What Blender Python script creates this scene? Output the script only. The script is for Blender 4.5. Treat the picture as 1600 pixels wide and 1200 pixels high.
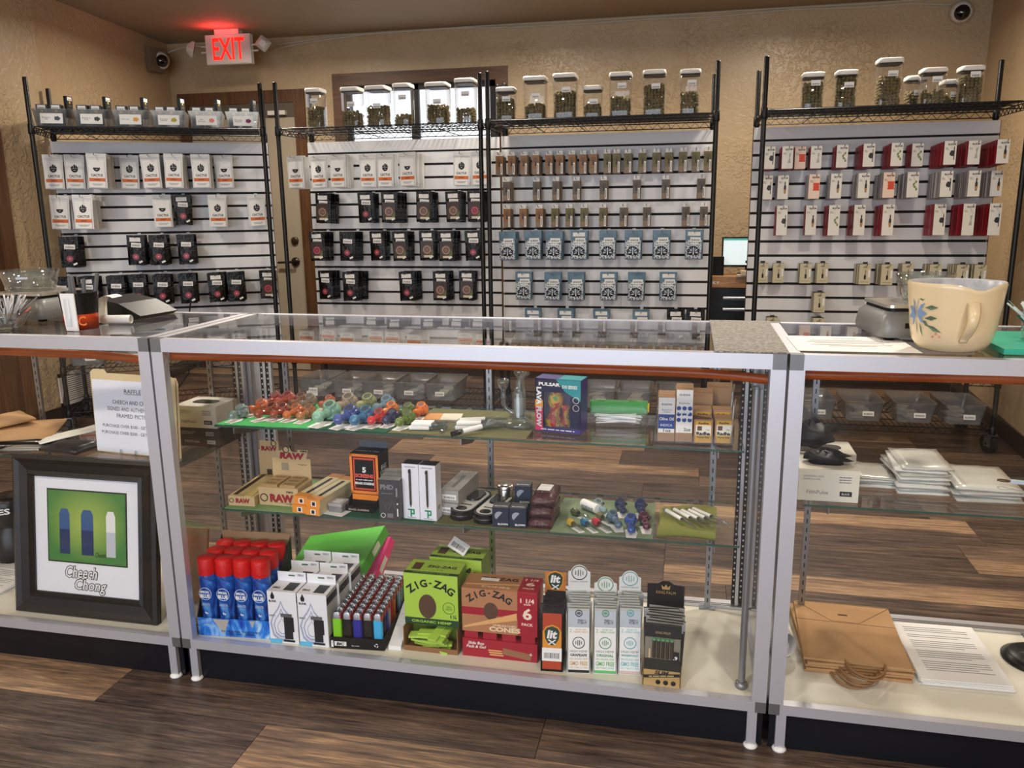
import bpy, bmesh, math, random
from mathutils import Matrix, Vector
R = math.radians
random.seed(7)
for o in list(bpy.data.objects): bpy.data.objects.remove(o)
scene = bpy.context.scene
COL = scene.collection

# ---------------------------------------------------------------- camera
YAW, PITCH, ROLL = -0.2159, -0.2146, -0.0123
cam_d = bpy.data.cameras.new('camera'); cam_d.sensor_width = 36.0; cam_d.lens = 36.0 * 1271.25 / 1600
cam_d.clip_start = 0.02; cam_d.clip_end = 60
cam = bpy.data.objects.new('camera', cam_d); COL.objects.link(cam)
fwd = Vector((math.sin(YAW) * math.cos(PITCH), math.cos(YAW) * math.cos(PITCH), math.sin(PITCH)))
rgt = Vector((math.cos(YAW), -math.sin(YAW), 0)); upv = rgt.cross(fwd)
r2 = math.cos(ROLL) * rgt + math.sin(ROLL) * upv; u2 = -math.sin(ROLL) * rgt + math.cos(ROLL) * upv
cam.matrix_world = Matrix(((r2.x, u2.x, -fwd.x, 1.3161), (r2.y, u2.y, -fwd.y, -1.7725), (r2.z, u2.z, -fwd.z, 1.2565), (0, 0, 0, 1)))
scene.camera = cam

# ---------------------------------------------------------------- world and lights
wd = bpy.data.worlds.new('world'); scene.world = wd; wd.use_nodes = True
bg = wd.node_tree.nodes['Background']; bg.inputs[0].default_value = (0.78, 0.87, 1.0, 1); bg.inputs[1].default_value = 1.0
CEIL = 2.49
BACK = 4.10
FRONT = -4.6

def lamp(name, loc, power, size, rot=(0, 0, 0), col=(1, 1, 1), shape='DISK', size_y=None, spread=180):
    d = bpy.data.lights.new(name, 'AREA'); d.energy = power; d.shape = shape; d.size = size; d.color = col
    if size_y: d.size_y = size_y
    d.spread = R(spread)
    o = bpy.data.objects.new(name, d); COL.objects.link(o); o.location = loc; o.rotation_euler = rot
    return o

WARM = (1.0, 0.90, 0.76)
for i, (x, y, p) in enumerate([(-1.35, 2.95, 25), (0.25, 2.95, 25), (1.9, 2.95, 25), (-1.5, 0.9, 22), (0.3, 0.75, 22), (2.1, 0.9, 22),
                               (-1.5, -1.6, 22), (0.4, -1.6, 22), (2.2, -1.6, 22)]):
    lamp('ceiling_downlight', (x, y, CEIL - 0.012), p, 0.18, (0, 0, 0), WARM, 'DISK', None, 165)
lamp('storefront_daylight', (0.2, FRONT + 0.06, 1.25), 120, 4.6, (R(90), 0, 0), (0.80, 0.88, 1.0), 'RECTANGLE', 2.0)

vs = scene.view_settings
vs.view_transform = 'Standard'; vs.look = 'None'; vs.gamma = 1.0; vs.exposure = -0.08
try: vs.use_curve_mapping = False
except Exception: pass
cy = scene.cycles
cy.transparent_max_bounces = 24; cy.max_bounces = 8; cy.transmission_bounces = 8; cy.glossy_bounces = 4; cy.diffuse_bounces = 4
cy.caustics_reflective = False; cy.caustics_refractive = False; cy.sample_clamp_indirect = 4.0

# ---------------------------------------------------------------- helpers
def lin(c):
    return tuple((v / 12.92 if v <= 0.04045 else ((v + 0.055) / 1.055) ** 2.4) for v in [x / 255.0 for x in c[:3]])

MATS = {}
def nt(name):
    m = bpy.data.materials.new(name); m.use_nodes = True
    t = m.node_tree
    return m, t, t.nodes['Principled BSDF']
def mat(col, rough=0.5, metal=0.0, name=None, spec=0.5, coat=0.0, trans=0.0, emit=0.0, var=0.0, vscale=30, bump=0.0, bscale=60, ior=1.45):
    key = (tuple(col), rough, metal, name, spec, coat, trans, emit, var, vscale, bump, bscale)
    if key in MATS: return MATS[key]
    m, t, p = nt(name or 'paint_%d_%d_%d' % tuple(col[:3]))
    c = lin(col) + (1,)
    p.inputs['Base Color'].default_value = c; p.inputs['Roughness'].default_value = rough; p.inputs['Metallic'].default_value = metal
    p.inputs['Specular IOR Level'].default_value = spec; p.inputs['Coat Weight'].default_value = coat
    p.inputs['Transmission Weight'].default_value = trans; p.inputs['IOR'].default_value = ior
    if emit: p.inputs['Emission Color'].default_value = c; p.inputs['Emission Strength'].default_value = emit
    if var or bump:
        tc = t.nodes.new('ShaderNodeTexCoord'); n = t.nodes.new('ShaderNodeTexNoise'); n.inputs['Detail'].default_value = 4
        t.links.new(tc.outputs['Object'], n.inputs['Vector'])
        if var:
            n.inputs['Scale'].default_value = vscale
            mx = t.nodes.new('ShaderNodeMix'); mx.data_type = 'RGBA'
            mx.inputs[6].default_value = tuple(v * (1 - var) for v in c[:3]) + (1,); mx.inputs[7].default_value = tuple(min(1, v * (1 + var)) for v in c[:3]) + (1,)
            t.links.new(n.outputs['Fac'], mx.inputs[0]); t.links.new(mx.outputs[2], p.inputs['Base Color'])
        if bump:
            n2 = t.nodes.new('ShaderNodeTexNoise'); n2.inputs['Scale'].default_value = bscale; n2.inputs['Detail'].default_value = 3
            t.links.new(tc.outputs['Object'], n2.inputs['Vector'])
            b = t.nodes.new('ShaderNodeBump'); b.inputs['Strength'].default_value = bump; b.inputs['Distance'].default_value = 0.01
            t.links.new(n2.outputs['Fac'], b.inputs['Height']); t.links.new(b.outputs[0], p.inputs['Normal'])
    MATS[key] = m
    return m

def thin_glass(name, tint=(255, 255, 255), rough=0.0, base=0.04, haze=0.0, hazecol=(230, 232, 235), power=5.0):
    """a thin clear sheet: Schlick reflection over straight-through transmission, optional milky haze"""
    m, t, p = nt(name); t.nodes.remove(p); out = t.nodes['Material Output']
    tr = t.nodes.new('ShaderNodeBsdfTransparent'); tr.inputs[0].default_value = lin(tint) + (1,)
    gl = t.nodes.new('ShaderNodeBsdfGlossy'); gl.inputs['Roughness'].default_value = rough
    lw = t.nodes.new('ShaderNodeLayerWeight'); lw.inputs['Blend'].default_value = 0.5
    pw = t.nodes.new('ShaderNodeMath'); pw.operation = 'POWER'; pw.inputs[1].default_value = power
    t.links.new(lw.outputs['Facing'], pw.inputs[0])
    ma = t.nodes.new('ShaderNodeMath'); ma.operation = 'MULTIPLY_ADD'; ma.inputs[1].default_value = 1 - base; ma.inputs[2].default_value = base
    t.links.new(pw.outputs[0], ma.inputs[0])
    last = tr
    if haze:
        df = t.nodes.new('ShaderNodeBsdfDiffuse'); df.inputs[0].default_value = lin(hazecol) + (1,)
        tl = t.nodes.new('ShaderNodeBsdfTranslucent'); tl.inputs[0].default_value = lin(hazecol) + (1,)
        ad = t.nodes.new('ShaderNodeMixShader'); ad.inputs[0].default_value = 0.5
        t.links.new(df.outputs[0], ad.inputs[1]); t.links.new(tl.outputs[0], ad.inputs[2])
        mh = t.nodes.new('ShaderNodeMixShader'); mh.inputs[0].default_value = haze
        t.links.new(tr.outputs[0], mh.inputs[1]); t.links.new(ad.outputs[0], mh.inputs[2]); last = mh
    mx = t.nodes.new('ShaderNodeMixShader')
    t.links.new(ma.outputs[0], mx.inputs[0]); t.links.new(last.outputs[0], mx.inputs[1]); t.links.new(gl.outputs[0], mx.inputs[2])
    t.links.new(mx.outputs[0], out.inputs[0])
    return m

class MB:
    """collects shapes; build() links them as ONE mesh object"""
    def __init__(s): s.v = []; s.f = []; s.m = []; s.sm = []
    def add(s, vs, fs, m=0, smooth=False, M=None):
        b = len(s.v)
        s.v += [tuple(M @ Vector(v)) for v in vs] if M is not None else [tuple(v) for v in vs]
        for f in fs: s.f.append([b + i for i in f]); s.m.append(m); s.sm.append(smooth)
        return s
    def bx(s, x0, x1, y0, y1, z0, z1, m=0, M=None):
        vs = [(x0, y0, z0), (x1, y0, z0), (x1, y1, z0), (x0, y1, z0), (x0, y0, z1), (x1, y0, z1), (x1, y1, z1), (x0, y1, z1)]
        ms = m if isinstance(m, (list, tuple)) else [m] * 6   # bottom, top, front, right, back, left
        for f, k in zip([(0, 3, 2, 1), (4, 5, 6, 7), (0, 1, 5, 4), (1, 2, 6, 5), (2, 3, 7, 6), (3, 0, 4, 7)], ms):
            s.add([vs[i] for i in f], [(0, 1, 2, 3)], k, False, M)
        return s
    def rbx(s, x0, x1, y0, y1, z0, z1, r, m=0, n=3, M=None, smooth=True):
        """box with rounded vertical edges"""
        pts = []
        for cx, cy_, a0 in ((x1 - r, y1 - r, 0), (x0 + r, y1 - r, 90), (x0 + r, y0 + r, 180), (x1 - r, y0 + r, 270)):
            for k in range(n + 1):
                a = R(a0 + 90 * k / n); pts.append((cx + r * math.cos(a), cy_ + r * math.sin(a)))
        return s.loft([[(x, y, z0) for x, y in pts], [(x, y, z1) for x, y in pts]], m, True, M, smooth)
    def loft(s, rings, m=0, cap=True, M=None, smooth=True, closed=True):
        n = len(rings[0]); vs = [p for r in rings for p in r]; fs = []
        for k in range(len(rings) - 1):
            for i in range(n if closed else n - 1):
                j = (i + 1) % n; fs.append((k * n + i, k * n + j, (k + 1) * n + j, (k + 1) * n + i))
        s.add(vs, fs, m, smooth, M)
        if cap: s.add(rings[0], [tuple(reversed(range(n)))], m, False, M); s.add(rings[-1], [tuple(range(n))], m, False, M)
        return s
    def lathe(s, prof, n=16, m=0, M=None, c=(0, 0, 0), smooth=True, cap=False):
        rings = [[(c[0] + r * math.cos(2 * math.pi * i / n), c[1] + r * math.sin(2 * math.pi * i / n), c[2] + z) for i in range(n)] for r, z in prof]
        return s.loft(rings, m, cap, M, smooth)
    def tube(s, pts, r, n=6, m=0, M=None, closed=False, cap=True):
        P = [Vector(p) for p in pts]; rr = r if isinstance(r, (list, tuple)) else [r] * len(P); rings = []; prev = None
        for i, p in enumerate(P):
            a = P[i - 1] if (i or closed) else p; b = P[(i + 1) % len(P)] if (i < len(P) - 1 or closed) else p
            d = (b - a)
            d = d.normalized() if d.length > 1e-9 else Vector((0, 0, 1))
            if prev is None:
                u = d.orthogonal().normalized()
            else:
                u = prev - d * prev.dot(d); u = u.normalized() if u.length > 1e-6 else d.orthogonal().normalized()
            prev = u; w = d.cross(u)
            rings.append([tuple(p + (u * math.cos(2 * math.pi * k / n) + w * math.sin(2 * math.pi * k / n)) * rr[i]) for k in range(n)])
        if closed: rings.append(rings[0])
        return s.loft(rings, m, cap and not closed, M, True)
    def prism(s, poly, y0, y1, m=0, M=None, mf=None):
        """polygon in x,z extruded along y"""
        a = [(x, y0, z) for x, z in poly]; b = [(x, y1, z) for x, z in poly]; n = len(poly)
        s.add(a, [tuple(range(n))], m if mf is None else mf, False, M); s.add(b, [tuple(reversed(range(n)))], m, False, M)
        for i in range(n):
            j = (i + 1) % n; s.add([a[i], b[i], b[j], a[j]], [(0, 1, 2, 3)], m, False, M)
        return s
    def ball(s, c, r, n=10, k=6, m=0, sc=(1, 1, 1), M=None):
        rings = []
        for i in range(1, k):
            t = math.pi * i / k
            rings.append([(c[0] + sc[0] * r * math.sin(t) * math.cos(2 * math.pi * j / n), c[1] + sc[1] * r * math.sin(t) * math.sin(2 * math.pi * j / n), c[2] - sc[2] * r * math.cos(t)) for j in range(n)])
        s.loft(rings, m, False, M, True)
        s.add(rings[0] + [(c[0], c[1], c[2] - sc[2] * r)], [(j, n, (j + 1) % n)[::-1] for j in range(n)][::1], m, True, M)
        s.add(rings[-1] + [(c[0], c[1], c[2] + sc[2] * r)], [(j, (j + 1) % n, n) for j in range(n)], m, True, M)
        return s
    def mesh(s, name, mats):
        me = bpy.data.meshes.new(name); me.from_pydata(s.v, [], s.f)
        for m in (mats if isinstance(mats, (list, tuple)) else [mats]): me.materials.append(m)
        me.polygons.foreach_set('material_index', s.m); me.polygons.foreach_set('use_smooth', s.sm)
        me.update(); return me
    def build(s, name, mats, parent=None, loc=(0, 0, 0), rot=(0, 0, 0), bevel=0.0):
        o = obj(name, s.mesh(name, mats), parent, loc, rot)
        if bevel:
            b = o.modifiers.new('bevel', 'BEVEL'); b.width = bevel; b.segments = 2; b.limit_method = 'ANGLE'
        return o

CH = {}
def obj(name, me, parent=None, loc=(0, 0, 0), rot=(0, 0, 0), scale=None):
    o = bpy.data.objects.new(name, me); COL.objects.link(o); o.location = loc; o.rotation_euler = rot
    if scale: o.scale = scale
    if parent is not None: o.parent = parent; CH.setdefault(parent.name, []).append(o)
    return o
def tag(o, label, cat, group=None, kind=None):
    o['label'] = label; o['category'] = cat
    if group: o['group'] = group
    if kind: o['kind'] = kind
    return o
def thing(name, label, cat, loc=(0, 0, 0), rz=0.0, group=None, rot=None):
    o = bpy.data.objects.new(name, None); COL.objects.link(o); o.location = loc; o.rotation_euler = rot or (0, 0, rz)
    o.empty_display_size = 0.02
    return tag(o, label, cat, group)
def struct(o): o['kind'] = 'structure'; return o
def dup(src, loc, rot=None, label=None, group=None, parts=True):
    c = src.copy(); COL.objects.link(c); c.location = loc
    if rot is not None: c.rotation_euler = rot
    if label: c['label'] = label
    if group: c['group'] = group
    if parts:
        for ch in CH.get(src.name, ()):
            k = ch.copy(); COL.objects.link(k); k.parent = c
            for g in CH.get(ch.name, ()):
                gg = g.copy(); COL.objects.link(gg); gg.parent = k
    return c

TXT = {}
def text_mesh(body, mt, w=None, h=None, bold=0.0, shear=0.0, spacing=1.0, extrude=0.0):
    """lettering lying in local x (right) and z (up), facing -y, centred; stretched to w x h"""
    key = (body, mt.name, w, h, bold, shear, spacing, extrude)
    if key in TXT: return TXT[key]
    cu = bpy.data.curves.new('lettering', 'FONT'); cu.body = body; cu.size = 1.0; cu.resolution_u = 2; cu.align_x = 'CENTER'; cu.align_y = 'CENTER'
    cu.offset = bold; cu.shear = shear; cu.space_character = spacing; cu.space_line = 0.9; cu.extrude = extrude
    t = bpy.data.objects.new('t', cu); COL.objects.link(t)
    me = bpy.data.meshes.new_from_object(t)
    bpy.data.objects.remove(t); bpy.data.curves.remove(cu)
    vs = [v.co.copy() for v in me.vertices]
    x0, x1 = min(v.x for v in vs), max(v.x for v in vs); y0, y1 = min(v.y for v in vs), max(v.y for v in vs)
    sx = w / (x1 - x0) if w else None; sy = h / (y1 - y0) if h else None
    sx = sx or sy; sy = sy or sx
    for v, q in zip(me.vertices, vs):
        v.co = ((q.x - (x0 + x1) / 2) * sx, -q.z, (q.y - (y0 + y1) / 2) * sy)
    me.materials.clear(); me.materials.append(mt); me.name = 'lettering'; me.update()
    TXT[key] = me
    return me
def dashes(parent, mt, loc, w, h, rot=(0, 0, 0), n=4, name='fine_print'):
    """print too small to read: a line of short strokes"""
    b = MB(); x = -w / 2; r = random.Random(int(w * 1e5))
    while x < w / 2 - w * .04:
        l = min(w * r.uniform(.1, .28), w / 2 - x); b.add([(x, 0, -h * .3), (x + l, 0, -h * .3), (x + l, 0, h * .3), (x, 0, h * .3)], [(0, 1, 2, 3)]); x += l + w * .035
    return b.build(name, mt, parent, loc, rot)
def text(parent, body, mt, loc, w=None, h=None, rot=(0, 0, 0), bold=0.0, shear=0.0, name='lettering', spacing=1.0, extrude=0.0):
    return obj(name, text_mesh(body, mt, w, h, bold, shear, spacing, extrude), parent, loc, rot)
def arc_text(parent, body, mt, c, rad, size, a0, a1, rot=(0, 0, 0), bold=0.02, name='lettering'):
    """letters along an arc in the local x,z plane at c, joined to one lettering mesh"""
    b = MB(); n = len(body)
    for i, chx in enumerate(body):
        if chx == ' ': continue
        a = R(a0 + (a1 - a0) * (i / (n - 1))); me = text_mesh(chx, mt, None, size if chx not in '-~' else size * 0.18, bold)
        Mx = Matrix.Translation((rad * math.sin(a), 0, rad * math.cos(a))) @ Matrix.Rotation(a, 4, 'Y')
        b.add([v.co for v in me.vertices], [tuple(p.vertices) for p in me.polygons], 0, False, Mx)
    return b.build(name, mt, parent, c, rot)
def panel(parent, name, mt, cx, y, cz, w, h, rot=(0, 0, 0)):
    """a flat printed area or sticker, 0.3 mm thick, facing -y"""
    return MB().bx(-w / 2, w / 2, -0.0003, 0, -h / 2, h / 2).build(name, mt, parent, (cx, y, cz), rot)

# shared materials
WHITE = mat((238, 238, 236), 0.55); BLACK = mat((8, 8, 9), 0.5, spec=.3); BLK_GLOSS = mat((8, 8, 9), 0.22)
INK = mat((22, 22, 24), 0.6); GREYINK = mat((120, 120, 122), 0.6)
ALU = mat((206, 207, 212), 0.34, 0.85, 'brushed aluminium', var=0.05, vscale=8)
ALU_CLIP = mat((120, 120, 122), 0.4, 0.6, 'grey corner clip')
CHROME = mat((214, 216, 220), 0.16, 1.0, 'bright metal')
STEEL = mat((150, 152, 156), 0.3, 0.9, 'zinc steel')
GLASS = thin_glass('clear case glass', base=0.022)
GLASS_EDGE = mat((70, 110, 96), 0.1, name='green glass edge', trans=0.4)
CLEARP = thin_glass('clear plastic', (250, 251, 252), 0.03, 0.05, 0.03, power=3.5)
FROST = thin_glass('milky plastic', (236, 238, 240), 0.15, 0.05, 0.22, (214, 218, 222))
TEALINK = mat((40, 150, 110), 0.6)

def barcode(name, base=(240, 240, 238), ink=(30, 30, 32), n=46, band=(0.2, 0.62)):
    """price sticker: white with a row of barcode strokes, printed in object space (x right, z up)"""
    m, t, p = nt(name); p.inputs['Roughness'].default_value = 0.5
    tc = t.nodes.new('ShaderNodeTexCoord'); sp = t.nodes.new('ShaderNodeSeparateXYZ'); t.links.new(tc.outputs['Generated'], sp.inputs[0])
    nz = t.nodes.new('ShaderNodeTexNoise'); nz.noise_dimensions = '1D'; nz.inputs['Scale'].default_value = n; nz.inputs['Detail'].default_value = 0
    t.links.new(sp.outputs['X'], nz.inputs['W'])
    g = t.nodes.new('ShaderNodeMath'); g.operation = 'GREATER_THAN'; g.inputs[1].default_value = 0.5; t.links.new(nz.outputs['Fac'], g.inputs[0])
    def rng(sock, a, b):
        c1 = t.nodes.new('ShaderNodeMath'); c1.operation = 'GREATER_THAN'; c1.inputs[1].default_value = a; t.links.new(sock, c1.inputs[0])
        c2 = t.nodes.new('ShaderNodeMath'); c2.operation = 'LESS_THAN'; c2.inputs[1].default_value = b; t.links.new(sock, c2.inputs[0])
        mm = t.nodes.new('ShaderNodeMath'); mm.operation = 'MULTIPLY'; t.links.new(c1.outputs[0], mm.inputs[0]); t.links.new(c2.outputs[0], mm.inputs[1]); return mm
    a = rng(sp.outputs['X'], 0.1, 0.9); b = rng(sp.outputs['Z'], *band)
    k = g
    for q in (a, b):
        mm = t.nodes.new('ShaderNodeMath'); mm.operation = 'MULTIPLY'; t.links.new(k.outputs[0], mm.inputs[0]); t.links.new(q.outputs[0], mm.inputs[1]); k = mm
    mx = t.nodes.new('ShaderNodeMix'); mx.data_type = 'RGBA'; mx.inputs[6].default_value = lin(base) + (1,); mx.inputs[7].default_value = lin(ink) + (1,)
    t.links.new(k.outputs[0], mx.inputs[0]); t.links.new(mx.outputs[2], p.inputs['Base Color'])
    return m
STICKER = barcode('barcode sticker'); STICKER2 = barcode('barcode sticker low', band=(0.12, 0.45))
# ================================================================ the room
def wall_mat(name, col, bump=0.8):
    m, t, p = nt(name); p.inputs['Roughness'].default_value = 0.36
    tc = t.nodes.new('ShaderNodeTexCoord')
    n1 = t.nodes.new('ShaderNodeTexNoise'); n1.inputs['Scale'].default_value = 26; n1.inputs['Detail'].default_value = 5; n1.inputs['Distortion'].default_value = 1.2
    n2 = t.nodes.new('ShaderNodeTexNoise'); n2.inputs['Scale'].default_value = 90; n2.inputs['Detail'].default_value = 3
    t.links.new(tc.outputs['Object'], n1.inputs['Vector']); t.links.new(tc.outputs['Object'], n2.inputs['Vector'])
    rp = t.nodes.new('ShaderNodeValToRGB'); rp.color_ramp.elements[0].position = 0.46; rp.color_ramp.elements[1].position = 0.56
    t.links.new(n1.outputs['Fac'], rp.inputs[0])
    ad = t.nodes.new('ShaderNodeMath'); ad.operation = 'MULTIPLY_ADD'; ad.inputs[1].default_value = 0.25
    t.links.new(n2.outputs['Fac'], ad.inputs[0]); t.links.new(rp.outputs[0], ad.inputs[2])
    nm = t.nodes.new('ShaderNodeTexNoise'); nm.inputs['Scale'].default_value = 1.7; nm.inputs['Detail'].default_value = 2; t.links.new(tc.outputs['Object'], nm.inputs['Vector'])
    mr = t.nodes.new('ShaderNodeMapRange'); mr.inputs['From Min'].default_value = .4; mr.inputs['From Max'].default_value = .62; mr.inputs['To Min'].default_value = bump * .22; mr.inputs['To Max'].default_value = bump; t.links.new(nm.outputs['Fac'], mr.inputs['Value'])
    b = t.nodes.new('ShaderNodeBump'); b.inputs['Distance'].default_value = 0.005; t.links.new(mr.outputs[0], b.inputs['Strength'])
    t.links.new(ad.outputs[0], b.inputs['Height']); t.links.new(b.outputs[0], p.inputs['Normal'])
    n3 = t.nodes.new('ShaderNodeTexNoise'); n3.inputs['Scale'].default_value = 2.5; t.links.new(tc.outputs['Object'], n3.inputs['Vector'])
    mx = t.nodes.new('ShaderNodeMix'); mx.data_type = 'RGBA'; c = lin(col)
    mx.inputs[6].default_value = tuple(v * 0.93 for v in c) + (1,); mx.inputs[7].default_value = tuple(v * 1.06 for v in c) + (1,)
    t.links.new(n3.outputs['Fac'], mx.inputs[0]); t.links.new(mx.outputs[2], p.inputs['Base Color'])
    return m
WALL = wall_mat('tan knockdown plaster', (192, 166, 130))
CEILM = wall_mat('tan ceiling plaster', (160, 140, 116), 0.2); CEILM.node_tree.nodes['Principled BSDF'].inputs['Roughness'].default_value = .75

def wood(name, c1, c2, scale=(1.2, 22, 22), rough=0.45):
    m, t, p = nt(name); p.inputs['Roughness'].default_value = rough
    tc = t.nodes.new('ShaderNodeTexCoord'); mp = t.nodes.new('ShaderNodeMapping'); mp.inputs['Scale'].default_value = scale
    t.links.new(tc.outputs['Object'], mp.inputs[0])
    n = t.nodes.new('ShaderNodeTexNoise'); n.inputs['Scale'].default_value = 4; n.inputs['Detail'].default_value = 6; n.inputs['Distortion'].default_value = 0.6
    t.links.new(mp.outputs[0], n.inputs['Vector'])
    rp = t.nodes.new('ShaderNodeValToRGB'); rp.color_ramp.elements[0].position = 0.3; rp.color_ramp.elements[1].position = 0.7
    rp.color_ramp.elements[0].color = lin(c1) + (1,); rp.color_ramp.elements[1].color = lin(c2) + (1,)
    t.links.new(n.outputs['Fac'], rp.inputs[0]); t.links.new(rp.outputs[0], p.inputs['Base Color'])
    return m
TRIM = wood('brown stained trim', (78, 50, 30), (112, 76, 48), (14, 14, 1.2))
TRIMX = wood('brown stained trim along x', (78, 50, 30), (112, 76, 48), (1.2, 14, 14))

# floor of vinyl planks: each plank has a near and a far printed tone
def plank_mat():
    m, t, p = nt('weathered wood plank'); p.inputs['Roughness'].default_value = 0.42; p.inputs['Specular IOR Level'].default_value = 0.4
    tc = t.nodes.new('ShaderNodeTexCoord'); oi = t.nodes.new('ShaderNodeObjectInfo')
    off = t.nodes.new('ShaderNodeVectorMath'); off.operation = 'MULTIPLY_ADD'
    cb = t.nodes.new('ShaderNodeCombineXYZ')
    for k in range(3): t.links.new(oi.outputs['Random'], cb.inputs[k])
    t.links.new(cb.outputs[0], off.inputs[0]); off.inputs[1].default_value = (37, 19, 11); t.links.new(tc.outputs['Object'], off.inputs[2])
    def nz(scale, sc, det, dist=0.0):
        mp = t.nodes.new('ShaderNodeMapping'); mp.inputs['Scale'].default_value = scale; t.links.new(off.outputs[0], mp.inputs[0])
        n = t.nodes.new('ShaderNodeTexNoise'); n.inputs['Scale'].default_value = sc; n.inputs['Detail'].default_value = det; n.inputs['Distortion'].default_value = dist
        t.links.new(mp.outputs[0], n.inputs['Vector']); return n
    grain = nz((1.5, 24, 1), 3.0, 8, 0.5); blot = nz((1.6, 6, 1), 1.8, 4, 0.3); fine = nz((5, 90, 1), 4.0, 4)
    a = t.nodes.new('ShaderNodeAttribute'); a.attribute_type = 'OBJECT'; a.attribute_name = 'tone_near'
    b = t.nodes.new('ShaderNodeAttribute'); b.attribute_type = 'OBJECT'; b.attribute_name = 'tone_far'
    sp = t.nodes.new('ShaderNodeSeparateXYZ'); t.links.new(tc.outputs['Object'], sp.inputs[0])
    wob = t.nodes.new('ShaderNodeMath'); wob.operation = 'MULTIPLY_ADD'; wob.inputs[1].default_value = 0.05; t.links.new(blot.outputs['Fac'], wob.inputs[0]); t.links.new(sp.outputs['Y'], wob.inputs[2])
    st = t.nodes.new('ShaderNodeMapRange'); st.inputs['From Min'].default_value = 0.018; st.inputs['From Max'].default_value = 0.034; t.links.new(wob.outputs[0], st.inputs['Value'])
    mt_ = t.nodes.new('ShaderNodeMix'); t.links.new(st.outputs[0], mt_.inputs[0]); t.links.new(a.outputs['Fac'], mt_.inputs[2]); t.links.new(b.outputs['Fac'], mt_.inputs[3])
    def mad(n, k, src):
        q = t.nodes.new('ShaderNodeMath'); q.operation = 'SUBTRACT'; q.inputs[1].default_value = 0.5; t.links.new(n.outputs['Fac'], q.inputs[0])
        r = t.nodes.new('ShaderNodeMath'); r.operation = 'MULTIPLY_ADD'; r.inputs[1].default_value = k; t.links.new(q.outputs[0], r.inputs[0]); t.links.new(src, r.inputs[2]); return r
    s1 = mad(grain, 1.15, mt_.outputs[0]); s2 = mad(blot, 0.5, s1.outputs[0]); s3 = mad(fine, 0.8, s2.outputs[0])
    rp = t.nodes.new('ShaderNodeValToRGB'); e = rp.color_ramp.elements
    e[0].position = 0.0; e[0].color = lin((40, 30, 26)) + (1,); e[1].position = 1.0; e[1].color = lin((184, 154, 122)) + (1,)
    for pos, c in ((0.3, (80, 66, 58)), (0.55, (112, 92, 78)), (0.78, (152, 122, 94))):
        q = e.new(pos); q.color = lin(c) + (1,)
    t.links.new(s3.outputs[0], rp.inputs[0]); t.links.new(rp.outputs[0], p.inputs['Base Color'])
    bp = t.nodes.new('ShaderNodeBump'); bp.inputs['Strength'].default_value = 0.12; bp.inputs['Distance'].default_value = 0.002
    t.links.new(grain.outputs['Fac'], bp.inputs['Height']); t.links.new(bp.outputs[0], p.inputs['Normal'])
    return m
PLANK = plank_mat()
X0, X1 = -3.1, 3.4
floor = struct(MB().bx(X0, X1, FRONT, BACK + 0.05, -0.05, -0.004).build('floor', mat((44, 34, 28), 0.8)))
PW, PL = 0.25, 1.22
# planks whose joints and tones can be read in the photograph: row -> list of (x end, near tone, far tone)
ROWS = {-2: [(-.90, .45, .45), (-.36, .62, .62), (.62, .3, .3), (1.9, .62, .62)],
        -1: [(-1.4, .5, .5), (-.05, .62, .60), (.0, .62, .60)],
        4: [(.06, .3, .3), (1.26, .36, .3), (2.48, .78, .3), (3.4, .78, .3)],
        5: [(.1, .25, .25), (1.26, .25, .25), (2.325, .27, .27), (3.4, .66, .5)],
        6: [(1.2, .3, .3), (2.43, .34, .8), (3.4, .3, .28)],
        7: [(-.2, .3, .3), (1.14, .34, .36), (2.3, .24, .24), (3.4, .4, .4)],
        8: [(.05, .32, .32), (1.39, .42, .72), (2.5, .5, .3), (3.4, .3, .3)],
        0: [(-.177, .70, .66), (1.0, .34, .22), (2.2, .4, .25), (3.4, .3, .3)],
        -1: [(-1.7, .4, .4), (-.9, .5, .5), (.32, .24, .26), (1.54, .68, .60), (2.76, .3, .3), (3.4, .5, .5)]}
PMESH = {}
rng = random.Random(11)
row = -18
while True:
    y0 = -0.139 + (row) * PW
    if y0 > BACK: break
    y1 = y0 + PW
    yy0, yy1 = max(y0, FRONT), min(y1, BACK)
    if yy1 - yy0 > 0.02:
        segs = []
        given = ROWS.get(row)
        x = X0
        if given:
            first = given[0][0]
            while first - PL > X0: first -= PL
            ends = []
            e0 = first
            while e0 < given[0][0] - 0.01: ends.append((e0, rng.choice((.28, .4, .6)), rng.choice((.28, .4, .6)))); e0 += PL
            ends += given
        else:
            e0 = X0 + rng.uniform(0.15, PL); ends = []
            while True:
                ta = rng.choice((.22, .28, .33, .4, .55, .72)); tb = ta if rng.random() < 0.5 else rng.choice((.25, .33, .5, .7))
                ends.append((e0, ta, tb))
                if e0 >= X1: break
                e0 += PL
        for xe, ta, tb in ends:
            xe = min(xe, X1)
            if xe - x < 0.02: continue
            key = (round(xe - x, 3), round(yy1 - yy0, 3))
            if key not in PMESH:
                w, d = key; g = 0.0008
                PMESH[key] = MB().bx(g, w - g, g - d / 2, d / 2 - g, -0.004, 0).mesh('floor_plank', PLANK)
            o = obj('floor_plank', PMESH[key], floor, (x, (yy0 + yy1) / 2, 0)); o['tone_near'] = float(ta); o['tone_far'] = float(tb)
            x = xe
    row += 1

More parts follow.
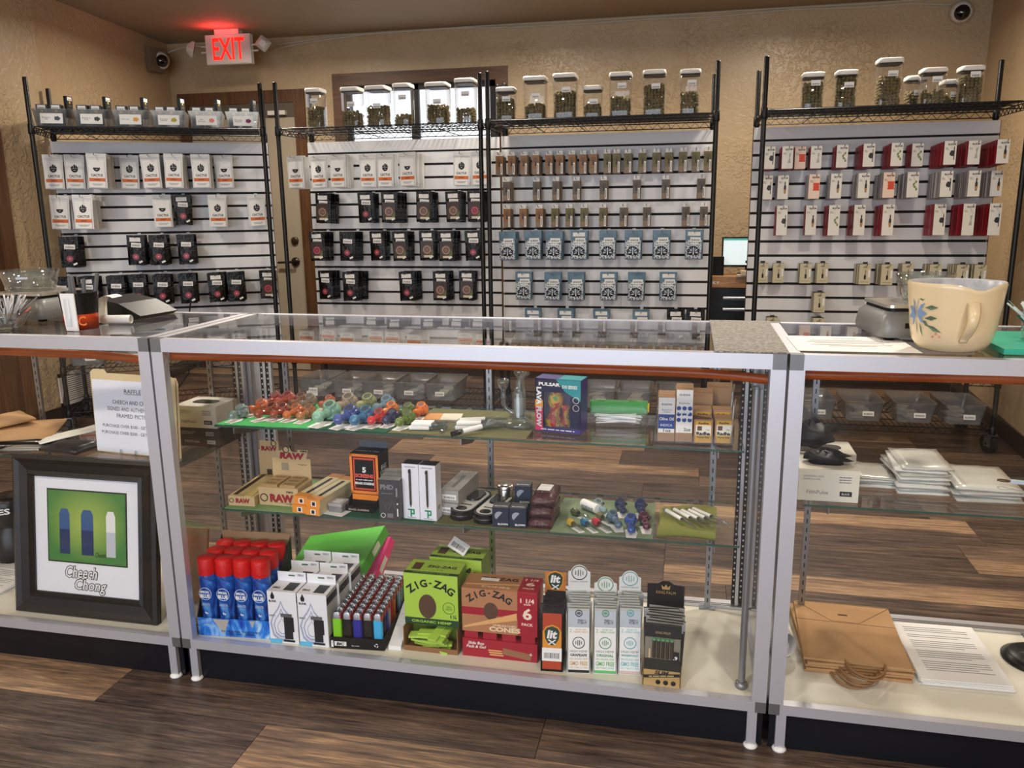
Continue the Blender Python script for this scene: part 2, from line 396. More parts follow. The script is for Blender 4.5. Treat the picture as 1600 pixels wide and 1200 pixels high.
# walls (left and right walls stand slightly askew to the back wall)
LW = [(-2.62, BACK), (-2.40, 2.52), (-2.40, FRONT)]
RW_ = [(3.075, BACK), (2.975, 2.5), (2.975, FRONT)]
wb = MB()
HX0, HX1, HZ = -1.20, -0.06, 2.13     # window opening in the back wall
WZ0 = 0.95
wb.bx(-2.75, HX0, BACK, BACK + 0.1, 0, CEIL); wb.bx(HX1, 3.3, BACK, BACK + 0.1, 0, CEIL)
wb.bx(HX0, HX1, BACK, BACK + 0.1, HZ, CEIL); wb.bx(HX0, HX1, BACK, BACK + 0.1, 0, WZ0)
struct(wb.build('wall_back', WALL))
def poly_wall(name, pts, sgn):
    b = MB(); z = (0, CEIL)
    for (xa, ya), (xb, yb) in zip(pts[:-1], pts[1:]):
        b.add([(xa, ya, 0), (xb, yb, 0), (xb, yb, CEIL), (xa, ya, CEIL), (xa + sgn * .1, ya, 0), (xb + sgn * .1, yb, 0), (xb + sgn * .1, yb, CEIL), (xa + sgn * .1, ya, CEIL)],
              [(0, 1, 2, 3) if sgn < 0 else (3, 2, 1, 0), (4, 5, 6, 7)[::-1] if sgn < 0 else (4, 5, 6, 7), (0, 4, 7, 3), (1, 2, 6, 5)])
    return struct(b.build(name, WALL))
poly_wall('wall_left', LW, -1); poly_wall('wall_right', RW_, 1)
# storefront wall behind the photographer: piers, sill and head round a wide shop window
fw = MB(); fw.bx(-2.6, -2.1, FRONT - .1, FRONT, 0, CEIL); fw.bx(2.5, 3.1, FRONT - .1, FRONT, 0, CEIL); fw.bx(-2.1, 2.5, FRONT - .1, FRONT, 2.25, CEIL); fw.bx(-2.1, 2.5, FRONT - .1, FRONT, 0, .25)
struct(fw.build('wall_front', WALL))
struct(MB().bx(X0, X1, FRONT - .1, BACK + .1, CEIL, CEIL + .08).build('ceiling', CEILM))
base = mat((58, 46, 38), 0.5, name='dark vinyl cove base')
struct(MB().bx(-2.6, 3.06, BACK - .008, BACK, 0, .1).build('baseboard_back', base))
def slant_strip(name, pts, sgn, m, z0, z1, th):
    b = MB()
    for (xa, ya), (xb, yb) in zip(pts[:-1], pts[1:]):
        b.add([(xa, ya, z0), (xb, yb, z0), (xb, yb, z1), (xa, ya, z1), (xa - sgn * th, ya, z0), (xb - sgn * th, yb, z0), (xb - sgn * th, yb, z1), (xa - sgn * th, ya, z1)],
              [(0, 1, 2, 3), (7, 6, 5, 4), (3, 2, 6, 7), (0, 4, 5, 1), (0, 3, 7, 4), (1, 5, 6, 2)])
    return struct(b.build(name, m))
slant_strip('baseboard_right', RW_, 1, base, 0, .1, .008)
slant_strip('baseboard_left', LW, -1, base, 0, .1, .008)

# window in the back wall: brown casing, dark frame, bright frosted pane, wire screen bars
wf = MB(); c = .085
wf.bx(HX0 - c, HX1 + c, BACK - .02, BACK, HZ, HZ + c); wf.bx(HX0 - c, HX0, BACK - .02, BACK, WZ0, HZ); wf.bx(HX1, HX1 + c, BACK - .02, BACK, WZ0, HZ); wf.bx(HX0 - c, HX1 + c, BACK - .035, BACK, WZ0 - c, WZ0)
win = struct(wf.build('window_1', TRIMX))
fr = MB(); dk = mat((38, 34, 32), 0.4, 0.3, 'dark bronze window frame')
for a, b_, c_, d_ in ((HX0, HX1, HZ - .04, HZ), (HX0, HX1, WZ0, WZ0 + .04), (HX0, HX0 + .04, WZ0, HZ), (HX1 - .05, HX1, WZ0, HZ), (-.70, -.64, WZ0, HZ)):
    fr.bx(a, b_, BACK + .02, BACK + .06, c_, d_)
fr.build('window_frame', dk, win)
PANE = mat((236, 242, 250), 0.4, name='daylit window pane', emit=1.1)
for a, b_ in ((HX0 + .04, -.70), (-.64, HX1 - .05)):
    MB().bx(a, b_, BACK + .05, BACK + .058, WZ0 + .04, HZ - .04).build('window_pane', PANE, win)

# door in the back wall (brown casing, pale steel leaf, lever, rose, vision of a door closer arm)
DX0, DX1, DZ = -2.47, -1.60, 2.035
dc = MB(); dc.bx(DX0 - .09, DX1 + .085, BACK - .022, BACK, DZ, DZ + .09); dc.bx(DX1, DX1 + .085, BACK - .022, BACK, 0, DZ); dc.bx(DX0 - .09, DX0, BACK - .022, BACK, 0, DZ)
door = struct(dc.build('door_1', TRIM))
DOORP = mat((178, 166, 146), 0.5, name='pale painted steel door')
MB().bx(DX0 + .003, DX1 - .003, BACK - .012, BACK - .002, .01, DZ - .005).build('door_leaf', DOORP, door)
hd = MB(); hd.tube([(-1.67, BACK - .012, .86), (-1.67, BACK - .06, .86)], .012, 8); hd.tube([(-1.67, BACK - .06, .86), (-1.80, BACK - .055, .855)], .009, 8); hd.lathe([(.0, 0), (.034, .0), (.034, .012), (0, .014)], 16, 0, Matrix.Translation((-1.67, BACK - .011, .86)) @ Matrix.Rotation(R(90), 4, 'X'))
hd.build('door_handle', mat((70, 60, 50), .3, .8, 'bronze lever'), door)
db = MB(); db.lathe([(0, 0), (.03, 0), (.03, .014), (.02, .02), (0, .02)], 16, 0, Matrix.Translation((-1.665, BACK - .011, 1.02)) @ Matrix.Rotation(R(90), 4, 'X'))
db.build('deadbolt', mat((90, 76, 60), .3, .8), door)
MB().bx(-1.80, -1.66, BACK - .05, BACK - .012, 1.945, 1.975).build('closer_bracket', mat((226, 222, 214), .5), door)
# darker strip across the top of the door leaf
MB().bx(-2.46, -1.60, BACK - .016, BACK - .012, 1.93, 2.03).build('door_head_strip', mat((96, 86, 74), .6), door)

# brown door on the left wall: casing and leaf
ld = MB(); lx = -2.40
ld.bx(lx, lx + .02, 2.07, 2.155, 0, 2.05); ld.bx(lx, lx + .02, 1.10, 2.155, 2.05, 2.14); ld.bx(lx, lx + .02, 1.10, 1.19, 0, 2.05)
d2 = struct(ld.build('door_2', TRIM))
MB().bx(lx + .001, lx + .012, 1.19, 2.07, .01, 2.05).build('door_leaf', wood('brown door leaf', (62, 40, 24), (98, 66, 40), (14, 14, 1.0)), d2)
# ================================================================ wire racks with slat panels
RACKS = [(-1.6299, 2.4031, 0.4799), (-0.4161, 2.6899, 0.0124), (0.8246, 2.6656, 0.0136), (2.2427, 2.6163, 0.0075)]
RD, RWID, RTOP, SHZ = 0.444, 1.19, 1.958, 1.712
WIRE = mat((17, 17, 18), 0.38, 0.2, 'black coated wire')
def rp(i, x, dy, z):
    cx, cy_, th = RACKS[i]; c, s = math.cos(th), math.sin(th)
    return (cx + x * c - dy * s, cy_ + x * s + dy * c, z)

def shelf_mesh(clips=True):
    b = MB(); w = RWID / 2; r = .0035
    for y in (0, RD):
        b.tube([(-w, y, -.006), (w, y, -.006)], r, 5); b.tube([(-w, y, -.036), (w, y, -.036)], .0028, 5)
        n = 22; pts = []
        for k in range(n * 2 + 1):
            pts.append((-w + .02 + (2 * w - .04) * k / (2 * n), y, -.007 if k % 2 else -.035))
        b.tube(pts, .0024, 4)
    for x in (-w, w):
        b.tube([(x, 0, -.006), (x, RD, -.006)], r, 5); b.tube([(x, 0, -.036), (x, RD, -.036)], .0028, 5)
        n = 8; b.tube([(x, .02 + (RD - .04) * k / (2 * n), -.007 if k % 2 else -.035) for k in range(2 * n + 1)], .0024, 4)
    for k in range(1, 44):
        x = -w + 2 * w * k / 44; b.tube([(x, 0, -.002), (x, RD, -.002)], .0022, 4)
    for k in (1, 2): b.tube([(-w, RD * k / 3, -.008), (w, RD * k / 3, -.008)], .003, 4)
    for k in range(1, 5): 
        x = -w + 2 * w * k / 5; b.tube([(x, 0, -.034), (x, RD, -.034)], .0026, 4)
    for x in (-w, w):
        for y in (0, RD): b.lathe([(.0150, -.045), (.0175, -.04), (.0165, .005), (.0145, .008)], 12, 0, None, (x, y, 0), True, True)
    return b.mesh('wire_shelf', WIRE)
SHELF_ME = shelf_mesh()
pm = MB(); pm.lathe([(.0125, .125), (.0125, RTOP - .004), (.0105, RTOP), (0, RTOP + .001)], 12)
z = .16
while z < RTOP - .03: pm.lathe([(.0128, z), (.0128, z + .002)], 12); z += .0254
POST_ME = pm.mesh('post', WIRE)
cm = MB(); cm.tube([(0, 0, .075), (0, 0, .13)], .007, 8); cm.bx(-.02, .02, -.022, .022, .093, .1); cm.bx(-.019, -.015, -.012, .03, .035, .095); cm.bx(.015, .019, -.012, .03, .035, .095)
CAST_ME = cm.mesh('caster', STEEL)
wm = MB(); wm.tube([(-.013, .015, .05), (.013, .015, .05)], .05, 20); wm.tube([(-.02, .015, .05), (.02, .015, .05)], .008, 8)
WHEEL_ME = wm.mesh('caster_wheel', mat((26, 26, 27), .5))
BACKING = mat((30, 26, 24), 0.8, name='dark slat groove')
SLAT = mat((232, 231, 232), 0.42, name='white melamine slat')
SLAT_ME = MB().bx(-.61, .61, 0, .014, -.0318, .0318).mesh('slat', SLAT)
SLAT_ME.materials[0] = SLAT
NSL = 15
rackname = ['angled wire rack at the left with pouches and small bins', 'wire rack with jars in front of the window, second from left', 'wire rack with jars and blue pouches, third from left', 'wire rack with red and white cards at the right']
slatname = ['white slat panel on the angled rack at the left', 'white slat panel behind the second rack from the left, beside the door', 'white slat panel holding brown boxes and blue pouches', 'white slat panel holding red and white cards at the right']
SHELVES = [(SHZ, .385, .13), (SHZ, .385, .13), (SHZ, .385, .13), (SHZ, .385, .13)]
for i, (cx, cy_, th) in enumerate(RACKS):
    t = thing('wire_rack', 'black ' + rackname[i], 'shelving rack', (cx, cy_, 0), th, 'black wire racks along the back wall')
    for sx in (-1, 1):
        for y in (0, RD):
            obj('post', POST_ME, t, (sx * RWID / 2, y, 0))
            k = obj('caster', CAST_ME, t, (sx * RWID / 2, y, 0), (0, 0, R(8 * sx + 4 * i))); obj('caster_wheel', WHEEL_ME, k)
    for z in SHELVES[i]: obj('wire_shelf', SHELF_ME, t, (0, 0, z))
    if i != 1: MB().bx(-RWID / 2 + .03, RWID / 2 - .03, .012, RD - .012, .0002, .0018).build('shelf_liner', mat((20, 20, 21), .5), t, (0, 0, SHZ))
    s = thing('slat_panel', slatname[i], 'display panel', rp(i, 0, RD - .036, 0), th, 'slat panels on the wire racks')
    b = MB().bx(-.605, .605, .010, .022, 1.66 - 1.22, 1.658); b.build('backing', BACKING, s)
    for sx in (-1, 1): MB().bx(sx * .6115 - .0014, sx * .6115 + .0014, 0, .02, .44, 1.66).build('edge_strip', mat((92, 60, 42), .6), s)
    # top board and fifteen slats with dark grooves between
    MB().bx(-.61, .61, 0, .014, 1.5965, 1.66).build('top_slat', SLAT, s)
    for k in range(NSL):
        obj('slat', SLAT_ME, s, (0, 0, 1.592 - .0388 - .0775 * k))
# ================================================================ glass display cases
CW, CD, CH_ = 1.524, 0.506, 0.945
RAILM = mat((200, 200, 208), 0.40, 0.55, 'satin aluminium rail', var=0.03, vscale=6)
KICK = mat((15, 17, 24), 0.3, name='black laminate kick plate', var=.3, vscale=9)
DECK = mat((232, 229, 214), 0.22, name='ivory laminate deck')
ORANGEWOOD = wood('reddish wood light cover', (124, 52, 18), (178, 86, 34), (1.5, 30, 30), .35)
SLOT = mat((24, 24, 26), .5)
def make_case(x0, x1, label):
    w = x1 - x0; t = thing('display_case', label, 'display case', (x0, 0, 0), 0, 'glass display cases in a row')
    g = .0015; pw, zt, zr = .032, CH_, .033
    b = MB()   # top rails
    for y0, y1 in ((0, .024), (CD - .024, CD)): MB().bx(.03, w - .03, y0, y1, zt - zr, zt).build('top_rail', RAILM, t, bevel=.0015)
    for xa in (g, w - .024 - g): MB().bx(xa, xa + .024, .024, CD - .024, zt - zr, zt).build('top_side_rail', RAILM, t, bevel=.0015)
    for xa in (g, w - .03):
        for y0 in (-.0006, CD - .0244): MB().bx(xa, xa + .03 - g, y0, y0 + .025, zt - zr - .0004, zt + .0004).build('corner_clip', ALU_CLIP, t, bevel=.003)
    # posts
    for xa in (g, w - pw - g):
        MB().bx(xa, xa + pw, 0, .022, .122, zt - zr).build('front_post', RAILM, t, bevel=.001)
        MB().bx(xa, xa + .024, CD - .022, CD, .122, zt - zr).build('rear_post', RAILM, t, bevel=.001)
    for y0, y1 in ((0, .022), (CD - .022, CD)): MB().bx(.026, w - .026, y0, y1, .096, .122).build('bottom_rail', RAILM, t, bevel=.0015)
    for xa in (g, w - .022 - g): MB().bx(xa, xa + .022, .022, CD - .022, .096, .122).build('bottom_side_rail', RAILM, t, bevel=.001)
    for xa in (g, w - .026):
        MB().bx(xa, xa + .026 - g, -.0006, .0224, .0955, .1225).build('corner_clip', ALU_CLIP, t, bevel=.002)
    for xa in (.020, w - .042):
        lg = MB().bx(xa, xa + .022, .001, .02, .008, .097).build('leg', RAILM, t)
        MB().lathe([(0, .0), (.015, .0), (.017, .004), (.012, .01), (0, .01)], 14, 0, None, (xa + .011, .008, 0)).build('foot', WHITE, lg)
        lg = MB().bx(xa, xa + .022, CD - .02, CD - .001, .008, .097).build('leg', RAILM, t)
    MB().bx(.006, w - .006, .014, .020, .002, .096).build('kick_plate', KICK, t)
    MB().bx(.006, w - .006, CD - .03, CD - .024, .002, .096).build('kick_plate', KICK, t)
    MB().bx(.004, w - .004, .0225, CD - .0225, .098, .118).build('deck', DECK, t)
    # sliding door track at the rear of the deck
    for k in range(3): MB().bx(.03, w - .03, CD - .050 + .009 * k, CD - .046 + .009 * k, .118, .126).build('door_track', ALU, t)
    # glass: front, top, sides, rear sliding doors
    MB().bx(.03, w - .03, .008, .013, .118, zt - zr + .004).build('front_glass', GLASS, t)
    MB().bx(.02, w - .02, .018, CD - .018, zt - .006, zt - .001).build('top_glass', GLASS, t)
    MB().bx(.012, .017, .02, CD - .02, .118, zt - .01).build('side_glass', GLASS, t)
    MB().bx(w - .017, w - .012, .02, CD - .02, .118, zt - .01).build('side_glass', GLASS, t)
    # reddish light cover sagging behind the top rail
    n = 24; rings = []
    for k in range(n + 1):
        u = k / n; x = .034 + (w - .07) * u; zc = .897 + .003 * math.sin(u * 5) - (.010 * ((u - .86) / .14) ** 2 if u > .86 else 0)
        rings.append([(x, .026, zc - .010), (x, .036, zc - .011), (x, .038, zc + .009), (x, .026, zc + .010)])
    MB().loft(rings, 0, True).build('light_cover', ORANGEWOOD, t)
    # rear corner channels with square punched holes, and a round tube at the front corners
    for sx in (0, 1):
        for k in range(2):
            xa = (.030 + .020 * k) if sx == 0 else (w - .041 - .020 * k)
            st = MB().bx(xa, xa + .010, CD - .040, CD - .028, .13, zt - .05).build('punched_channel', SLOT, t)
            hb = MB(); z = .15
            while z < zt - .06: hb.bx(xa + .003, xa + .007, CD - .0405, CD - .0401, z, z + .005); z += .0175
            hb.build('punched_holes', mat((214, 214, 206), .4), st)
            MB().bx(xa + .010, xa + .0185, CD - .042, CD - .03, .126, zt - .045).build('channel_flange', ALU, t)
        if not sx: continue
        xt = w - .054
        tb = MB().tube([(xt, .065, .118), (xt, .065, .86)], .0085, 12).build('corner_tube', mat((150, 152, 156), .35, .7), t)
        MB().lathe([(0, 0), (.0145, 0), (.0145, .012), (.009, .014)], 16, 0, None, (xt, .065, .118)).build('tube_foot', mat((150, 152, 156), .35, .7), tb)
        MB().tube([(xt, .065, .855), (xt, .065, .905)], .0125, 12).build('tube_sleeve', FROST, tb)
    # slotted standards along the rear
    for xs in (.125, w / 2, w - .128):
        st = MB().bx(xs - .008, xs + .008, CD - .062, CD - .052, .122, .89).build('slotted_standard', STEEL, t)
        hb = MB(); z = .14
        while z < .87: hb.bx(xs - .0015, xs + .0015, CD - .0626, CD - .0619, z, z + .013); z += .026
        hb.build('slots', SLOT, st)
        MB().bx(xs - .022, xs + .022, CD - .066, CD - .05, .118, .122).build('standard_foot', STEEL, st)
    return t
def glass_shelf(x0, x1, y0, y1, z, label, brackets):
    t = thing('glass_shelf', label, 'shelf', ((x0 + x1) / 2, y0, z), 0)
    w = x1 - x0; d = y1 - y0; th = .006
    MB().bx(-w / 2, w / 2, 0, d, 0, th).build('pane', GLASS, t)
    e = MB(); e.bx(-w / 2 - .0003, w / 2 + .0003, -.0006, -.0001, .0005, th - .0005); e.bx(-w / 2 - .0006, -w / 2 - .0001, 0, d, .0005, th - .0005); e.bx(w / 2 + .0001, w / 2 + .0006, 0, d, .0005, th - .0005); e.bx(-w / 2, w / 2, d + .0001, d + .0006, .0005, th - .0005)
    e.build('green_edge', GLASS_EDGE, t)
    for xb in brackets:
        bb = MB(); xx = xb - (x0 + x1) / 2
        bb.prism([(0, -.002), (0, -.016), (.10, -.040), (d + .003, -.045), (d + .003, -.002)], -.0012, .0012, 0, Matrix.Translation((xx, 0, 0)) @ Matrix.Rotation(R(90), 4, 'Z'))
        bb.tube([(xx, .004, -.008), (xx, .004, .009)], .0016, 6)
        bb.build('bracket', STEEL, t)
    return t
make_case(-1.527, -.003, 'aluminium and glass display case at the left holding the framed picture')
make_case(0, 1.524, 'aluminium and glass display case in the middle full of smoking accessories')
make_case(1.527, 3.051 - .1, 'aluminium and glass display case at the right holding paper bags')
ZL, ZU = .448, .688
glass_shelf(.069, 1.455, .14, .44, ZU - .006, 'upper glass shelf of the middle case with pipes and packaging', (.125, .762, 1.396))
glass_shelf(.069, 1.455, .14, .44, ZL - .006, 'lower glass shelf of the middle case with boxes and small pipes', (.125, .762, 1.396))
ZS = .565
glass_shelf(-1.46, -.072, .14, .44, ZS - .006, 'glass shelf of the left case holding bags and glove boxes', (-1.40, -.765, -.13))
glass_shelf(1.596, 2.88, .14, .44, ZS - .006, 'glass shelf of the right case holding a glove box and white pouches', (1.652, 2.24, 2.82))
# ================================================================ merchandise hanging on pegs
ORD = ['first', 'second', 'third', 'fourth', 'fifth', 'sixth', 'seventh', 'eighth', 'ninth', 'tenth', 'eleventh', 'twelfth', 'thirteenth', 'fourteenth', 'fifteenth', 'sixteenth', 'seventeenth', 'eighteenth']
RNAME = ['angled left rack', 'rack beside the door', 'rack with blue pouches', 'right rack']
rh = random.Random(5)
# peg: white bracket, steel rod with upturned tip (built for a rod of given length)
PEGS = {}
PEGROD = mat((196, 198, 202), .25, .9, 'peg wire')
def peg(i, x, z, ln, label, group):
    k = round(ln, 2)
    if k not in PEGS:
        t = thing('peg_hook', label, 'peg', rp(i, x, .406, z), RACKS[i][2], group)
        MB().bx(-.009, .009, -.004, 0, -.012, .022).build('bracket', mat((226, 228, 230), .35), t)
        MB().tube([(0, -.003, 0), (0, -k, 0), (0, -k - .008, .004), (0, -k - .013, .012)], .0021, 5).build('rod', PEGROD, t)
        PEGS[k] = t
    else: dup(PEGS[k], rp(i, x, .406, z), (0, 0, RACKS[i][2]), label, group)

def pouch_me(name, w, h, th, mats, seal=.16, n=7, crumple=0.0, seed=1, mtop=0, bottom=.96):
    """heat sealed pouch hanging from its top edge: flat at the seal, bulging low; origin at the top centre"""
    r = random.Random(seed); b = MB(); cols, rows_ = 6, 8; grid = {}
    for s in (0, 1):
        for j in range(rows_ + 1):
            v = j / rows_
            for i in range(cols + 1):
                u = i / cols * 2 - 1
                bulge = 0 if v < seal else math.sin(min(1, (v - seal) / (1 - seal)) * math.pi * .86) ** .7
                y = th / 2 * bulge * (1 - abs(u) ** 2.6)
                ww = w / 2 * (1 - .05 * bulge) * (1 if v < .93 else bottom)
                cr = crumple * (r.random() - .5) * (1 if abs(u) < .99 else .2)
                grid[s, j, i] = (u * ww + cr * .5, (-1 if s == 0 else 1) * (y + .0008) + cr, -v * h + (crumple * (r.random() - .5) if 0 < j else 0))
    for s in (0, 1):
        for j in range(rows_):
            for i in range(cols):
                q = [grid[s, j, i], grid[s, j + 1, i], grid[s, j + 1, i + 1], grid[s, j, i + 1]]
                if s: q.reverse()
                b.add(q, [(0, 1, 2, 3)], mtop if j < 1 else 0, True)
    for j in range(rows_):
        for i in (0, cols):
            q = [grid[0, j, i], grid[1, j, i], grid[1, j + 1, i], grid[0, j + 1, i]]
            b.add(q if i == 0 else q[::-1], [(0, 1, 2, 3)], 0, True)
    for i in range(cols):
        b.add([grid[0, rows_, i], grid[1, rows_, i], grid[1, rows_, i + 1], grid[0, rows_, i + 1]], [(0, 1, 2, 3)], 0, True)
    return b.mesh(name, mats)

# --- white pouches with a potted cactus print
WP = mat((222, 221, 219), .28, name='pale translucent pouch film', var=.04, vscale=40); WCARD = mat((240, 239, 236), .45); ORANGE = mat((214, 108, 40), .5)
WP_ME = pouch_me('pouch', .106, .192, .010, [WP], .2)
def pot_mesh(arms):
    b = MB(); n = 10
    b.add([(.019 * math.cos(R(180 + 180 * k / n)), 0, .022 * math.sin(R(180 + 180 * k / n))) for k in range(n + 1)], [tuple(range(n + 1))])
    if arms:
        for dx, h, r in ((0, .024, .0045), (-.010, .016, .004), (.009, .019, .004), (-.016, .010, .0028), (.016, .011, .0028)):
            b.add([(dx - r, 0, .001), (dx + r, 0, .001), (dx + r, 0, h - r), (dx + r * .5, 0, h), (dx - r * .5, 0, h), (dx - r, 0, h - r)], [(0, 1, 2, 3, 4, 5)])
    b.add([(-.005, -.0002, -.011), (.005, -.0002, -.011), (.005, -.0002, -.009), (-.005, -.0002, -.009)], [(0, 1, 2, 3)], 1)
    return b.mesh('potted_cactus_print', [INK, WCARD])
POT = [pot_mesh(True), pot_mesh(False)]
LINES = MB()
for k in range(3): LINES.bx(-.03 + .004 * k, .03 - .006 * k, -.0002, 0, -.004 * k - .001, -.004 * k + .0006)
LINES_ME = LINES.mesh('small_print', GREYINK)
def white_pouch(me_variant, label, group):
    o = obj('pouch', WP_ME); tag(o, label, 'pouch', group)
    y = -.0058
    c = MB().bx(-.042, .042, -.0003, 0, -.076, .076).build('label_card', WCARD, o, (0, y, -.112), (R(-2), 0, 0))
    panel(c, 'orange_band', ORANGE, 0, -.0004, -.034, .084, .019); 
    obj('potted_cactus_print', POT[me_variant], c, (0, -.0005, .033)); text(c, 'CACTUS', INK, (0, -.0005, -.009), .062, .014, bold=.035)
    obj('small_print', LINES_ME, c, (0, -.0005, -.056)); dashes(c, mat((120, 40, 20), .5), (.0, -.0009, -.034), .03, .009)
    panel(o, 'seal_strip', mat((200, 200, 200), .3), 0, -.0012, -.022, .098, .004)
    return o
# --- black pouches
BP = mat((7, 7, 8), .26, spec=.4, name='black glossy pouch film', bump=.5, bscale=70)
BP_ME = [pouch_me('pouch', .100, .176, .022, [BP], .22, crumple=.0035, seed=k) for k in (3, 8, 12)]
def flower_mesh(n, r1, cols, r0=.3):
    """round printed emblem of petals"""
    b = MB(); k = 24
    b.add([(r1 * math.cos(2 * math.pi * i / k), 0, r1 * math.sin(2 * math.pi * i / k)) for i in range(k)], [tuple(range(k))], 0)
    for lay, (f0, f1, mi) in enumerate(((.45, .97, 1), (.2, .68, 2), (.0, .36, 3))):
        for j in range(n):
            a = 2 * math.pi * (j + .5 * lay) / n; wd = math.pi / n * .8; y = -.0002 * (lay + 1)
            P = lambda rr, aa: (r1 * rr * math.cos(aa), y, r1 * rr * math.sin(aa))
            b.add([P(f0, a), P((f0 + f1) / 2, a + wd), P(f1, a), P((f0 + f1) / 2, a - wd)], [(0, 1, 2, 3)], mi)
    b.add([(.16 * r1 * math.cos(2 * math.pi * i / 10), -.001, .16 * r1 * math.sin(2 * math.pi * i / 10)) for i in range(10)], [tuple(range(10))], 4)
    return b.mesh('round_emblem', [mat(c, .4) for c in cols])
EMB = {'pink': flower_mesh(12, .020, [(60, 20, 24), (176, 62, 78), (206, 90, 104), (150, 30, 44), (240, 214, 214)]),
       'brown': flower_mesh(20, .030, [(58, 42, 36), (188, 150, 130), (104, 76, 66), (200, 164, 142), (96, 60, 46)]),
       'rose': flower_mesh(14, .026, [(92, 30, 42), (216, 104, 122), (120, 30, 44), (214, 130, 140), (150, 40, 56)])}
GREENART = mat((96, 110, 60), .5); CREAMART = mat((216, 204, 178), .5)
def black_pouch(kind, v, label, group):
    o = obj('pouch', BP_ME[v]); tag(o, label, 'pouch', group)
    y = -.0125
    if kind != 'pink':
        panel(o, 'art_panel', mat((62, 48, 44), .4), 0, y, -.110, .078, .1)
        panel(o, 'green_leaf_print', GREENART, .026, y - .0004, -.128, .02, .03); panel(o, 'cream_scroll', CREAMART, .006, y - .0006, -.152, .052, .013)
    obj('round_emblem', EMB[kind], o, (0, y - .0011, -.112 if kind != 'pink' else -.126))
    panel(o, 'price_sticker', STICKER, .004, -.0095, -.058, .056, .026, (0, R(3), 0))
    if kind != 'pink' or v == 1: panel(o, 'white_sticker', WCARD, -.002, -.0045, -.026, .06, .024)
    panel(o, 'small_tag', WCARD, .026, y - .0018, -.156, .022, .010, (0, R(-25), 0))
    return o
# --- brown boxes with a white hang tab
def brown_box(col, label, group):
    bm_ = mat((142, 122, 100), .55, name='kraft box'); o = MB().bx(-.021, .021, -.010, .010, -.128, -.022).build('carton', bm_); tag(o, label, 'box', group)
    MB().bx(-.017, .017, -.001, .001, -.024, .0).build('hang_tab', WHITE, o)
    MB().bx(-.021, .021, -.0104, -.010, -.098, -.024).build('colour_panel', mat(col, .5), o)
    b = MB()
    for k in range(4):
        r0, r1 = .006 + .0032 * k, .0072 + .0032 * k; pts = [(r1 * math.cos(R(180 - 18 * j)), 0, r1 * 1.5 * math.sin(R(180 - 18 * j))) for j in range(11)] + [(r0 * math.cos(R(18 * j)), 0, r0 * 1.5 * math.sin(R(18 * j))) for j in range(11)]
        b.add(pts, [tuple(range(22))])
    b.add([(-.006, 0, -.020), (.006, 0, -.020), (.003, 0, .008), (-.003, 0, .008)], [(0, 1, 2, 3)])
    b.build('arched_emblem', mat((58, 50, 42), .5), o, (0, -.0108, -.062))
    panel(o, 'price_strip', WCARD, .013, -.0112, -.096, .011, .058); panel(o, 'strip_print', GREYINK, .013, -.0116, -.096, .004, .045)
    return o
# --- blue pouches with a fan emblem
def blue_mat():
    m, t, p = nt('grey blue crackle film'); p.inputs['Roughness'].default_value = .3
    tc = t.nodes.new('ShaderNodeTexCoord'); v = t.nodes.new('ShaderNodeTexVoronoi'); v.feature = 'DISTANCE_TO_EDGE'; v.inputs['Scale'].default_value = 75
    t.links.new(tc.outputs['Object'], v.inputs['Vector']); r = t.nodes.new('ShaderNodeValToRGB')
    r.color_ramp.elements[0].position = .05; r.color_ramp.elements[1].position = .13; r.color_ramp.elements[0].color = lin((216, 220, 222)) + (1,); r.color_ramp.elements[1].color = lin((84, 92, 98)) + (1,)
    t.links.new(v.outputs['Distance'], r.inputs[0]); t.links.new(r.outputs[0], p.inputs['Base Color']); return m
BLUEFILM = mat((84, 116, 136), .3, name='steel blue pouch film'); CRACK = blue_mat()
BL_ME = pouch_me('pouch', .098, .165, .018, [BLUEFILM], .2, crumple=.0012, seed=4)
def fan_mesh():
    b = MB(); n = 9; R1 = .034
    b.add([(R1 * math.cos(R(200 - 220 * k / 20)), 0, R1 * math.sin(R(200 - 220 * k / 20))) for k in range(21)] + [(R1 * .5, 0, -.018), (-R1 * .5, 0, -.018)], [tuple(range(23))], 0)
    for k in range(n):
        a = R(190 - 200 * k / (n - 1)); P = lambda rr, da: (R1 * rr * math.cos(a + da), -.0003, R1 * rr * math.sin(a + da))
        b.add([P(.2, 0), P(.6, .14), P(.93, 0), P(.6, -.14)], [(0, 1, 2, 3)], 1 + k % 2)
    b.add([(-.003, -.0006, -.014), (.003, -.0006, -.014), (.0012, -.0006, .016), (-.0012, -.0006, .016)], [(0, 1, 2, 3)], 1)
    return b.mesh('fan_emblem', [BLACK, mat((226, 232, 236), .4), mat((128, 150, 176), .4)])
FAN_ME = fan_mesh()
def blue_pouch(sticker_high, label, group):
    o = obj('pouch', BL_ME); tag(o, label, 'pouch', group)
    MB().bx(-.043, .043, -.0003, 0, -.052, .052).build('crackle_panel', CRACK, o, (0, -.0095, -.108))
    obj('fan_emblem', FAN_ME, o, (0, -.0106, -.124)); dashes(o, mat((230, 232, 234), .4), (0, -.0104, -.078), .06, .012)
    panel(o, 'price_sticker', STICKER, .008, -.0112, -.054, .058, .026)
    if sticker_high: panel(o, 'white_sticker', WCARD, 0, -.0035, -.022, .07, .022)
    return o
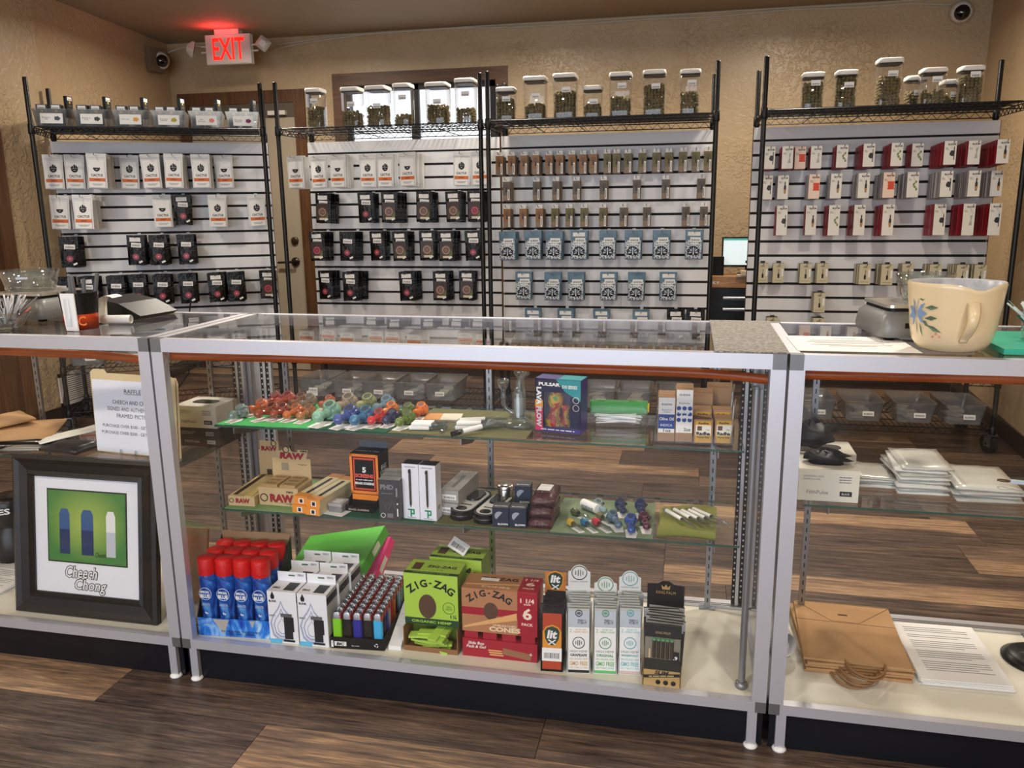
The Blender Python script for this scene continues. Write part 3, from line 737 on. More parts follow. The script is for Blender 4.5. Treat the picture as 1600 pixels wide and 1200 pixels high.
# --- white cards with red backs
PIC = {}
def pic_mesh(kind):
    """small product picture: a dripper, a sprig, a jar or an orange block"""
    if kind in PIC: return PIC[kind]
    b = MB()
    if kind in ('orange', 'shield'):
        b.add([(-.016, 0, -.018), (.016, 0, -.018), (.016, 0, -.012), (.013, 0, -.006), (.016, 0, 0), (.013, 0, .006), (.016, 0, .012), (.016, 0, .02), (-.016, 0, .02), (-.016, 0, .012), (-.013, 0, .006), (-.016, 0, 0), (-.013, 0, -.006), (-.016, 0, -.012)], [tuple(range(14))]); ms = [mat((222, 74, 40), .5)]
    elif kind == 'vial':
        b.add([(-.004, 0, -.03), (.004, 0, -.03), (.006, 0, -.012), (.006, 0, .006), (.003, 0, .012), (.003, 0, .028), (-.003, 0, .028), (-.003, 0, .012), (-.006, 0, .006), (-.006, 0, -.012)], [tuple(range(10))], 0); b.add([(-.0035, -.0002, -.028), (.0035, -.0002, -.028), (.005, -.0002, -.010), (-.005, -.0002, -.010)], [(0, 1, 2, 3)], 1); ms = [mat((52, 44, 38), .4), mat((190, 134, 58), .4)]
    elif kind == 'sprig':
        for j in range(7):
            a = j * .9; x, z_ = .007 * math.cos(a), -.02 + .006 * j
            b.add([(x - .003, 0, z_ - .006), (x + .005, 0, z_ - .002), (x + .003, 0, z_ + .007), (x - .004, 0, z_ + .003)], [(0, 1, 2, 3)], j % 2)
        ms = [mat((96, 128, 62), .5), mat((176, 178, 120), .5)]
    elif kind == 'dark':
        b.add([(.011 * math.cos(.7 * k) * (1 + .25 * (k % 2)), 0, .014 * math.sin(.7 * k)) for k in range(9)], [tuple(range(9))], 0); b.add([(.006, -.0002, -.03), (.010, -.0002, -.03), (.010, -.0002, .03), (.006, -.0002, .03)], [(0, 1, 2, 3)], 0); ms = [mat((40, 42, 44), .4)]
    else:
        b.add([(-.009, 0, -.024), (.007, 0, -.024), (.003, 0, .0), (.007, 0, .024), (-.004, 0, .02), (-.001, 0, 0)], [(0, 1, 2, 3, 4, 5)], 0); ms = [mat((176, 176, 172), .4)]
    PIC[kind] = b.mesh('product_picture', ms); return PIC[kind]
REDS = mat((150, 22, 34), .35, name='crimson card'); GREYS = mat((170, 162, 160), .4, name='grey card edge'); CARD = mat((236, 232, 222), .4, name='ivory card'); PEACH = mat((244, 216, 196), .4)
CARD_ME = {}
def card_me(h, side, face):
    k = (h, side.name, face.name)
    if k not in CARD_ME:
        CARD_ME[k] = MB().bx(-.0275, .0275, -.0045, .0135, -h, 0, [1, 1, 0, 1, 1, 1]).mesh('card', [face, side])
    return CARD_ME[k]
def bloom_card(h, side, kind, label, group):
    face = PEACH if kind in ('orange', 'shield') else CARD
    o = obj('card_pack', card_me(h, side, face)); BACKME[o.data.name] = card_me(h, side, side); tag(o, label, 'card pack', group)
    text(o, 'BLOOM', INK, (.006, -.0050, -.016), .034, .008, bold=.04)
    obj('product_picture', pic_mesh(kind), o, (.010, -.0050, -h * .52), (0, 0, 0), (1, 1, 1.05))
    panel(o, 'fine_print', GREYINK, -.016, -.0047, -.034, .012, .0025); panel(o, 'fine_print', GREYINK, -.014, -.0047, -.040, .016, .002)
    return o
# --- cream boxes
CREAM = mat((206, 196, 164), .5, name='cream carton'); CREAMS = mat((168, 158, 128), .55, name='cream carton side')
def cream_box(label, group):
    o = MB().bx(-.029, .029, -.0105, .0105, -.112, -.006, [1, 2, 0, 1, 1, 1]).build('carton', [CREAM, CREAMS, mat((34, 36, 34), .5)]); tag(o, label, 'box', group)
    MB().bx(-.012, .012, -.001, .001, -.008, .006).build('hang_tab', mat((40, 42, 40), .4), o)
    panel(o, 'print_heading', mat((120, 116, 96), .5), 0, -.0108, -.022, .02, .005)
    b = MB(); b.add([(-.006, 0, -.022), (.004, 0, -.022), (.004, 0, -.004), (.0015, 0, .002), (.0015, 0, .026), (-.0015, 0, .026), (-.0015, 0, .004), (-.006, 0, -.002)], [tuple(range(8))])
    b.build('device_picture', INK, o, (.002, -.0111, -.064)); panel(o, 'fine_print', mat((150, 140, 110), .5), 0, -.0108, -.1, .04, .0025); panel(o, 'price_strip', WCARD, .021, -.0110, -.056, .010, .04)
    return o

def hang(i, rowname, zt, tops, sp, maker, cat_word, wob=3.0, variants=None, start=0):
    """one row of pegs: tops = [(x, packs on the peg)]; the front pack carries the printed parts"""
    for k, (x, n) in enumerate(tops):
        where = '%s peg, %s row, %s' % (ORD[k + start], rowname, RNAME[i])
        grp = '%s packs on the %s' % (cat_word, where)
        v = variants[k] if variants else None
        dyf = min(.455 - n * sp - .02, .388 - n * .021); sp_ = min(sp, (.390 - dyf) / n)
        desc, mk = maker(v)
        peg(i, x, zt - .014, .406 - dyf + .05, 'steel peg hook holding %s, %s' % (cat_word, where), 'peg hooks on the ' + RNAME[i])
        for j in range(n):
            rz = RACKS[i][2] + R(rh.uniform(-wob, wob)); ry = R(rh.uniform(-.6, .6) * wob * .5)
            loc = rp(i, x + rh.uniform(-.004, .004) * (j > 0), dyf + j * sp_, zt - .001 * j)
            if j == 0:
                o = mk('front %s, %s' % (desc, where), grp); o.location = loc; o.rotation_euler = (R(-1.5), ry, rz)
                first = o
            else:
                dup(first, loc, (R(-1.0), ry, rz), '%s, %s from the front, %s' % (desc.split(' with ')[0], ORD[j], where), grp, parts=False).data = BACKME.get(first.data.name, first.data)

BACKME = {}
def W(v): return 'white pouch with cactus print', lambda l, g: white_pouch(v or 0, l, g)
def B(v):
    kind, k = v; d = {'pink': 'black pouch with small pink flower', 'brown': 'black pouch with brown round emblem', 'rose': 'black pouch with rose emblem'}[kind]
    return d, lambda l, g: black_pouch(kind, k, l, g)
def K(v):
    d = {0: 'brown box with orange panel', 1: 'brown box with olive panel', 2: 'brown box with grey panel'}[v]
    return d, lambda l, g: brown_box([(150, 104, 62), (112, 104, 58), (104, 92, 82)][v], l, g)
def U(v): return 'blue pouch with fan emblem', lambda l, g: blue_pouch(v, l, g)
def C(h, side):
    def mk(v): return 'white card pack with ' + {'orange': 'orange block', 'shield': 'orange shield', 'vial': 'amber vial', 'sprig': 'green sprig', 'dark': 'dark fruit', 'pale': 'pale shape'}[v], lambda l, g: bloom_card(h, side, v, l, g)
    return mk
def X(v): return 'cream carton with device picture', lambda l, g: cream_box(l, g)

hang(0, 'top', 1.580, [(-.582, 3), (-.47, 3), (-.326, 6), (-.184, 2), (-.052, 5), (.082, 6), (.224, 5), (.346, 3)], .045, W, 'white pouches', 7, [0, 0, 1, 0, 0, 0, 0, 1])
hang(0, 'second', 1.352, [(-.562, 4), (-.423, 6), (-.022, 3)], .045, W, 'white pouches', 7, [1, 0, 1])
hang(0, 'second', 1.350, [(.091, 3)], .045, B, 'black pouches', 7, [('pink', 1)], start=3)
hang(0, 'second', 1.348, [(.295, 4), (.515, 2)], .045, W, 'white pouches', 7, [0, 0], start=4)
pk = [('pink', 0), ('pink', 2), ('pink', 1)]
hang(0, 'third', 1.118, [(-.532, 5), (-.181, 4), (-.052, 5), (.099, 5)], .045, B, 'black pouches', 9, [pk[0], pk[2], pk[1], pk[0]])
hang(0, 'bottom', .884, [(-.599, 5), (-.46, 5), (-.309, 5), (-.197, 4), (-.054, 5), (.088, 5), (.253, 5), (.365, 5), (.554, 3)], .045, B, 'black pouches', 9, [pk[0], pk[2], pk[0], pk[1], pk[0], pk[1], pk[2], pk[0], ('rose', 1)])
hang(1, 'top', 1.574, [(-.637, 5), (-.519, 2), (-.346, 6), (-.189, 3), (-.068, 4), (.1, 7), (.4, 3), (.517, 5)], .032, W, 'white pouches', 6, [1, 0, 1, 0, 0, 1, 0, 0])
br = [('brown', 0), ('brown', 1), ('brown', 2)]
hang(1, 'second', 1.349, [(-.447, 6), (-.19, 5), (-.014, 7), (.191, 6), (.357, 5), (.491, 5)], .034, B, 'black pouches', 7, [br[0], pk[2], br[1], br[2], br[0], ('rose', 0)])
hang(1, 'third', 1.121, [(-.504, 6), (-.305, 6), (-.128, 5), (.029, 6), (.178, 4), (.317, 6), (.471, 5)], .034, B, 'black pouches', 7, [('rose', 1), pk[0], pk[2], br[1], br[2], br[0], pk[2]])
hang(1, 'bottom', .881, [(-.479, 5), (-.286, 7), (.062, 6), (.267, 5), (.422, 4)], .034, B, 'black pouches', 7, [pk[2], pk[2], pk[2], br[1], br[0]])
hang(2, 'top', 1.562, [(-.595, 5), (-.524, 5), (-.452, 5), (-.384, 5), (-.311, 4), (-.249, 4), (-.18, 4), (-.119, 3), (-.057, 4), (.02, 4), (.072, 4), (.133, 3), (.215, 3), (.291, 3), (.359, 3), (.438, 4), (.506, 3), (.57, 4)], .0235, K, 'brown boxes', 2, [0] * 9 + [1] * 9)
hang(2, 'second', 1.418, [(-.551, 6), (-.387, 3), (-.27, 4), (-.155, 3), (-.001, 3), (.183, 2), (.345, 2), (.542, 2)], .0235, K, 'brown boxes', 2, [2] * 8)
hang(2, 'third', 1.266, [(-.558, 4), (-.464, 4), (-.364, 5), (-.279, 3), (-.196, 3), (-.11, 3), (-.002, 3), (.113, 3), (.243, 2), (.461, 3), (.56, 3)], .0235, K, 'brown boxes', 2, [0, 0, 0, 1, 1, 1, 1, 2, 2, 2, 2])
hang(2, 'fourth', 1.117, [(-.548, 6), (-.407, 4), (-.277, 5), (-.137, 4), (.026, 3), (.172, 3), (.332, 3), (.512, 3)], .032, U, 'blue pouches', 4, [0, 0, 0, 1, 0, 0, 0, 1])
hang(2, 'fifth', .879, [(-.469, 3), (-.291, 4), (-.155, 4), (.033, 3), (.195, 3), (.376, 2)], .032, U, 'blue pouches', 4, [1, 0, 0, 1, 0, 1])
hang(2, 'sixth', .660, [(-.413, 3), (-.218, 3), (-.006, 3), (.225, 3)], .032, U, 'blue pouches', 4, [1, 1, 1, 1])
hang(2, 'sixth', .667, [(.423, 3), (.536, 3)], .032, B, 'black pouches', 6, [pk[2], pk[2]], start=4)
hang(3, 'top', 1.546, [(-.539, 8), (-.449, 8), (-.378, 5), (-.301, 6), (-.18, 8), (-.06, 10), (.072, 10), (.189, 6), (.306, 12), (.421, 11), (.536, 13)], .0195, C(.113, REDS), 'red-backed cards', 1.5, ['dark', 'pale', 'orange', 'pale', 'sprig', 'dark', 'sprig', 'sprig', 'dark', 'pale', 'vial'])
hang(3, 'second', 1.403, [(-.535, 4), (-.456, 5), (-.304, 7), (-.2, 8), (-.069, 9), (.046, 10), (.164, 9), (.303, 12), (.436, 11), (.558, 8)], .0195, C(.125, GREYS), 'grey-backed cards', 1.5, ['dark', 'vial', 'orange', 'vial', 'vial', 'shield', 'sprig', 'dark', 'vial', 'vial'])
hang(3, 'third', 1.244, [(-.455, 6), (-.304, 5), (-.198, 8), (-.074, 8), (.056, 10), (.305, 9), (.427, 11), (.54, 12)], .0195, C(.156, REDS), 'red-backed cards', 1.5, ['dark', 'vial', 'sprig', 'vial', 'vial', 'dark', 'pale', 'dark'])
hang(3, 'fourth', .942, [(-.535, 3), (-.451, 3), (-.312, 4), (-.222, 3), (-.018, 6), (.087, 7), (.202, 4), (.327, 6), (.45, 7), (.533, 7)], .0225, X, 'cream cartons', 1.5)
hang(3, 'fifth', .787, [(-.234, 5)], .0225, X, 'cream carton stack', 1.5)
hang(3, 'bottom', .646, [(-.471, 4), (-.227, 4)], .0225, X, 'cream cartons', 1.5)
# ================================================================ jars and bins on the racks
LIDM = mat((236, 233, 226), .35, name='white jar lid'); GASKET = mat((30, 26, 24), .5)
BUD = mat((118, 104, 62), .85, name='dried green buds', var=.55, vscale=120, bump=.6, bscale=200)
def ico():
    b = bmesh.new(); bmesh.ops.create_icosphere(b, subdivisions=1, radius=1.0); v = [x.co.copy() for x in b.verts]; f = [tuple(q.index for q in p.verts) for p in b.faces]; b.free(); return v, f
ICOV, ICOF = ico()
def heap(w, d, h, seed, r=.0095):
    """a jar's filling of small lumps"""
    rr = random.Random(seed); b = MB(); nx = max(3, int(w / (r * 1.7))); ny = max(3, int(d / (r * 1.7))); nz = max(2, int(h / (r * 1.55)))
    for k in range(nz + 1):
        for i in range(nx):
            for j in range(ny):
                edge = i in (0, nx - 1) or j in (0, ny - 1)
                if k < nz - 1 and not edge: continue
                if k == nz and rr.random() < .55: continue
                s = r * rr.uniform(.8, 1.3); x = -w / 2 + r + (w - 2 * r) * i / (nx - 1); y = -d / 2 + r + (d - 2 * r) * j / (ny - 1)
                M = Matrix.Translation((x + rr.uniform(-.002, .002), y + rr.uniform(-.002, .002), min(r + k * r * 1.5, h) + rr.uniform(-.002, .003))) @ Matrix.Rotation(rr.uniform(0, 6), 4, 'Z') @ Matrix.Diagonal((s * rr.uniform(.8, 1.15), s * rr.uniform(.8, 1.15), s * rr.uniform(.8, 1.2), 1))
                b.add(ICOV, ICOF, 0, True, M)
    return b.mesh('bud_heap', BUD)
def rr_ring(w, d, r, z, n=4):
    pts = []
    for cx, cy_, a0 in ((w / 2 - r, d / 2 - r, 0), (-w / 2 + r, d / 2 - r, 90), (-w / 2 + r, -d / 2 + r, 180), (w / 2 - r, -d / 2 + r, 270)):
        for k in range(n + 1):
            a = R(a0 + 90 * k / n); pts.append((cx + r * math.cos(a), cy_ + r * math.sin(a), z))
    return pts
def jar(i, xl, w, h, fill, dy, lab, label, stick=None, d=None):
    d = d or w; loc = rp(i, xl + w / 2, dy + d / 2, SHZ + .002)
    t = thing('storage_jar', label, 'jar', loc, RACKS[i][2], 'clear jars with white lids on the racks')
    hb = h - .034; r = .018
    b = MB(); b.loft([rr_ring(w * .93, d * .93, r, 0.0), rr_ring(w * .95, d * .95, r, .012), rr_ring(w * .97, d * .97, r, hb), rr_ring(w * .90, d * .90, r, hb + .008)], 0, False); b.add(rr_ring(w * .93, d * .93, r, 0.001), [tuple(range(20))], 0)
    b.build('jar_body', CLEARP, t)
    MB().loft([rr_ring(w * .91, d * .91, r, hb + .004), rr_ring(w * .93, d * .93, r, hb + .010)], 0, True).build('gasket', GASKET, t)
    MB().loft([rr_ring(w * .96, d * .96, r, hb + .010), rr_ring(w * 1.02, d * 1.02, r, hb + .012), rr_ring(w * 1.02, d * 1.02, r, hb + .026), rr_ring(w * .96, d * .96, r * .9, h - .002), rr_ring(w * .80, d * .80, r * .8, h)], 0, True).build('lid', LIDM, t)
    z = stick if stick is not None else hb * .62
    panel(t, 'price_sticker', STICKER2, w * .08, -d * .485 - .0005, z, .045, .026)
    hp = obj('bud_heap', heap(w * .86, d * .86, hb * fill, int(1000 * (xl + 2) + 77 * i)), None, (loc[0], loc[1], loc[2] + .003), (0, 0, RACKS[i][2]))
    tag(hp, 'dried green buds inside the ' + lab, 'dried buds', None, 'stuff')
J1 = [(-.469, .100, .222, .60, .150), (-.252, .112, .220, .46, .125), (-.104, .125, .222, .55, .110), (.061, .104, .228, .28, .150), (.25, .126, .226, .52, .12), (.421, .112, .240, .36, .155)]
for k, (x, w, h, f, s) in enumerate(J1):
    jar(1, x, w, h, f, .10, '%s jar from the left, second rack' % ORD[k], 'clear lidded jar of buds, %s from left, rack before the window' % ORD[k], s)
J2 = [(-.575, .104, .178, .80, .115), (-.423, .122, .228, .40, .125), (-.261, .126, .236, .68, .15), (-.099, .102, .168, .52, .085), (.041, .118, .230, .5, .16), (.216, .120, .234, .75, .15), (.408, .106, .229, .55, .16)]
for k, (x, w, h, f, s) in enumerate(J2):
    jar(2, x, w, h, f, .10, '%s jar from the left, third rack' % ORD[k], 'clear lidded jar of buds, %s from left, rack above blue pouches' % ORD[k], s)
J3 = [(-.408, .105, .178, .82, .125, .10), (-.250, .102, .182, .95, .11, .10), (-.058, .114, .230, .70, .155, .10), (.115, .10, .165, .60, None, .27), (.145, .112, .176, .45, .12, .10), (.285, .10, .14, .5, None, .27), (.316, .105, .178, .85, .135, .10)]
n3 = ['first', 'second', 'tallest', 'fourth half-hidden', 'fifth', 'short half-hidden', 'last']
for k, (x, w, h, f, s, dy) in enumerate(J3):
    jar(3, x, w, h, f, dy, '%s jar on the right rack' % n3[k], 'clear lidded jar of buds, %s from left on the right rack' % n3[k] if k != 2 else 'tallest clear lidded jar of buds on the right rack', s)

def bin_me(w, d, h, t=.002):
    """tapered open plastic bin, wall thickness t, rolled rim"""
    b = MB(); k = .82; r = .018
    rings = [rr_ring(w * k, d * .9, r, 0), rr_ring(w * .97, d * .985, r, h * .97), rr_ring(w, d, r, h * .975), rr_ring(w, d, r, h), rr_ring(w * .955, d * .97, r, h), rr_ring(w * .94, d * .96, r, h * .96), rr_ring(w * k - .006, d * .9 - .006, r, .003)]
    b.loft(rings, 0, False); b.add(rings[0], [tuple(range(20))[::-1]], 0); b.add(rings[-1], [tuple(range(20))], 0)
    return b.mesh('plastic_bin', FROST)
BIN_ME = bin_me(.188, .30, .098); BINW_ME = bin_me(.205, .31, .105)
# six bins of black cartons on the angled rack
CARTBLK = mat((38, 40, 40), .4, name='black carton'); GOLD = mat((206, 166, 70), .35, .3)
def carton_proto():
    o = MB().bx(-.0275, .0275, -.009, .009, 0, .118).build('carton', [CARTBLK]); tag(o, 'x', 'box')
    MB().bx(-.020, .020, -.0094, -.009, .094, .114).build('price_sticker', STICKER2, o)
    MB().lathe([(0, 0), (.008, 0), (.008, .0004), (0, .0004)], 14, 0, Matrix.Translation((0, -.0090, .083)) @ Matrix.Rotation(R(90), 4, 'X')).build('gold_dot', GOLD, o)
    panel(o, 'print_line', mat((120, 108, 70), .4), 0, -.0092, .066, .024, .004)
    return o
CPROTO = None
FRUIT = [('blue berries', 'Blueberry\nOG', (50, 70, 96)), ('dark berries', 'Blackberry\nKush', (40, 40, 44)), ('orange slices', 'Mango', (224, 160, 60)), ('pineapple', 'Pineapple\nExpress', (178, 160, 50)), ('pink pear', 'Pink\nLemonade', (226, 130, 130)), ('purple flower', 'Purple\nPunch', (120, 40, 90))]
BX = [-.52, -.32, -.121, .079, .281, .482]
rb = random.Random(3)
for k, x in enumerate(BX):
    fr_, words, col = FRUIT[k]; loc = rp(0, x, .25, SHZ + .002)
    t = thing('plastic_bin', 'milky plastic bin labelled with %s on the angled left rack' % fr_, 'bin', loc, RACKS[0][2], 'labelled bins on top of the angled rack')
    obj('bin_body', BIN_ME, t)
    c = MB().bx(-.056, .056, -.0006, 0, -.027, .027).build('picture_label', WCARD, t, (.006, -.148, .046), (R(-7), 0, 0))
    text(c, words, INK, (-.026, -.0009, 0), .042, .016 if '\n' in words else .007)
    b = MB()
    for q in range(5):
        a = 2 * math.pi * q / 5; b.add([(.007 * math.cos(j * .785) + .009 * math.cos(a), -.0002 * q, .007 * math.sin(j * .785) + .006 * math.sin(a)) for j in range(8)], [tuple(range(8))])
    b.build('fruit_picture', mat(col, .5), c, (.028, -.001, 0))
    n = 7
    for j in range(n):
        jx = (-.045 if j % 2 == 0 else .022) + rb.uniform(-.004, .004); jy = -.098 + .030 * (j // 2) + rb.uniform(0, .004)
        tall = .0; rx = R(rb.uniform(2, 8))
        if j == n - 1: jx, jy, tall, rx = .062, .02, .058, 0
        lab = 'black carton in the bin with %s, %s from the front' % (fr_, ORD[j])
        cl = rp(0, x + jx, .25 + jy, SHZ + .008 + tall)
        if CPROTO is None:
            CPROTO = carton_proto(); o = CPROTO; o.location = cl; o['label'] = lab; o['group'] = 'black cartons in the bins'
        else: o = dup(CPROTO, cl, None, lab, 'black cartons in the bins')
        o.rotation_euler = (rx, 0, RACKS[0][2] + (R(70) if j == n - 1 else R(rb.uniform(-3, 3))))
# bins on the low shelves
PACKW = mat((206, 202, 190), .5, name='pale packets', var=.25, vscale=60)
def low_bin(i, x, z, lab, fillh=.035, dx=.02, wide=True, second=False):
    loc = rp(i, x, .185, z + .004)
    t = thing('plastic_bin', lab, 'bin', loc, RACKS[i][2], 'milky bins on the low rack shelves')
    obj('bin_body', BINW_ME, t)
    MB().bx(-.028, .028, -.0006, 0, -.013, .013).build('price_sticker', STICKER, t, (dx, -.1475, .042), (R(-9), 0, 0))
    if second: MB().bx(-.036, .036, -.0006, 0, -.014, .014).build('white_sticker', WCARD, t, (dx - .008, -.1455, .018), (R(-9), 0, 0))
    for q in range(4):
        o = MB().bx(-.03, .03, -.045, .045, 0, .010).build('packet', PACKW, None, rp(i, x + rb.uniform(-.025, .025), .12 + .045 * q, z + .010 + .003 * q + (.012 if q % 2 else 0)), (R(rb.uniform(-4, 4)), 0, RACKS[i][2] + rb.uniform(-.5, .5)))
        tag(o, 'pale packet, %s from front in %s' % (ORD[q], lab.replace('milky plastic bin', 'bin').replace(' shelf of', ' shelf,')), 'packet', 'packets lying in the low bins')
for k, x in enumerate((-.505, -.282, -.080, .112, .305)):
    low_bin(1, x, .13, 'milky plastic bin %s, low shelf of second rack' % ORD[k], second=(k == 0), dx=(.0 if k else .004))
for k, x in enumerate((-.24, .005, .205, .425)):
    low_bin(2, x, .13, 'milky plastic bin %s, low shelf of third rack' % ORD[k])
for k, x in enumerate((-.25, -.01, .24, .475)):
    low_bin(3, x, .13, 'milky plastic bin %s, low shelf of right rack' % ORD[k])
for k, x in enumerate((-.475, -.25, -.02)):
    low_bin(0, x, .385, 'milky plastic bin %s, middle shelf of left rack' % ORD[k])
# ================================================================ fixtures on walls and ceiling
PLASW = mat((222, 214, 206), .4, name='white fixture plastic')
ex = thing('exit_sign', 'white illuminated sign with glowing red EXIT letters under the ceiling', 'exit sign', (-1.905, 3.77, 2.262), R(3))
MB().bx(-.168, .168, -.022, .022, 0, .195).build('housing', PLASW, ex, bevel=.008)
MB().bx(-.160, .160, -.027, -.021, .006, .189).build('face_plate', PLASW, ex, bevel=.004)
REDG = mat((255, 26, 16), .4, name='glowing red letters', emit=2.2)
text(ex, 'EXIT', REDG, (.006, -.0275, .100), .240, .145, bold=.015)
MB().bx(-.09, .09, -.03, .03, .195, CEIL - 2.262).build('canopy', PLASW, ex)
for sx in (-1, 1):
    for z in (.085, .125): MB().tube([(sx * .165, 0, z), (sx * .215, 0, z)], .006, 8).build('lamp_arm', PLASW, ex)
    h = MB().loft([rr_ring(.085, .085, .012, 0), rr_ring(.085, .085, .012, .018), rr_ring(.04, .04, .012, .05)], 0, True).build('lamp_head', PLASW, ex, (sx * .262, -.015, .115 + .01 * sx), (R(100 if sx > 0 else 75), R(-28 if sx < 0 else 38), R(-55 if sx < 0 else 25)))
    MB().loft([rr_ring(.074, .074, .01, -.002), rr_ring(.074, .074, .01, .001)], 0, True).build('lamp_lens', mat((170, 172, 176), .25, .4, name='prismatic lens', bump=.8, bscale=260), h)
lamp('exit_sign_glow', (-1.905, 3.64, 2.40), .8, .18, (R(195), 0, 0), (1, .05, .06), 'RECTANGLE', .04)
def dome_cam(label, loc, n, r=.055):
    """bullet-dome camera on a square plate; n = facing direction"""
    q = Vector(n).to_track_quat('Z', 'Y').to_euler()
    t = thing('security_camera', label, 'camera', loc, 0, 'dome security cameras', rot=q)
    MB().lathe([(0, -.05), (r * 1.0, -.05), (r * 1.05, -.02), (r, 0), (r * .92, .016), (r * .72, .024)], 24).build('camera_shell', PLASW, t)
    MB().lathe([(r * .74, .020), (r * .70, .030), (r * .5, .044), (r * .25, .051), (0, .053)], 24).build('lens_dome', mat((10, 10, 12), .06, name='black dome', coat=1), t)
    for a in (30, 150, 270): MB().lathe([(0, .017), (.004, .017), (.004, .0185), (0, .019)], 8, 0, None, (r * .83 * math.cos(R(a)), r * .83 * math.sin(R(a)), 0)).build('screw', mat((60, 58, 54), .4, .5), t)
dome_cam('white dome camera on the left wall near the exit sign', (-2.515, 3.86, 2.33), (.75, -.62, -.18), .06)
MB_ = MB().bx(-.07, .07, -.05, 0, -.085, .085).build('junction_plate', mat((120, 106, 84), .5), None, (-2.567, 3.83, 2.33), (0, 0, R(82)), bevel=.004); tag(MB_, 'tan junction box behind the left dome camera', 'junction box')
dome_cam('white dome camera in the upper right corner of the back wall', (2.885, 4.035, 2.385), (-.12, -.9, -.25), .062)
CABLE = mat((206, 198, 182), .5, name='white cable')
cb = MB(); cb.tube([(-1.72, 4.085, 2.41), (-1.4, 4.088, 2.45), (-1.0, 4.088, 2.474), (-.4, 4.088, 2.478), (.1, 4.088, 2.462), (.5, 4.088, 2.455), (1.0, 4.088, 2.462), (1.4, 4.088, 2.452), (1.9, 4.088, 2.47), (2.3, 4.088, 2.458), (2.6, 4.088, 2.462), (2.83, 4.08, 2.44)], .0045, 6)
tag(cb.build('cable', CABLE), 'white cable sagging along the top of the back wall', 'cable')
cb = MB(); cb.tube([(-1.70, 4.09, 2.44), (-1.2, 4.09, 2.476), (-.3, 4.09, 2.482), (.7, 4.09, 2.478), (1.6, 4.09, 2.482), (2.3, 4.09, 2.478), (2.9, 4.09, 2.484)], .004, 6)
tag(cb.build('cable', CABLE), 'white cable running straight along the ceiling line of the back wall', 'cable')
cb = MB(); cb.tube([(-2.46, 3.87, 2.385), (-2.40, 3.95, 2.43), (-2.30, 4.0, 2.445), (-2.22, 4.0, 2.42)], .004, 6)
tag(cb.build('cable', CABLE), 'short white cable from the left camera to the exit sign', 'cable')
# return air grille low on the left wall
vt = thing('air_vent', 'white louvred air vent low on the left wall', 'vent', (-2.392, 2.34, .10), R(90))
VW, VH = .40, .20
f = MB(); f.bx(0, VW, -.008, 0, 0, .022); f.bx(0, VW, -.008, 0, VH - .022, VH); f.bx(0, .022, -.008, 0, 0, VH); f.bx(VW - .022, VW, -.008, 0, 0, VH); f.bx(VW / 2 - .008, VW / 2 + .008, -.008, 0, 0, VH)
f.build('vent_frame', PLASW, vt)
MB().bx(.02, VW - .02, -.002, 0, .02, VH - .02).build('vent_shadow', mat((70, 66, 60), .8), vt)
for k in range(12):
    MB().bx(.022, VW - .022, -.007, -.002, -.0045, .0035, 0, Matrix.Translation((0, 0, .03 + .0127 * k)) @ Matrix.Rotation(R(-25), 4, 'X')).build('louvre', PLASW, vt)
# cords by the left rack
for pts, lab in (([(-2.30, 2.35, .75), (-2.28, 2.30, .45), (-2.22, 2.20, .28), (-2.19, 2.1, .05), (-2.1, 1.9, .008)], 'black power cord hanging beside the left wall'), ([(-1.45, 2.35, .75), (-1.50, 2.33, .5), (-1.47, 2.3, .35), (-1.55, 2.2, .2)], 'black cord hanging behind the left bins')):
    tag(MB().tube(pts, .004, 6).build('power_cord', BLACK), lab, 'cord')
# desk with a screen behind the gap between racks
dk_ = thing('work_cart', 'black cart with wooden top seen between the racks', 'cart', (1.62, 3.42, 0))
MB().bx(-.22, .30, -.02, .28, .755, .822).build('wooden_top', wood('honey wood top', (150, 104, 62), (190, 140, 92), (2, 20, 20), .4), dk_, bevel=.004)
text(dk_, 'KY', WHITE, (-.145, -.0206, .784), .04, .018, bold=.02)
MB().bx(-.20, .28, 0, .26, .30, .75).build('cart_body', mat((14, 14, 15), .4), dk_)
for z in (.69, .62): MB().tube([(-.10, -.03, z), (.12, -.03, z)], .013, 10).build('handle', STEEL, dk_)
for x in (-.19, .27):
    for y in (.01, .25): MB().bx(x - .01, x + .01, y - .01, y + .01, 0, .30).build('leg', BLACK, dk_)
mo = thing('monitor', 'small screen with white page standing on the wooden cart', 'monitor', (1.665, 3.52, .822))
MB().bx(-.16, .16, -.012, .012, .05, .235).build('bezel', BLK_GLOSS, mo, (0, 0, 0), (R(-10), 0, 0), bevel=.004)
MB().bx(-.15, .15, -.0128, -.012, .062, .226).build('screen', mat((206, 222, 228), .3, emit=.55), mo, (0, 0, 0), (R(-10), 0, 0))
MB().bx(-.15, .15, -.0134, -.0128, .214, .226).build('screen_bar', mat((70, 160, 150), .3, emit=.4), mo, (0, 0, 0), (R(-10), 0, 0))
MB().bx(-.06, .06, -.06, .05, 0, .012).bx(-.015, .015, 0, .015, .01, .09).build('stand', BLACK, mo)
tag(MB().rbx(-.035, .035, -.02, .02, 0, .115, .006).build('card_reader', BLACK, None, (1.485, 3.50, .822)), 'black card reader beside the small screen', 'card reader')
tag(MB().bx(-.07, .07, -.03, .03, 0, .012).bx(-.045, .04, -.034, .03, .008, .035).build('paper_tray', mat((196, 176, 146), .5), None, (1.665, 3.42, .822)), 'tan paper tray in front of the small screen', 'tray')
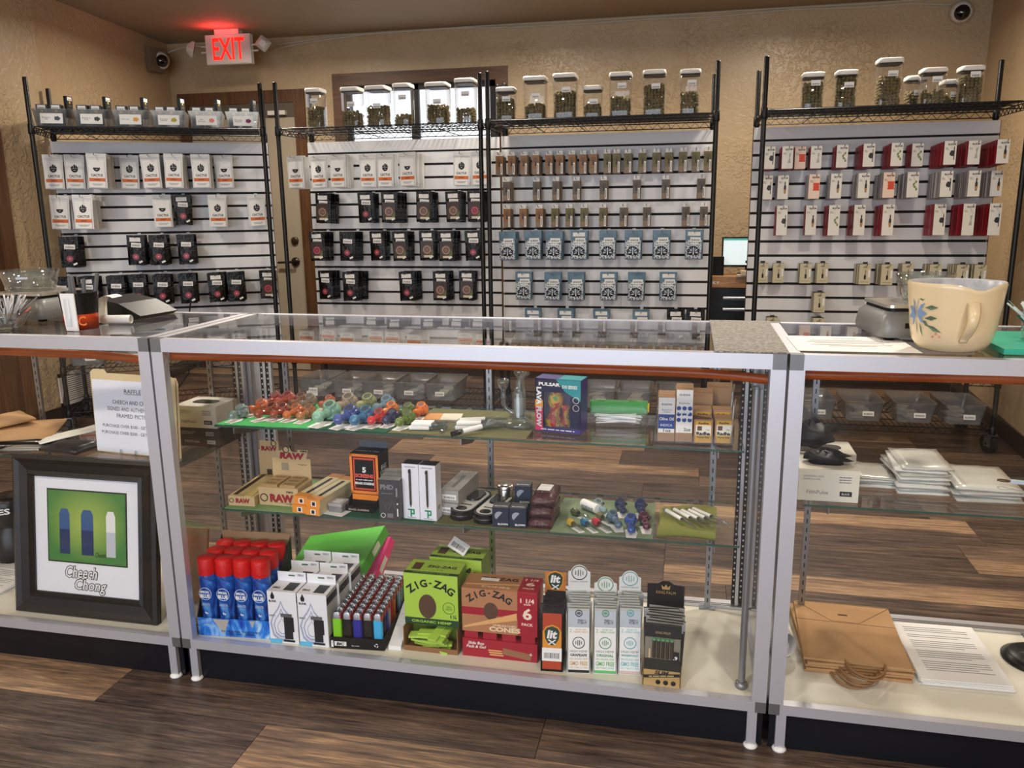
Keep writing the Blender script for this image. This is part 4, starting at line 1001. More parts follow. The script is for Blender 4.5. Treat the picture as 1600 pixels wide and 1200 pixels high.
# ================================================================ on top of the cases
ZT = .9455
CRYSTAL = thin_glass('pressed glass', (238, 244, 244), .02, .10, .05, power=2.4)
def bowl(label, loc, r0, r1, h, rib=18):
    b = MB(); n = 36
    def ring(r, z, a=.0): return [((r + a * (k % 2)) * math.cos(2 * math.pi * k / n), (r + a * (k % 2)) * math.sin(2 * math.pi * k / n), z) for k in range(n)]
    b.loft([ring(r0 * .2, .003), ring(r0, 0), ring(r0 * 1.04, .006, .002), ring((r0 + r1) / 2, h * .5, .0015), ring(r1, h), ring(r1 - .005, h), ring((r0 + r1) / 2 - .006, h * .5), ring(r0 * .9, .012), ring(r0 * .2, .011)], 0, False)
    return tag(b.build('glass_bowl', CRYSTAL, None, loc), label, 'bowl')
def digital_scale(label, loc, rz, w=.20, d=.20):
    t = thing('digital_scale', label, 'scale', loc, rz)
    BODY = mat((128, 128, 126), .4, .25, 'grey scale body')
    b = MB(); b.loft([rr_ring(w, d, .02, .008), rr_ring(w * 1.03, d * 1.03, .02, .02), rr_ring(w * .98, d * .98, .02, .055), rr_ring(w * .86, d * .86, .02, .066)], 0, True); b.build('scale_body', BODY, t)
    MB().rbx(-w * .42, w * .42, -d * .42, d * .42, .066, .072, .015).build('tray_gasket', BLACK, t)
    MB().rbx(-w * .44, w * .44, -d * .44, d * .44, .074, .081, .015).build('weighing_plate', mat((196, 192, 184), .22, .7), t)
    MB().bx(-.03, .03, -.001, .001, -.006, .008).build('plug_socket', BLACK, t, (.015, -d * .517, .028)); 
    MB().bx(-.012, .012, -.0012, .001, -.006, .006).build('power_jack', mat((18, 18, 18), .4), t, (-.04, -d * .517, .036)); MB().bx(-.016, .016, -.001, .001, -.006, .006).build('serial_port', mat((190, 188, 180), .3, .8), t, (-.025, -d * .517, .020))
    for sx in (-1, 1):
        for sy in (-1, 1): MB().lathe([(0, 0), (.012, 0), (.012, .009), (0, .009)], 12, 0, None, (sx * w * .38, sy * d * .38, 0)).build('foot', BLACK, t)
    return t
digital_scale('grey digital scale at the left end of the counter', (-.60, .33, ZT), R(-6), .21, .20)
bowl('clear pressed glass bowl standing on the left scale', (-.63, .33, ZT + .081), .064, .082, .062)
digital_scale('grey digital scale behind the painted mug', (1.835, .31, ZT), R(8), .20, .19)
bowl('clear pressed glass bowl standing on the scale behind the mug', (1.862, .33, ZT + .081), .045, .066, .064)
# bowl of white paper ties
def ties(name, label, loc, r, h, n, seed, cols):
    rr = random.Random(seed); b = MB()
    for k in range(n):
        a = rr.uniform(0, 6.28); q = r * math.sqrt(rr.random()); tilt = rr.uniform(.2, .9); a2 = a + rr.uniform(-.5, .5); L = rr.uniform(.05, .085)
        p0 = Vector((q * .45 * math.cos(a), q * .45 * math.sin(a), rr.uniform(.008, .03))); dr = Vector((math.cos(a2) * math.sin(tilt), math.sin(a2) * math.sin(tilt), math.cos(tilt)))
        sd = dr.cross(Vector((rr.uniform(-1, 1), rr.uniform(-1, 1), 0))).normalized() * .0022
        p1 = p0 + dr * L; p1.z = min(p1.z, h)
        b.add([p0 - sd, p0 + sd, p1 + sd, p1 - sd], [(0, 1, 2, 3)], rr.choice((0, 0, 0, 1, 2)) if k % 40 else 3)
    return tag(b.build(name, cols, None, loc), label, 'paper ties', None, 'stuff')
TIE = [mat((236, 236, 234), .6), mat((206, 208, 212), .6), mat((60, 60, 64), .6), mat((214, 110, 104), .6)]
bowl('clear glass bowl full of white ties at the left counter end', (-.525, .115, ZT), .036, .066, .045)
ties('paper_ties', 'loose white paper ties heaped in the left glass bowl', (-.525, .115, ZT + .004), .055, .085, 150, 4, TIE)
# cup with markers
cu = thing('pen_cup', 'black and orange cup with a white strip holding grey markers', 'cup', (-.303, .135, ZT), 0)
b = MB(); b.lathe([(.0, .002), (.041, .002), (.0415, .0), (.0437, .042)], 28, 1); b.lathe([(.0437, .042), (.0495, .098), (.051, .1), (.048, .1), (.041, .01), (0, .008)], 28, 0)
b.build('cup_body', [mat((16, 15, 15), .3), mat((214, 74, 30), .35)], cu)
for s, a, z, w in (('D', -.9, .025, .016), ('C', .75, .025, .02)):
    text(cu, s, mat((240, 130, 70), .4), (.0435 * math.sin(a), -.0435 * math.cos(a) - .001, z), w, .026, (0, 0, a), bold=.02)
st = MB(); st.loft([[(-.018, -.0, 0), (.018, -.0, 0), (.018, .004, 0), (-.018, .004, 0)], [(-.021, -.006, .1), (.021, -.006, .1), (.021, -.002, .1), (-.021, -.002, .1)]], 0, True, None, False); st.build('white_strip', WHITE, cu, (.008, -.0475, 0))
MB().rbx(-.008, .008, -.004, .004, .012, .086, .0035).build('clear_blister', CLEARP, cu, (.006, -.0535, 0))
gm = mat((92, 92, 92), .5)
for k, (x, y, h, tx, ty) in enumerate(((-.012, -.012, .128, 2, 2), (.004, -.014, .130, -3, 0), (.016, -.006, .124, 6, 1), (.022, .010, .140, 12, -4), (-.02, .012, .126, -4, -2))):
    o = MB().tube([(0, 0, 0), (0, 0, h - .006), (0, 0, h)], [.0055, .0055, .0045], 10).build('marker', gm, None, (-.303 + x, .135 + y, ZT + .012), (R(ty), R(tx), 0)); tag(o, 'grey marker standing in the black and orange cup, %s from the left' % ORD[k], 'marker', 'grey markers in the cup')
# receipt printer with curled receipt
pr = thing('receipt_printer', 'low black receipt printer on the left case', 'printer', (-.345, .395, ZT), R(-8))
MB().prism([(-.12, 0), (.09, 0), (.11, .012), (.03, .046), (-.06, .06), (-.12, .045)], -.075, .075).build('printer_body', mat((26, 27, 28), .35), pr, bevel=.004)
MB().bx(-.118, -.05, -.055, .055, .050, .056).build('paper_slot', BLACK, pr, (0, 0, 0), (0, R(-10), 0))
PAPER = mat((240, 239, 234), .6, name='thermal paper', var=.02)
pts = [(.030 * math.cos(R(180 - 16 * k)), .030 * math.sin(R(180 - 16 * k))) for k in range(9)]
prof = [(-.032, -.048), (-.031, -.02)] + [(x, z) for x, z in pts]
b = MB(); b.loft([[(x, -.028, z + .05) for x, z in prof], [(x, .028, z + .05) for x, z in prof]], 0, False, None, True, False)
rc = thing('receipt', 'curled white receipt paper beside the cup', 'receipt', (-.290, .245, ZT), R(10))
b.build('receipt_arch', PAPER, rc)
b = MB(); n = 24; b.loft([[(x, (.0125 - .0018 * k / n) * math.cos(k * .5), .014 + (.0125 - .0018 * k / n) * math.sin(k * .5)) for k in range(n)] for x in (-.012, .072)], 0, False, None, True, False)
b.build('receipt_roll', PAPER, rc, (-.005, -.03, 0))
for k in range(5): panel(rc, 'print_line', GREYINK, 0, 0, 0, .03 - .003 * (k % 3), .002).location = (-.0322, .001 * (k % 2), .008 + .007 * k); CH[rc.name][-1].rotation_euler = (0, 0, R(-90))
o = MB().lathe([(0, 0), (.028, 0), (.03, .008), (.022, .026), (0, .030)], 20).build('black_scanner', BLK_GLOSS, None, (-.385, .235, ZT)); o.scale = (1.3, .8, 1); tag(o, 'small black rounded device behind the cup', 'device')
# grey-beige woven mat
def weave(name, c1, c2):
    m, t, p = nt(name); p.inputs['Roughness'].default_value = .8
    tc = t.nodes.new('ShaderNodeTexCoord'); w = t.nodes.new('ShaderNodeTexNoise'); w.inputs['Scale'].default_value = 160; w.inputs['Detail'].default_value = 2
    mp = t.nodes.new('ShaderNodeMapping'); mp.inputs['Rotation'].default_value = (0, 0, R(35)); mp.inputs['Scale'].default_value = (1, 3, 1); t.links.new(tc.outputs['Object'], mp.inputs[0]); t.links.new(mp.outputs[0], w.inputs['Vector'])
    r = t.nodes.new('ShaderNodeValToRGB'); r.color_ramp.elements[0].position = .38; r.color_ramp.elements[1].position = .62; r.color_ramp.elements[0].color = lin(c1) + (1,); r.color_ramp.elements[1].color = lin(c2) + (1,)
    t.links.new(w.outputs['Fac'], r.inputs[0]); t.links.new(r.outputs[0], p.inputs['Base Color']); return m
tag(MB().bx(-.077, .077, 0, .49, 0, .003).build('counter_mat', weave('woven grey-beige mat', (104, 100, 96), (170, 166, 160)), None, (1.450, .005, ZT)), 'grey-beige woven mat on the middle case top', 'mat')
# printed sheet on the right case
ps = thing('printed_sheet', 'white printed sheet lying flat on the right case beside the mug', 'paper', (1.672, .155, ZT + .0003), R(1))
MB().bx(-.125, .125, -.105, .105, 0, .0003).build('sheet', WHITE, ps)
for k, (w, y) in enumerate(((.05, .07), (.16, .04), (.18, .022), (.15, .006), (.17, -.02), (.10, -.036))):
    MB().bx(-w / 2, w / 2, y - .002, y + .002, .0004, .0006).build('print_line', GREYINK, ps)
# painted mug: oval wall with a dipped rim and a strap handle towards the customer
mg = thing('ceramic_mug', 'large cream pottery mug with handle and painted blue flower', 'mug', (1.868, .112, ZT), R(0))
CERAM = mat((226, 204, 164), .22, name='cream glazed stoneware', var=.05, vscale=14, coat=.4)
SPLASH = mat((182, 184, 190), .3, name='blue speckled glaze', var=.3, vscale=70)
def mug_ring(r, z, dip=0):
    n = 40; out = []
    for k in range(n):
        a = 2 * math.pi * k / n; da = (a - R(285) + math.pi) % (2 * math.pi) - math.pi
        zz = z - dip * math.exp(-(da / .33) ** 2); out.append((r * math.cos(a), r * .88 * math.sin(a), zz))
    return out
b = MB(); b.loft([mug_ring(.02, .0), mug_ring(.052, .0), mug_ring(.066, .006), mug_ring(.078, .022), mug_ring(.084, .05), mug_ring(.0885, .09), mug_ring(.0945, .136, .010), mug_ring(.0955, .142, .012), mug_ring(.0935, .146, .013)], 0, False)
b.loft([mug_ring(.0935, .146, .013), mug_ring(.0895, .143, .012), mug_ring(.083, .09), mug_ring(.07, .02), mug_ring(.02, .012)], 1, False)
b.build('mug_wall', [CERAM, SPLASH], mg)
hp = []
for k in range(13):
    t_ = k / 12; hp.append((.012 + .004 * t_ - .014 * t_, -.080 - .026 * math.sin(math.pi * min(1, t_ * 1.08)) ** .8 + .008 * t_, .108 - .082 * t_))
b = MB(); rings = []
for k, (x, y, z) in enumerate(hp):
    w = .0135 - .005 * k / 12; th_ = .006
    rings.append([(x - w, y + .002, z), (x - w * .6, y - th_, z + .003), (x + w * .6, y - th_, z + .003), (x + w, y + .002, z), (x + w * .6, y + th_ * .7, z - .003), (x - w * .6, y + th_ * .7, z - .003)])
b.loft(rings, 0, True); b.build('handle', CERAM, mg)
def on_mug(a, z):
    r = .0905 if z > .07 else .087
    return (r * math.cos(a), r * .88 * math.sin(a), z)
b = MB(); cols = [mat((116, 144, 182), .3), mat((86, 108, 84), .3), mat((206, 116, 90), .3), mat((214, 160, 90), .3)]
def leaf(a, z, da, dz, w, m):
    p = [on_mug(a - da, z - dz), on_mug(a - w * dz * 9, z + w * .5), on_mug(a + da, z + dz), on_mug(a + w * dz * 9, z - w * .5)]
    p = [(x * 1.012, y * 1.012, zz) for x, y, zz in p]; b.add(p, [(0, 1, 2, 3)], m)
for k in range(9):
    q = 2 * math.pi * k / 9; leaf(R(205) + .17 * math.cos(q), .082 + .018 * math.sin(q), .14 * math.cos(q), .016 * math.sin(q) + .001, .014, 0)
for a, z, da, dz in ((215, .114, .10, .003), (228, .096, .16, .001), (228, .074, .15, .001), (232, .052, .19, -.007), (214, .048, .07, -.014), (203, .126, .06, .005), (220, .062, .1, -.006), (206, .052, .05, -.016)): leaf(R(a), z, da, dz, .010, 1)
for a, z in ((236, .042), (241, .036), (232, .036)): leaf(R(a), z, .03, .001, .006, 2)
b.build('painted_flower', cols, mg)
# teal mat with a jar of ties at the right end
tag(MB().bx(-.10, .10, -.13, .13, 0, .012).build('counter_tray', mat((52, 176, 146), .4, name='teal plastic'), None, (2.055, .19, ZT)), 'teal tray at the right end of the counter', 'tray')
bowl('clear glass jar of white ties on the teal tray', (2.075, .20, ZT + .012), .036, .044, .06)
ties('paper_ties', 'loose white ties heaped in the jar on the teal tray', (2.075, .20, ZT + .016), .04, .075, 110, 9, [TIE[0], TIE[1], mat((40, 88, 60), .6), TIE[3]])
tk = thing('card_terminal', 'black card terminal at the far right of the counter', 'card terminal', (2.185, .40, ZT))
MB().bx(-.06, .06, -.03, .03, 0, .14).build('terminal_body', BLACK, tk, (0, 0, 0), (R(-12), 0, 0), bevel=.004); MB().bx(-.052, .0, -.0312, -.03, .06, .1).build('terminal_label', mat((150, 154, 158), .4), tk, (0, 0, 0), (R(-12), 0, 0))
# ================================================================ inside the left case
ZD = .118
FRAMEM = wood('black-brown frame wood', (7, 6, 5), (15, 11, 9), (4, 4, 4), .45)
fr_ = thing('framed_picture', 'dark framed picture with white mat and script lettering in left case', 'picture', (-.345, .072, ZD), R(-.5), rot=(R(-8.3), 0, R(0)))
FWD, FHT = .466, .462
def frame_bar(prof, L):
    return prof
prof = [(0, 0), (0, -.020), (.010, -.026), (.022, -.020), (.046, -.016), (.056, -.020), (.062, -.012), (.062, 0)]   # inward distance, depth
def mitred(x0, x1, z0, z1, prof, m):
    b = MB(); rings = []
    for cx, cz, sx, sz in ((x0, z0, 1, 1), (x1, z0, -1, 1), (x1, z1, -1, -1), (x0, z1, 1, -1)):
        rings.append([(cx + sx * d, y, cz + sz * d) for d, y in prof])
    rings.append(rings[0]); b.loft(rings, 0, False, None, False); return b
mitred(-FWD / 2, FWD / 2, 0, FHT, prof, 0).build('frame', FRAMEM, fr_)
MB().bx(-FWD / 2 + .05, FWD / 2 - .05, -.006, -.002, .05, FHT - .05).build('mat_board', mat((236, 238, 244), .6), fr_)
MB().bx(-.130, .132, -.0068, -.0060, .152, .366).build('art_border', INK, fr_)
def art_mat():
    m, t, p = nt('green poster ground'); p.inputs['Roughness'].default_value = .4
    tc = t.nodes.new('ShaderNodeTexCoord'); g = t.nodes.new('ShaderNodeTexGradient'); g.gradient_type = 'SPHERICAL'
    mp = t.nodes.new('ShaderNodeMapping'); mp.inputs['Location'].default_value = (-.5, 0, -.55); mp.inputs['Scale'].default_value = (1, 0, 1)
    t.links.new(tc.outputs['Generated'], mp.inputs[0]); t.links.new(mp.outputs[0], g.inputs[0])
    r = t.nodes.new('ShaderNodeValToRGB'); r.color_ramp.elements[0].position = .45; r.color_ramp.elements[0].color = lin((66, 130, 62)) + (1,); r.color_ramp.elements[1].position = 1; r.color_ramp.elements[1].color = lin((176, 196, 92)) + (1,)
    t.links.new(g.outputs['Fac'], r.inputs[0]); t.links.new(r.outputs[0], p.inputs['Base Color']); return m
MB().bx(-.126, .128, -.0075, -.0069, .156, .362).build('art_print', art_mat(), fr_)
# plain standing shapes in the picture's colours, without the drawn characters
cols = [mat((58, 92, 140), .5), mat((34, 54, 96), .5), mat((196, 200, 208), .5), mat((236, 236, 232), .5)]
for x, top, bot, w in ((-.072, 0, 1, .034), (.003, 0, 1, .040), (.080, 3, 2, .030)):
    b = MB(); b.add([(x - w / 2, -.0079, .178), (x + w / 2, -.0079, .178), (x + w / 2, -.0079, .250), (x - w / 2, -.0079, .250)], [(0, 1, 2, 3)], 1); b.add([(x - w / 2, -.0079, .250), (x + w / 2, -.0079, .250), (x + w / 2, -.0079, .295), (x + w * .3, -.0079, .310), (x - w * .3, -.0079, .310), (x - w / 2, -.0079, .295)], [(0, 1, 2, 3, 4, 5)], 0)
    b.build('plain_colour_block', [cols[top], cols[bot]], fr_)
text(fr_, 'Cheech', INK, (.046, -.0084, .182), .034, .014, shear=.3, name='signature')
def outlined(parent, s, x, z, w, h, y):
    text(parent, s, INK, (x, y, z), w * 1.05, h * 1.12, bold=.06, shear=.25); text(parent, s, WHITE, (x, y - .0004, z), w, h, bold=.012, shear=.25)
outlined(fr_, 'Cheech', -.020, .126, .104, .034, -.0066); outlined(fr_, '&', .010, .108, .010, .010, -.0066); outlined(fr_, 'Chong', .010, .086, .104, .040, -.0066)
MB().bx(-FWD / 2 + .056, FWD / 2 - .056, -.0115, -.0100, .056, FHT - .056).build('picture_glass', GLASS, fr_)
# raffle sheet in a manila folder on the glass shelf
MANILA = mat((226, 204, 158), .6, name='manila card')
rs = thing('raffle_sign', 'white raffle notice in a manila folder on the left glass shelf', 'notice', (-.232, .205, ZS + .002), rot=(R(-3), 0, R(-6)))
b = MB(); b.prism([(-.145, 0), (.145, 0), (.15, .225), (.138, .235), (-.09, .235), (-.098, .245), (-.138, .245), (-.150, .235)], 0, .0012); b.build('folder_front', MANILA, rs)
b = MB(); b.prism([(-.14, 0), (.152, 0), (.156, .215), (.150, .232), (-.14, .232)], .004, .0052); b.build('folder_back', MANILA, rs)
MB().bx(-.145, .132, -.0006, 0, .002, .215).build('sheet', mat((238, 241, 250), .5), rs)
for s, x, z, w, h, u in (('RAFFLE', .0, .185, .060, .0115, 1), ('CHEECH AND CHONG', .0, .152, .150, .0115, 0), ('SIGNED AND AUTHENTICATED', .0, .132, .19, .0115, 0), ('FRAMED PICTURE', .0, .112, .125, .0115, 0), ('PURCHASE OVER $100 - GET 1 CHANCE', -.004, .080, .225, .0105, 0), ('PURCHASE OVER $200 - GET 3 CHANCES', -.004, .060, .235, .0105, 0)):
    text(rs, s, INK, (x, -.0009, z), w, h)
MB().bx(-.03, .03, -.0009, -.0006, .176, .1772).build('underline', INK, rs)
for x in (-.055, -.002): MB().rbx(-.003, .003, -.006, .002, -.002, .012, .002).build('clear_clip', CRYSTAL, rs, (x, 0, 0))
# bags on the shelf
KRAFT = mat((184, 144, 100), .75, name='kraft paper', var=.08, vscale=20)
def flat_bag(label, loc, w, d, th, rz, m, tilt=(0, 0), cat='bag', name='paper_bag', group=None, seed=1):
    rr = random.Random(seed); b = MB(); n = 6
    top = []
    for j in range(n + 1):
        for i in range(n + 1):
            u, v = i / n * 2 - 1, j / n * 2 - 1
            top.append((u * w / 2, v * d / 2, th * (1 - .5 * max(abs(u), abs(v)) ** 6) + rr.uniform(-.0015, .0015)))
    bot = [(x, y, 0) for x, y, z in top]; N = (n + 1) ** 2; fs = []
    for j in range(n):
        for i in range(n):
            a = j * (n + 1) + i; fs += [(a, a + 1, a + n + 2, a + n + 1), (N + a + n + 1, N + a + n + 2, N + a + 1, N + a)]
    for i in range(n):
        fs += [(N + i, N + i + 1, i + 1, i), (n * (n + 1) + i, n * (n + 1) + i + 1, N + n * (n + 1) + i + 1, N + n * (n + 1) + i), (i * (n + 1), (i + 1) * (n + 1), N + (i + 1) * (n + 1), N + i * (n + 1)), (N + i * (n + 1) + n, N + (i + 1) * (n + 1) + n, (i + 1) * (n + 1) + n, i * (n + 1) + n)]
    b.add(top + bot, fs, 0, True)
    return tag(b.build(name, m, None, loc, (tilt[0], tilt[1], rz)), label, cat, group)
SILV = mat((150, 150, 146), .25, .5, 'silver film'); 
flat_bag('flat brown paper bag topmost at the left end of the left shelf', (-.84, .30, ZS + .038), .16, .24, .012, R(-30), KRAFT, (R(3), 0), seed=2)
flat_bag('flat brown paper bag beneath, on the left glass shelf', (-.74, .30, ZS + .022), .26, .20, .010, R(28), KRAFT, (R(3), R(2)), seed=3)
flat_bag('black film bag under the brown paper bags', (-.72, .27, ZS + .001), .30, .16, .018, R(16), BLK_GLOSS, cat='film bag', name='film_bag', seed=4)
flat_bag('silver film bag on the left glass shelf', (-.60, .25, ZS + .001), .16, .14, .008, R(10), SILV, cat='film bag', name='film_bag', seed=5)
flat_bag('white envelope lying slanted on the left glass shelf', (-.535, .31, ZS + .022), .10, .19, .004, R(-42), mat((232, 232, 222), .5), (R(6), R(-4)), 'envelope', 'envelope', seed=6)
flat_bag('dark film pouch in front of the white envelope', (-.475, .23, ZS + .001), .14, .10, .02, R(-6), mat((40, 40, 44), .3), cat='film bag', name='film_bag', seed=7)
# white device at the far left of the shelf
tag(MB().rbx(-.05, .05, -.04, .04, 0, .10, .02).bx(.048, .0505, -.006, .006, .07, .085, 0).build('label_printer', mat((214, 212, 204), .4), None, (-.935, .36, ZS + .003)), 'white rounded device at the far left of the shelf', 'device')
def glove_box(label, loc, w, d, h, face, ink, rz=0, tagc=None, brand=True):
    t = thing('glove_box', label, 'box', loc, rz, 'glove boxes')
    MB().bx(-w / 2, w / 2, 0, d, 0, h).build('carton', face, t)
    for s, x, z, ww, hh in (('DISPOSABLE VINYL', -w * .25, h * .78, w * .34, .004), ('EXAM GLOVES', -w * .28, h * .69, w * .28, .004), ('FifthPulse', -w * .18, h * .28, w * .36, .009)):
        text(t, s, ink, (x, -.0005, z), ww, hh)
    for z in (.78, .70, .62): dashes(t, ink, (w * .27, -.0005, h * z), w * .2, .004)
    panel(t, 'colour_tag', tagc or INK, w * .29, -.0002, h * .26, w * .2, .012); text(t, 'BLACK', WHITE if not tagc else INK, (w * .29, -.0008, h * .26), w * .13, .005)
    MB().rbx(-w * .3, w * .3, d * .3, d * .7, h, h + .0006, .02).build('opening', BLACK, t)
    return t
GLW = mat((222, 219, 204), .5, name='ivory glove carton'); GLB = mat((44, 40, 38), .45, name='charcoal glove carton')
glove_box('charcoal glove box underneath on the left glass shelf', (-.100, .315, ZS + .001), .135, .12, .058, GLB, mat((190, 186, 176), .5), 0, mat((200, 198, 190), .5))
glove_box('ivory glove box on top of the charcoal one, left shelf', (-.103, .312, ZS + .060), .135, .12, .066, GLW, GREYINK)
# papers and a black device on the left deck
def sheet_stack(label, loc, rz, w, d, n, seed, lines=True, group=None):
    t = thing('paper_stack', label, 'papers', loc, rz); rr = random.Random(seed)
    for k in range(n): MB().bx(-w / 2, w / 2, -d / 2, d / 2, .0022 * k, .0022 * k + .0019).build('sheet', WHITE, t, (rr.uniform(-.003, .003), rr.uniform(-.003, .003), 0), (0, 0, rr.uniform(-.02, .02)))
    if lines:
        for k in range(22):
            if k in (3, 6, 11, 16): continue
            ww = w * (.76 if k % 5 else .6); MB().bx(-w * .38, -w * .38 + ww, d * .42 - k * d * .036, d * .42 - k * d * .036 + .0018, .0022 * n, .0022 * n + .0002).build('print_line', GREYINK, t)
    return t
sheet_stack('white printed papers on the left deck beside the frame', (-.80, .26, ZD), R(-4), .215, .28, 6, 3)
dv = thing('black_grinder', 'black round device with white letters at the left deck edge', 'device', (-.86, .36, ZD + .014))
MB().lathe([(0, 0), (.062, 0), (.066, .02), (.064, .09), (.05, .11), (.05, .13), (.058, .14), (.058, .20), (.05, .215), (0, .22)], 28).build('device_body', mat((20, 20, 21), .35), dv)
text(dv, 'ES', WHITE, (.035, -.0585, .18), .035, .02, (0, 0, R(35)), bold=.03)
tag(MB().tube([(-.80, .34, ZD + .03), (-.72, .22, ZD + .02), (-.66, .16, ZD + .02), (-.60, .14, ZD + .018), (-.55, .16, ZD + .02)], .0035, 6).build('power_cord', BLACK), 'black cord across the papers on the left deck', 'cord')
tag(MB().bx(-.06, .06, 0, .01, 0, .22).build('brown_rectangle', mat((168, 128, 90), .7), None, (-.115, .20, ZD + .002), (R(-12), 0, 0)), 'small brown rectangle behind the framed picture', 'board')  # plain brown rectangle standing tilted behind the right edge of the frame

# ================================================================ inside the right case
glove_box('ivory glove box at the front of the right glass shelf', (1.652, .165, ZS + .001), .135, .115, .078, GLW, GREYINK)
glove_box('second ivory glove box behind, on the right glass shelf', (1.668, .300, ZS + .001), .135, .115, .078, GLW, GREYINK)
def crumple(name, label, loc, r, sc, seed, m):
    rr = random.Random(seed); b = MB(); n = 16; k = 9; rings = []
    for i in range(1, k):
        t_ = math.pi * i / k; rings.append([(sc[0] * r * math.sin(t_) * math.cos(2 * math.pi * j / n) * rr.uniform(.6, 1.25), sc[1] * r * math.sin(t_) * math.sin(2 * math.pi * j / n) * rr.uniform(.6, 1.25), max(0, r * sc[2] * (1 - math.cos(t_)) * .5 * rr.uniform(.75, 1.2))) for j in range(n)])
    b.loft(rings, 0, True); return tag(b.build(name, m, None, loc), label, 'gloves')
GLV = mat((18, 18, 20), .45, name='black nitrile')
crumple('gloves', 'crumpled black gloves sticking out of the front glove box', (1.650, .225, ZS + .079), .05, (1.15, .7, .6), 3, GLV)
crumple('gloves', 'big bunch of black gloves on the rear glove box', (1.632, .36, ZS + .079), .06, (1.1, .7, 1.1), 5, GLV)
MYL = mat((222, 222, 216), .3, name='white mylar', var=.03); MYL2 = mat((196, 196, 188), .28, .1, 'grey mylar')
rq = random.Random(9)
def pile(n, cx, cy_, w, d, dz, name, m, th=.006):
    for k in range(n):
        flat_bag('%s pouch, %s from the bottom of the %s pile, right shelf' % ('white mylar', ORD[k], name), (cx + rq.uniform(-.006, .006), cy_ + rq.uniform(-.006, .006), ZS + .001 + dz * k), w, d, th, R(rq.uniform(-5, 5)), m if k % 2 == 0 else MYL2, (R(rq.uniform(-1, 1)), R(rq.uniform(-1, 1))), 'mylar pouch', 'mylar_pouch', 'white mylar pouches on the right shelf', seed=k + 3)
pile(4, 1.792, .355, .095, .13, .007, 'low left', MYL)
pile(8, 1.885, .335, .115, .17, .009, 'tall middle', MYL, .008)
pile(4, 2.020, .325, .145, .19, .009, 'wide right', MYL2, .008)
sc = thing('scissors', 'small scissors lying on the wide pile of pouches', 'scissors', (2.10, .235, ZS + .05), R(-12))
MB().tube([(-.05 + .012 * math.cos(2 * math.pi * k / 12), .006 * math.sin(2 * math.pi * k / 12), 0) for k in range(12)], .0022, 5, 0, None, True).build('finger_ring', mat((90, 62, 44), .4), sc)
MB().bx(-.036, .03, -.004, .004, -.004, .004).build('pivot_sleeve', mat((190, 204, 220), .3), sc); MB().bx(.03, .12, -.003, .003, -.001, .001).build('blade', STEEL, sc)
# pile of kraft bags with twisted handles
for k in range(5):
    t = thing('paper_bag', 'brown paper carrier bag, %s from the bottom of the pile in right case' % ORD[k] if k < 4 else 'topmost brown paper carrier bag with folded base, right case', 'bag', (1.752 + rq.uniform(-.006, .006), .315, ZD + .001 + .008 * k), R(rq.uniform(-2, 2)), 'brown carrier bags in the right case')
    b = MB(); b.bx(-.124, .124, -.155, .155, 0, .006); b.build('bag_body', KRAFT, t, bevel=.0015)
    hd_ = MB(); hx = .03 * (k - 2) * .3
    for q in range(2):
        hd_.tube([(-.055 + hx + .03 * math.sin(R(-90 + 15 * j)) + .03, -.15 - .075 * math.sin(R(15 * j)) - .004 * q, .002 + .004 * q + .006 * math.sin(R(15 * j))) if False else (hx + .045 * math.cos(R(180 - 15 * j)), -.150 - (.062 + .005 * q) * math.sin(R(15 * j)), .004 + .003 * q) for j in range(13)], .0026, 6)
    hd_.build('twisted_handle', mat((150, 110, 70), .8), t)
    if k == 4:
        b = MB(); z = .0062
        for p0, p1 in (((-.124, .045), (.124, .045)), ((-.124, .152), (-.035, .05)), ((.124, .152), (.035, .05)), ((-.035, .05), (.035, .05)), ((-.124, .152), (.124, .152))):
            d = Vector((p1[0] - p0[0], p1[1] - p0[1], 0)).normalized(); s = Vector((-d.y, d.x, 0)) * .0009
            b.add([(p0[0] - s.x, p0[1] - s.y, z), (p1[0] - s.x, p1[1] - s.y, z), (p1[0] + s.x, p1[1] + s.y, z), (p0[0] + s.x, p0[1] + s.y, z)], [(0, 1, 2, 3)])
        b.build('fold_line', mat((70, 48, 30), .8), t); MB().bx(-.014, .010, .085, .093, .0061, .0064).build('base_stamp', mat((80, 60, 40), .8), t)
sheet_stack('white printed pages on the right deck beside the carrier bags', (1.992, .30, ZD), R(2), .205, .28, 7, 8)
o = MB().tube([(0, 0, 0), (0, .12, 0)], .036, 24, cap=False).tube([(0, 0, 0), (0, .12, 0)], .018, 20, cap=False).build('paper_roll', WHITE, None, (1.578, .215, ZD + .036), (0, 0, R(12))); tag(o, 'white paper roll at the left corner of the right deck', 'paper roll')
sd_ = thing('stand', 'black round-based stand at the right edge of the right deck', 'stand', (2.205, .325, ZD))
MB().lathe([(0, 0), (.078, 0), (.080, .006), (.06, .018), (.02, .026), (.016, .05), (.013, .16), (.018, .18)], 32).build('base', mat((22, 22, 23), .35), sd_)
MB().tube([(.01 * 0 + .045 * math.cos(2 * math.pi * k / 20), 0, .215 + .034 * math.sin(2 * math.pi * k / 20)) for k in range(20)], .006, 8, 0, None, True).build('ring', mat((22, 22, 23), .35), sd_)
